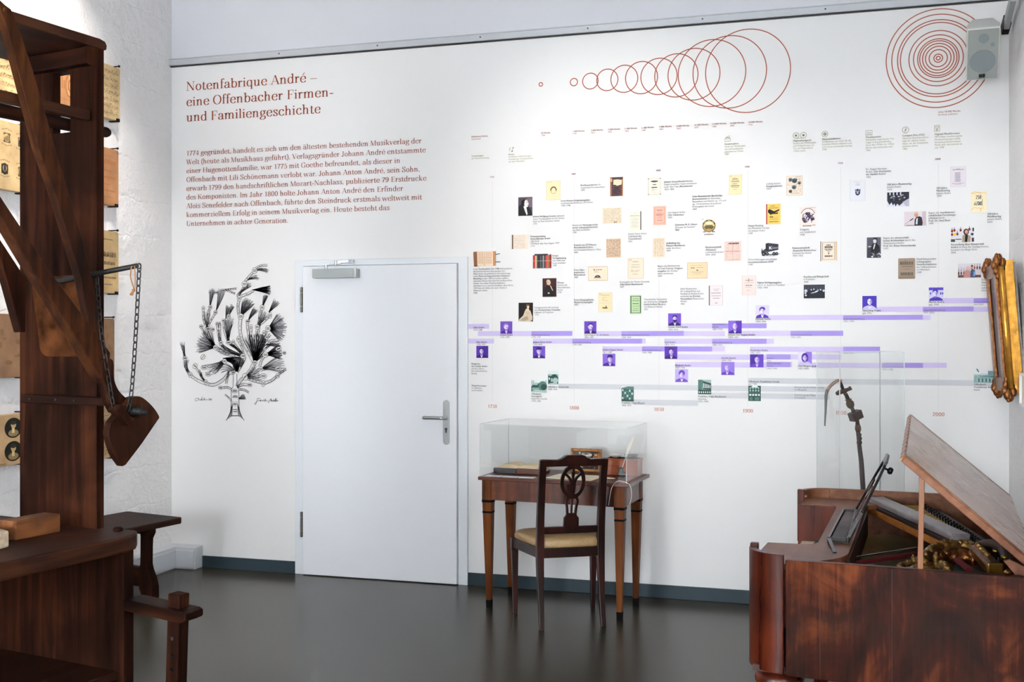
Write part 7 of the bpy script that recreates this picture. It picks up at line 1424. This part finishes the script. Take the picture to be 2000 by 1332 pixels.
for a in ([(.50, 0), (.53, .35), (.60, .75), (.68, .97)], [(1.12, 0), (1.09, .35), (1.02, .75), (.94, .97)], [(.66, .98), (.72, 1.0), (.81, 1.02), (.90, 1.0), (.96, .98)]): obj('rack_bar', bar3(a, .034), M['black'], lc, .001)
for a in ([(.60, .4), (.70, .62), (.81, .42), (.92, .62), (1.02, .4)], [(.81, .0), (.81, .42)]): obj('rack_fret', bar3(a, .02, .007), M['piano_col'], lc)
kx = rk(.70, .93); obj('rack_knob', MB().lathe([(.004, 0), (.004, .012), (.012, .016), (.014, .024), (.009, .032)], (kx[0] + .004, kx[1], kx[2]), 14, (.92, 0, -.38)), M['black'], lc, smooth=True)
obj('rack_strut', MB().beam((.219, .455, .842), (.255, .27, .828), .012, .006), M['black'], pn)
# inside: soundboard, strings, damper rail, tuning pins, iron frame ornaments
obj('soundboard', MB().box(.295, PD - .025, .03, PL - .03, .655, .665), M['piano_dark'], pn)
S0, S1 = Vector((.315, 1.36, .70)), Vector((.40, .28, .70))
for i in range(56):
    f = i / 55; a = Vector((.31 + .20 * f, 1.43 - .06 * f, .69)); b = Vector((.31 + .53 * f * .92, .30 + .06 * f, .692)) if False else None
    s_ = Vector((.300, .30 + 1.05 * f, .700)); e_ = Vector((.30 + (1.45 - (.30 + 1.05 * f)) * .40 + .02, min(1.5, .30 + 1.05 * f + (1.45 - (.30 + 1.05 * f)) * .72), .706))
    obj('string', MB().tube([s_, e_], .0010, 4), M['strings'], pn)
da, db_ = Vector((.318, 1.545, .805)), Vector((.652, .765, .79))
obj('damper_rail', MB().beam(da, db_, .07, .03), M['piano_dark'], pn, .002)
obj('damper_cover', MB().beam(da + Vector((.006, .004, .03)), db_ + Vector((.006, .004, .03)), .072, .026), M['silver_top'], pn, .006)
nrm = (db_ - da).cross(Vector((0, 0, 1))).normalized()
sd_ = -1 if nrm.x > 0 else 1
obj('damper_strip', MB().beam(da + nrm * sd_ * .037 + Vector((0, 0, -.012)), db_ + nrm * sd_ * .037 + Vector((0, 0, -.012)), .006, .026), M['orange_wood'], pn)
mb = MB()
for i in range(40):
    p = da.lerp(db_, (i + .5) / 40) + nrm * sd_ * .0395 + Vector((0, 0, .005)); mb.beam(p + Vector((0, 0, .006)), p - Vector((0, 0, .006)), .008, .004)
obj('damper_felts', mb, M['black'], pn)['kind'] = 'stuff'
PPT = [Vector(v) for v in ((.50, 1.55, .805), (.586, 1.234, .80), (.667, .966, .79), (.722, .728, .785))]
pa, pb_ = PPT[0], PPT[-1]
pinw = []
for i in range(48):
    f = i / 47; g_ = min(f * 3, 2.999); k_ = int(g_); p = PPT[k_].lerp(PPT[k_ + 1], g_ - k_) + Vector((.014 * (i % 2), 0, 0))
    obj('tuning_pin', MB().lathe([(.003, 0), (.003, .02), (.0045, .022), (.0045, .03)], tuple(p), 8), M['hook'], pn)
    if i % 2 == 0:
        t_ = da.lerp(db_, f * .98) + Vector((.04, .02, .0)); obj('pin_wire', MB().tube([p + Vector((0, 0, .012)), t_], [.0035, .002], 5), M['brass'], pn)
obj('pin_block', MB().beam(pa + Vector((.02, .0, -.012)), pb_ + Vector((.02, 0, -.012)), .13, .02), M['piano_dark'], pn)
obj('inner_frame', MB().box(PD - .06, PD - .024, .03, PL - .03, .665, .80), M['piano_in'], pn, .003)
fa, fb = Vector((.285, .60, .728)), Vector((.512, .896, .73))
obj('red_felt_strip', MB().beam(fa, fb, .014, .014), M['red_felt'], pn, .003)
obj('bridge_pins', MB().tube([fa + Vector((-.01, .014, .018)), fb + Vector((-.01, .014, .018))], .003, 6), M['steel'], pn)
obj('red_felt_strip', MB().beam(Vector((.64, .62, .768)), Vector((.678, .46, .764)), .024, .012), M['red_felt'], pn, .003)
rg = random.Random(8)
def scroll(name, pts, rad, mat=None, n=10):
    P = bezier_pts(pts, 5); m_ = len(P); r_ = [rad[0] + (rad[1] - rad[0]) * i / (m_ - 1) for i in range(m_)]
    mb = MB().tube(P, [r_[i] * (1 + .22 * math.sin(i * 1.9)) for i in range(m_)], n)
    for i in range(1, m_, 2): mb.ball(tuple(P[i] + Vector((rg.uniform(-.4, .4), rg.uniform(-.4, .4), .7)) * r_[i]), r_[i] * rg.uniform(.45, .8), n=8, m=5)
    obj(name, mb, mat or M['gilt'], pn, smooth=True)
scroll('gilt_ornament', [(.526, .457, .775), (.545, .589, .782), (.572, .675, .79), (.61, .716, .797), (.663, .75, .795), (.70, .72, .79)], (.022, .014))
scroll('gilt_ornament', [(.56, .60, .76), (.60, .66, .765), (.66, .68, .765), (.71, .66, .76)], (.02, .026), M['bronze'])  # darker gilding stands for the shaded underside of the scroll above
scroll('gilt_ornament', [(.45, .47, .752), (.467, .503, .757), (.497, .522, .768), (.507, .50, .776)], (.012, .009))
scroll('gilt_ornament', [(.497, .522, .765), (.497, .522, .785)], (.008, .006))
scroll('gilt_ornament', [(.505, .43, .755), (.54, .45, .765), (.575, .47, .768), (.60, .43, .765), (.625, .37, .762)], (.014, .010))
scroll('gilt_ornament', [(.57, .532, .76), (.57, .532, .78), (.572, .535, .795)], (.012, .009))
scroll('gilt_ornament', [(.61, .40, .765), (.60, .44, .775), (.585, .49, .77)], (.017, .012))
scroll('gilt_ornament', [(.64, .31, .765), (.67, .29, .768), (.70, .30, .765)], (.012, .008))
P0, P1 = Vector((.705, .68, .795)), Vector((.752, .39, .785))
obj('gilt_bar', MB().beam(P0, P1, .045, .045), M['bronze'], pn, .014); obj('gilt_bar_end', MB().beam(P1, P1 + (P1 - P0).normalized() * .012, .05, .05), M['brass'], pn, .012)
mb = MB()
for k in range(4): c_ = P0.lerp(P1, .12 + .17 * k); mb.ball((c_.x, c_.y, c_.z + .024), .012, n=10, m=6)
obj('gilt_rosette', mb, M['gilt'], pn, smooth=True)
obj('dark_arch', MB().tube(bezier_pts([(.69, .76, .775), (.74, .70, .81), (.79, .62, .815), (.80, .52, .79)], 6), .022, 12), M['piano_dark'], pn, smooth=True)
obj('frame_plate', MB().prism([(.30, .14), (.845, .03), (.845, .62), (.66, .72), (.48, .56)], 'z', .735, .745), M['bronze'], pn, .003)
obj('green_cloth', MB().prism([(.60, .52), (.69, .42), (.72, .52), (.66, .66)], 'z', .746, .749), plain('green_cloth', '#1d3a33', 0.9), pn)
for x, y, z in ((.766, .616, .80), (.785, .663, .80), (.788, .512, .80), (.783, .254, .80)): obj('gilt_bolt', MB().lathe([(.006, -.04), (.006, 0), (.010, .003), (.011, .008), (.007, .013)], (x, y, z), 14), M['brass'], pn, smooth=True)
for xx in (.232, .445): obj('veneer_seam', MB().box(xx, xx + .0016, -.0046, -.0038, ZB + .004, ZT - .004), M['piano_dark'], pn)
# lid: hinged at the back, front edge raised on a stick
Ln, Lf = Vector((.486, -.006, 1.19)), Vector((.472, PL - .02, 1.212))
Hn, Hf = Vector((.85, -.006, .880)), Vector((.87, PL - .02, .876))
tn = (Ln - Hn).cross(Lf - Ln).normalized()
if tn.z > 0: tn = -tn
th = .022
vs = [Ln, Hn, Hf, Lf]; vs = [tuple(v) for v in vs] + [tuple(v + tn * th) for v in vs]
lid = obj('lid', MB().add(vs, [(3, 2, 1, 0), (4, 5, 6, 7), (0, 1, 5, 4), (1, 2, 6, 5), (2, 3, 7, 6), (3, 0, 4, 7)]), M['piano_in'], pn, .003)
e1 = (Hn - Ln).normalized(); e2 = (Lf - Ln).normalized(); mb = MB()
for f in range(2): pass
mb = MB().tube([Ln + e1 * .02 + tn * -.001, Hn + tn * -.001], .0035, 6); obj('lid_moulding', mb, M['piano_in'], lid, smooth=True)
mb = MB(); nH = 12
hg = [Ln.lerp(Lf, f) for f in (0, 1)]
for i in range(nH):
    a, b = hg[0].lerp(hg[1], (i + .08) / nH), hg[0].lerp(hg[1], (i + .92) / nH); mb.beam(a - e1 * .003 + tn * .011, b - e1 * .003 + tn * .011, .005, .019, tn)
obj('edge_hinge', mb, M['bronze'], lid)
for ya, yb2 in ((.028, .957),):
    q_ = [Ln.lerp(Lf, ya) - tn * .0006, Hn.lerp(Hf, ya) - tn * .0006, Hn.lerp(Hf, yb2) - tn * .0006, Ln.lerp(Lf, yb2) - tn * .0006]; obj('lid_panel', MB().quad(*[tuple(v) for v in q_]), M['piano_lid'], lid)
p0, p1 = QF.at(1798, 1114, y=.03), QF.at(1798, 928, y=.03); zt_ = (Ln + (Hn - Ln) * ((p1[0] - Ln.x) / (Hn.x - Ln.x))).z
obj('prop_stick', MB().beam((p0[0] - .003, .034, .70), (p1[0] + .004, .03, zt_ - .026), .016, .042, (0, 1, 0)), M['prop'], pn, .002)
obj('side_stay', MB().prism([(.792, .70), (.856, .70), (.856, .84), (.838, .858), (.78, .885), (.76, .88), (.80, .83)], 'y', .05, .065), M['piano_in'], pn, .002)
# legs
for lx, ly in ((.095, .10), (.095, PL - .12), (PD - .12, .12), (PD - .12, PL - .12)):
    obj('leg', MB().lathe([(.03, 0), (.034, .02), (.03, .05), (.036, .08), (.05, .20), (.058, .32), (.05, .385), (.062, .395), (.06, .405), (.07, .415), (.078, .432), (.08, .446), (.074, .462), (.06, .47), (.06, .478)], (lx, ly, 0), 28), M['piano_col'], pn, smooth=True)
obj('pedal_lyre', MB().box(.42, .46, .35, .43, .04, ZB).box(.40, .50, .33, .45, .03, .06), M['black'], pn, .004)
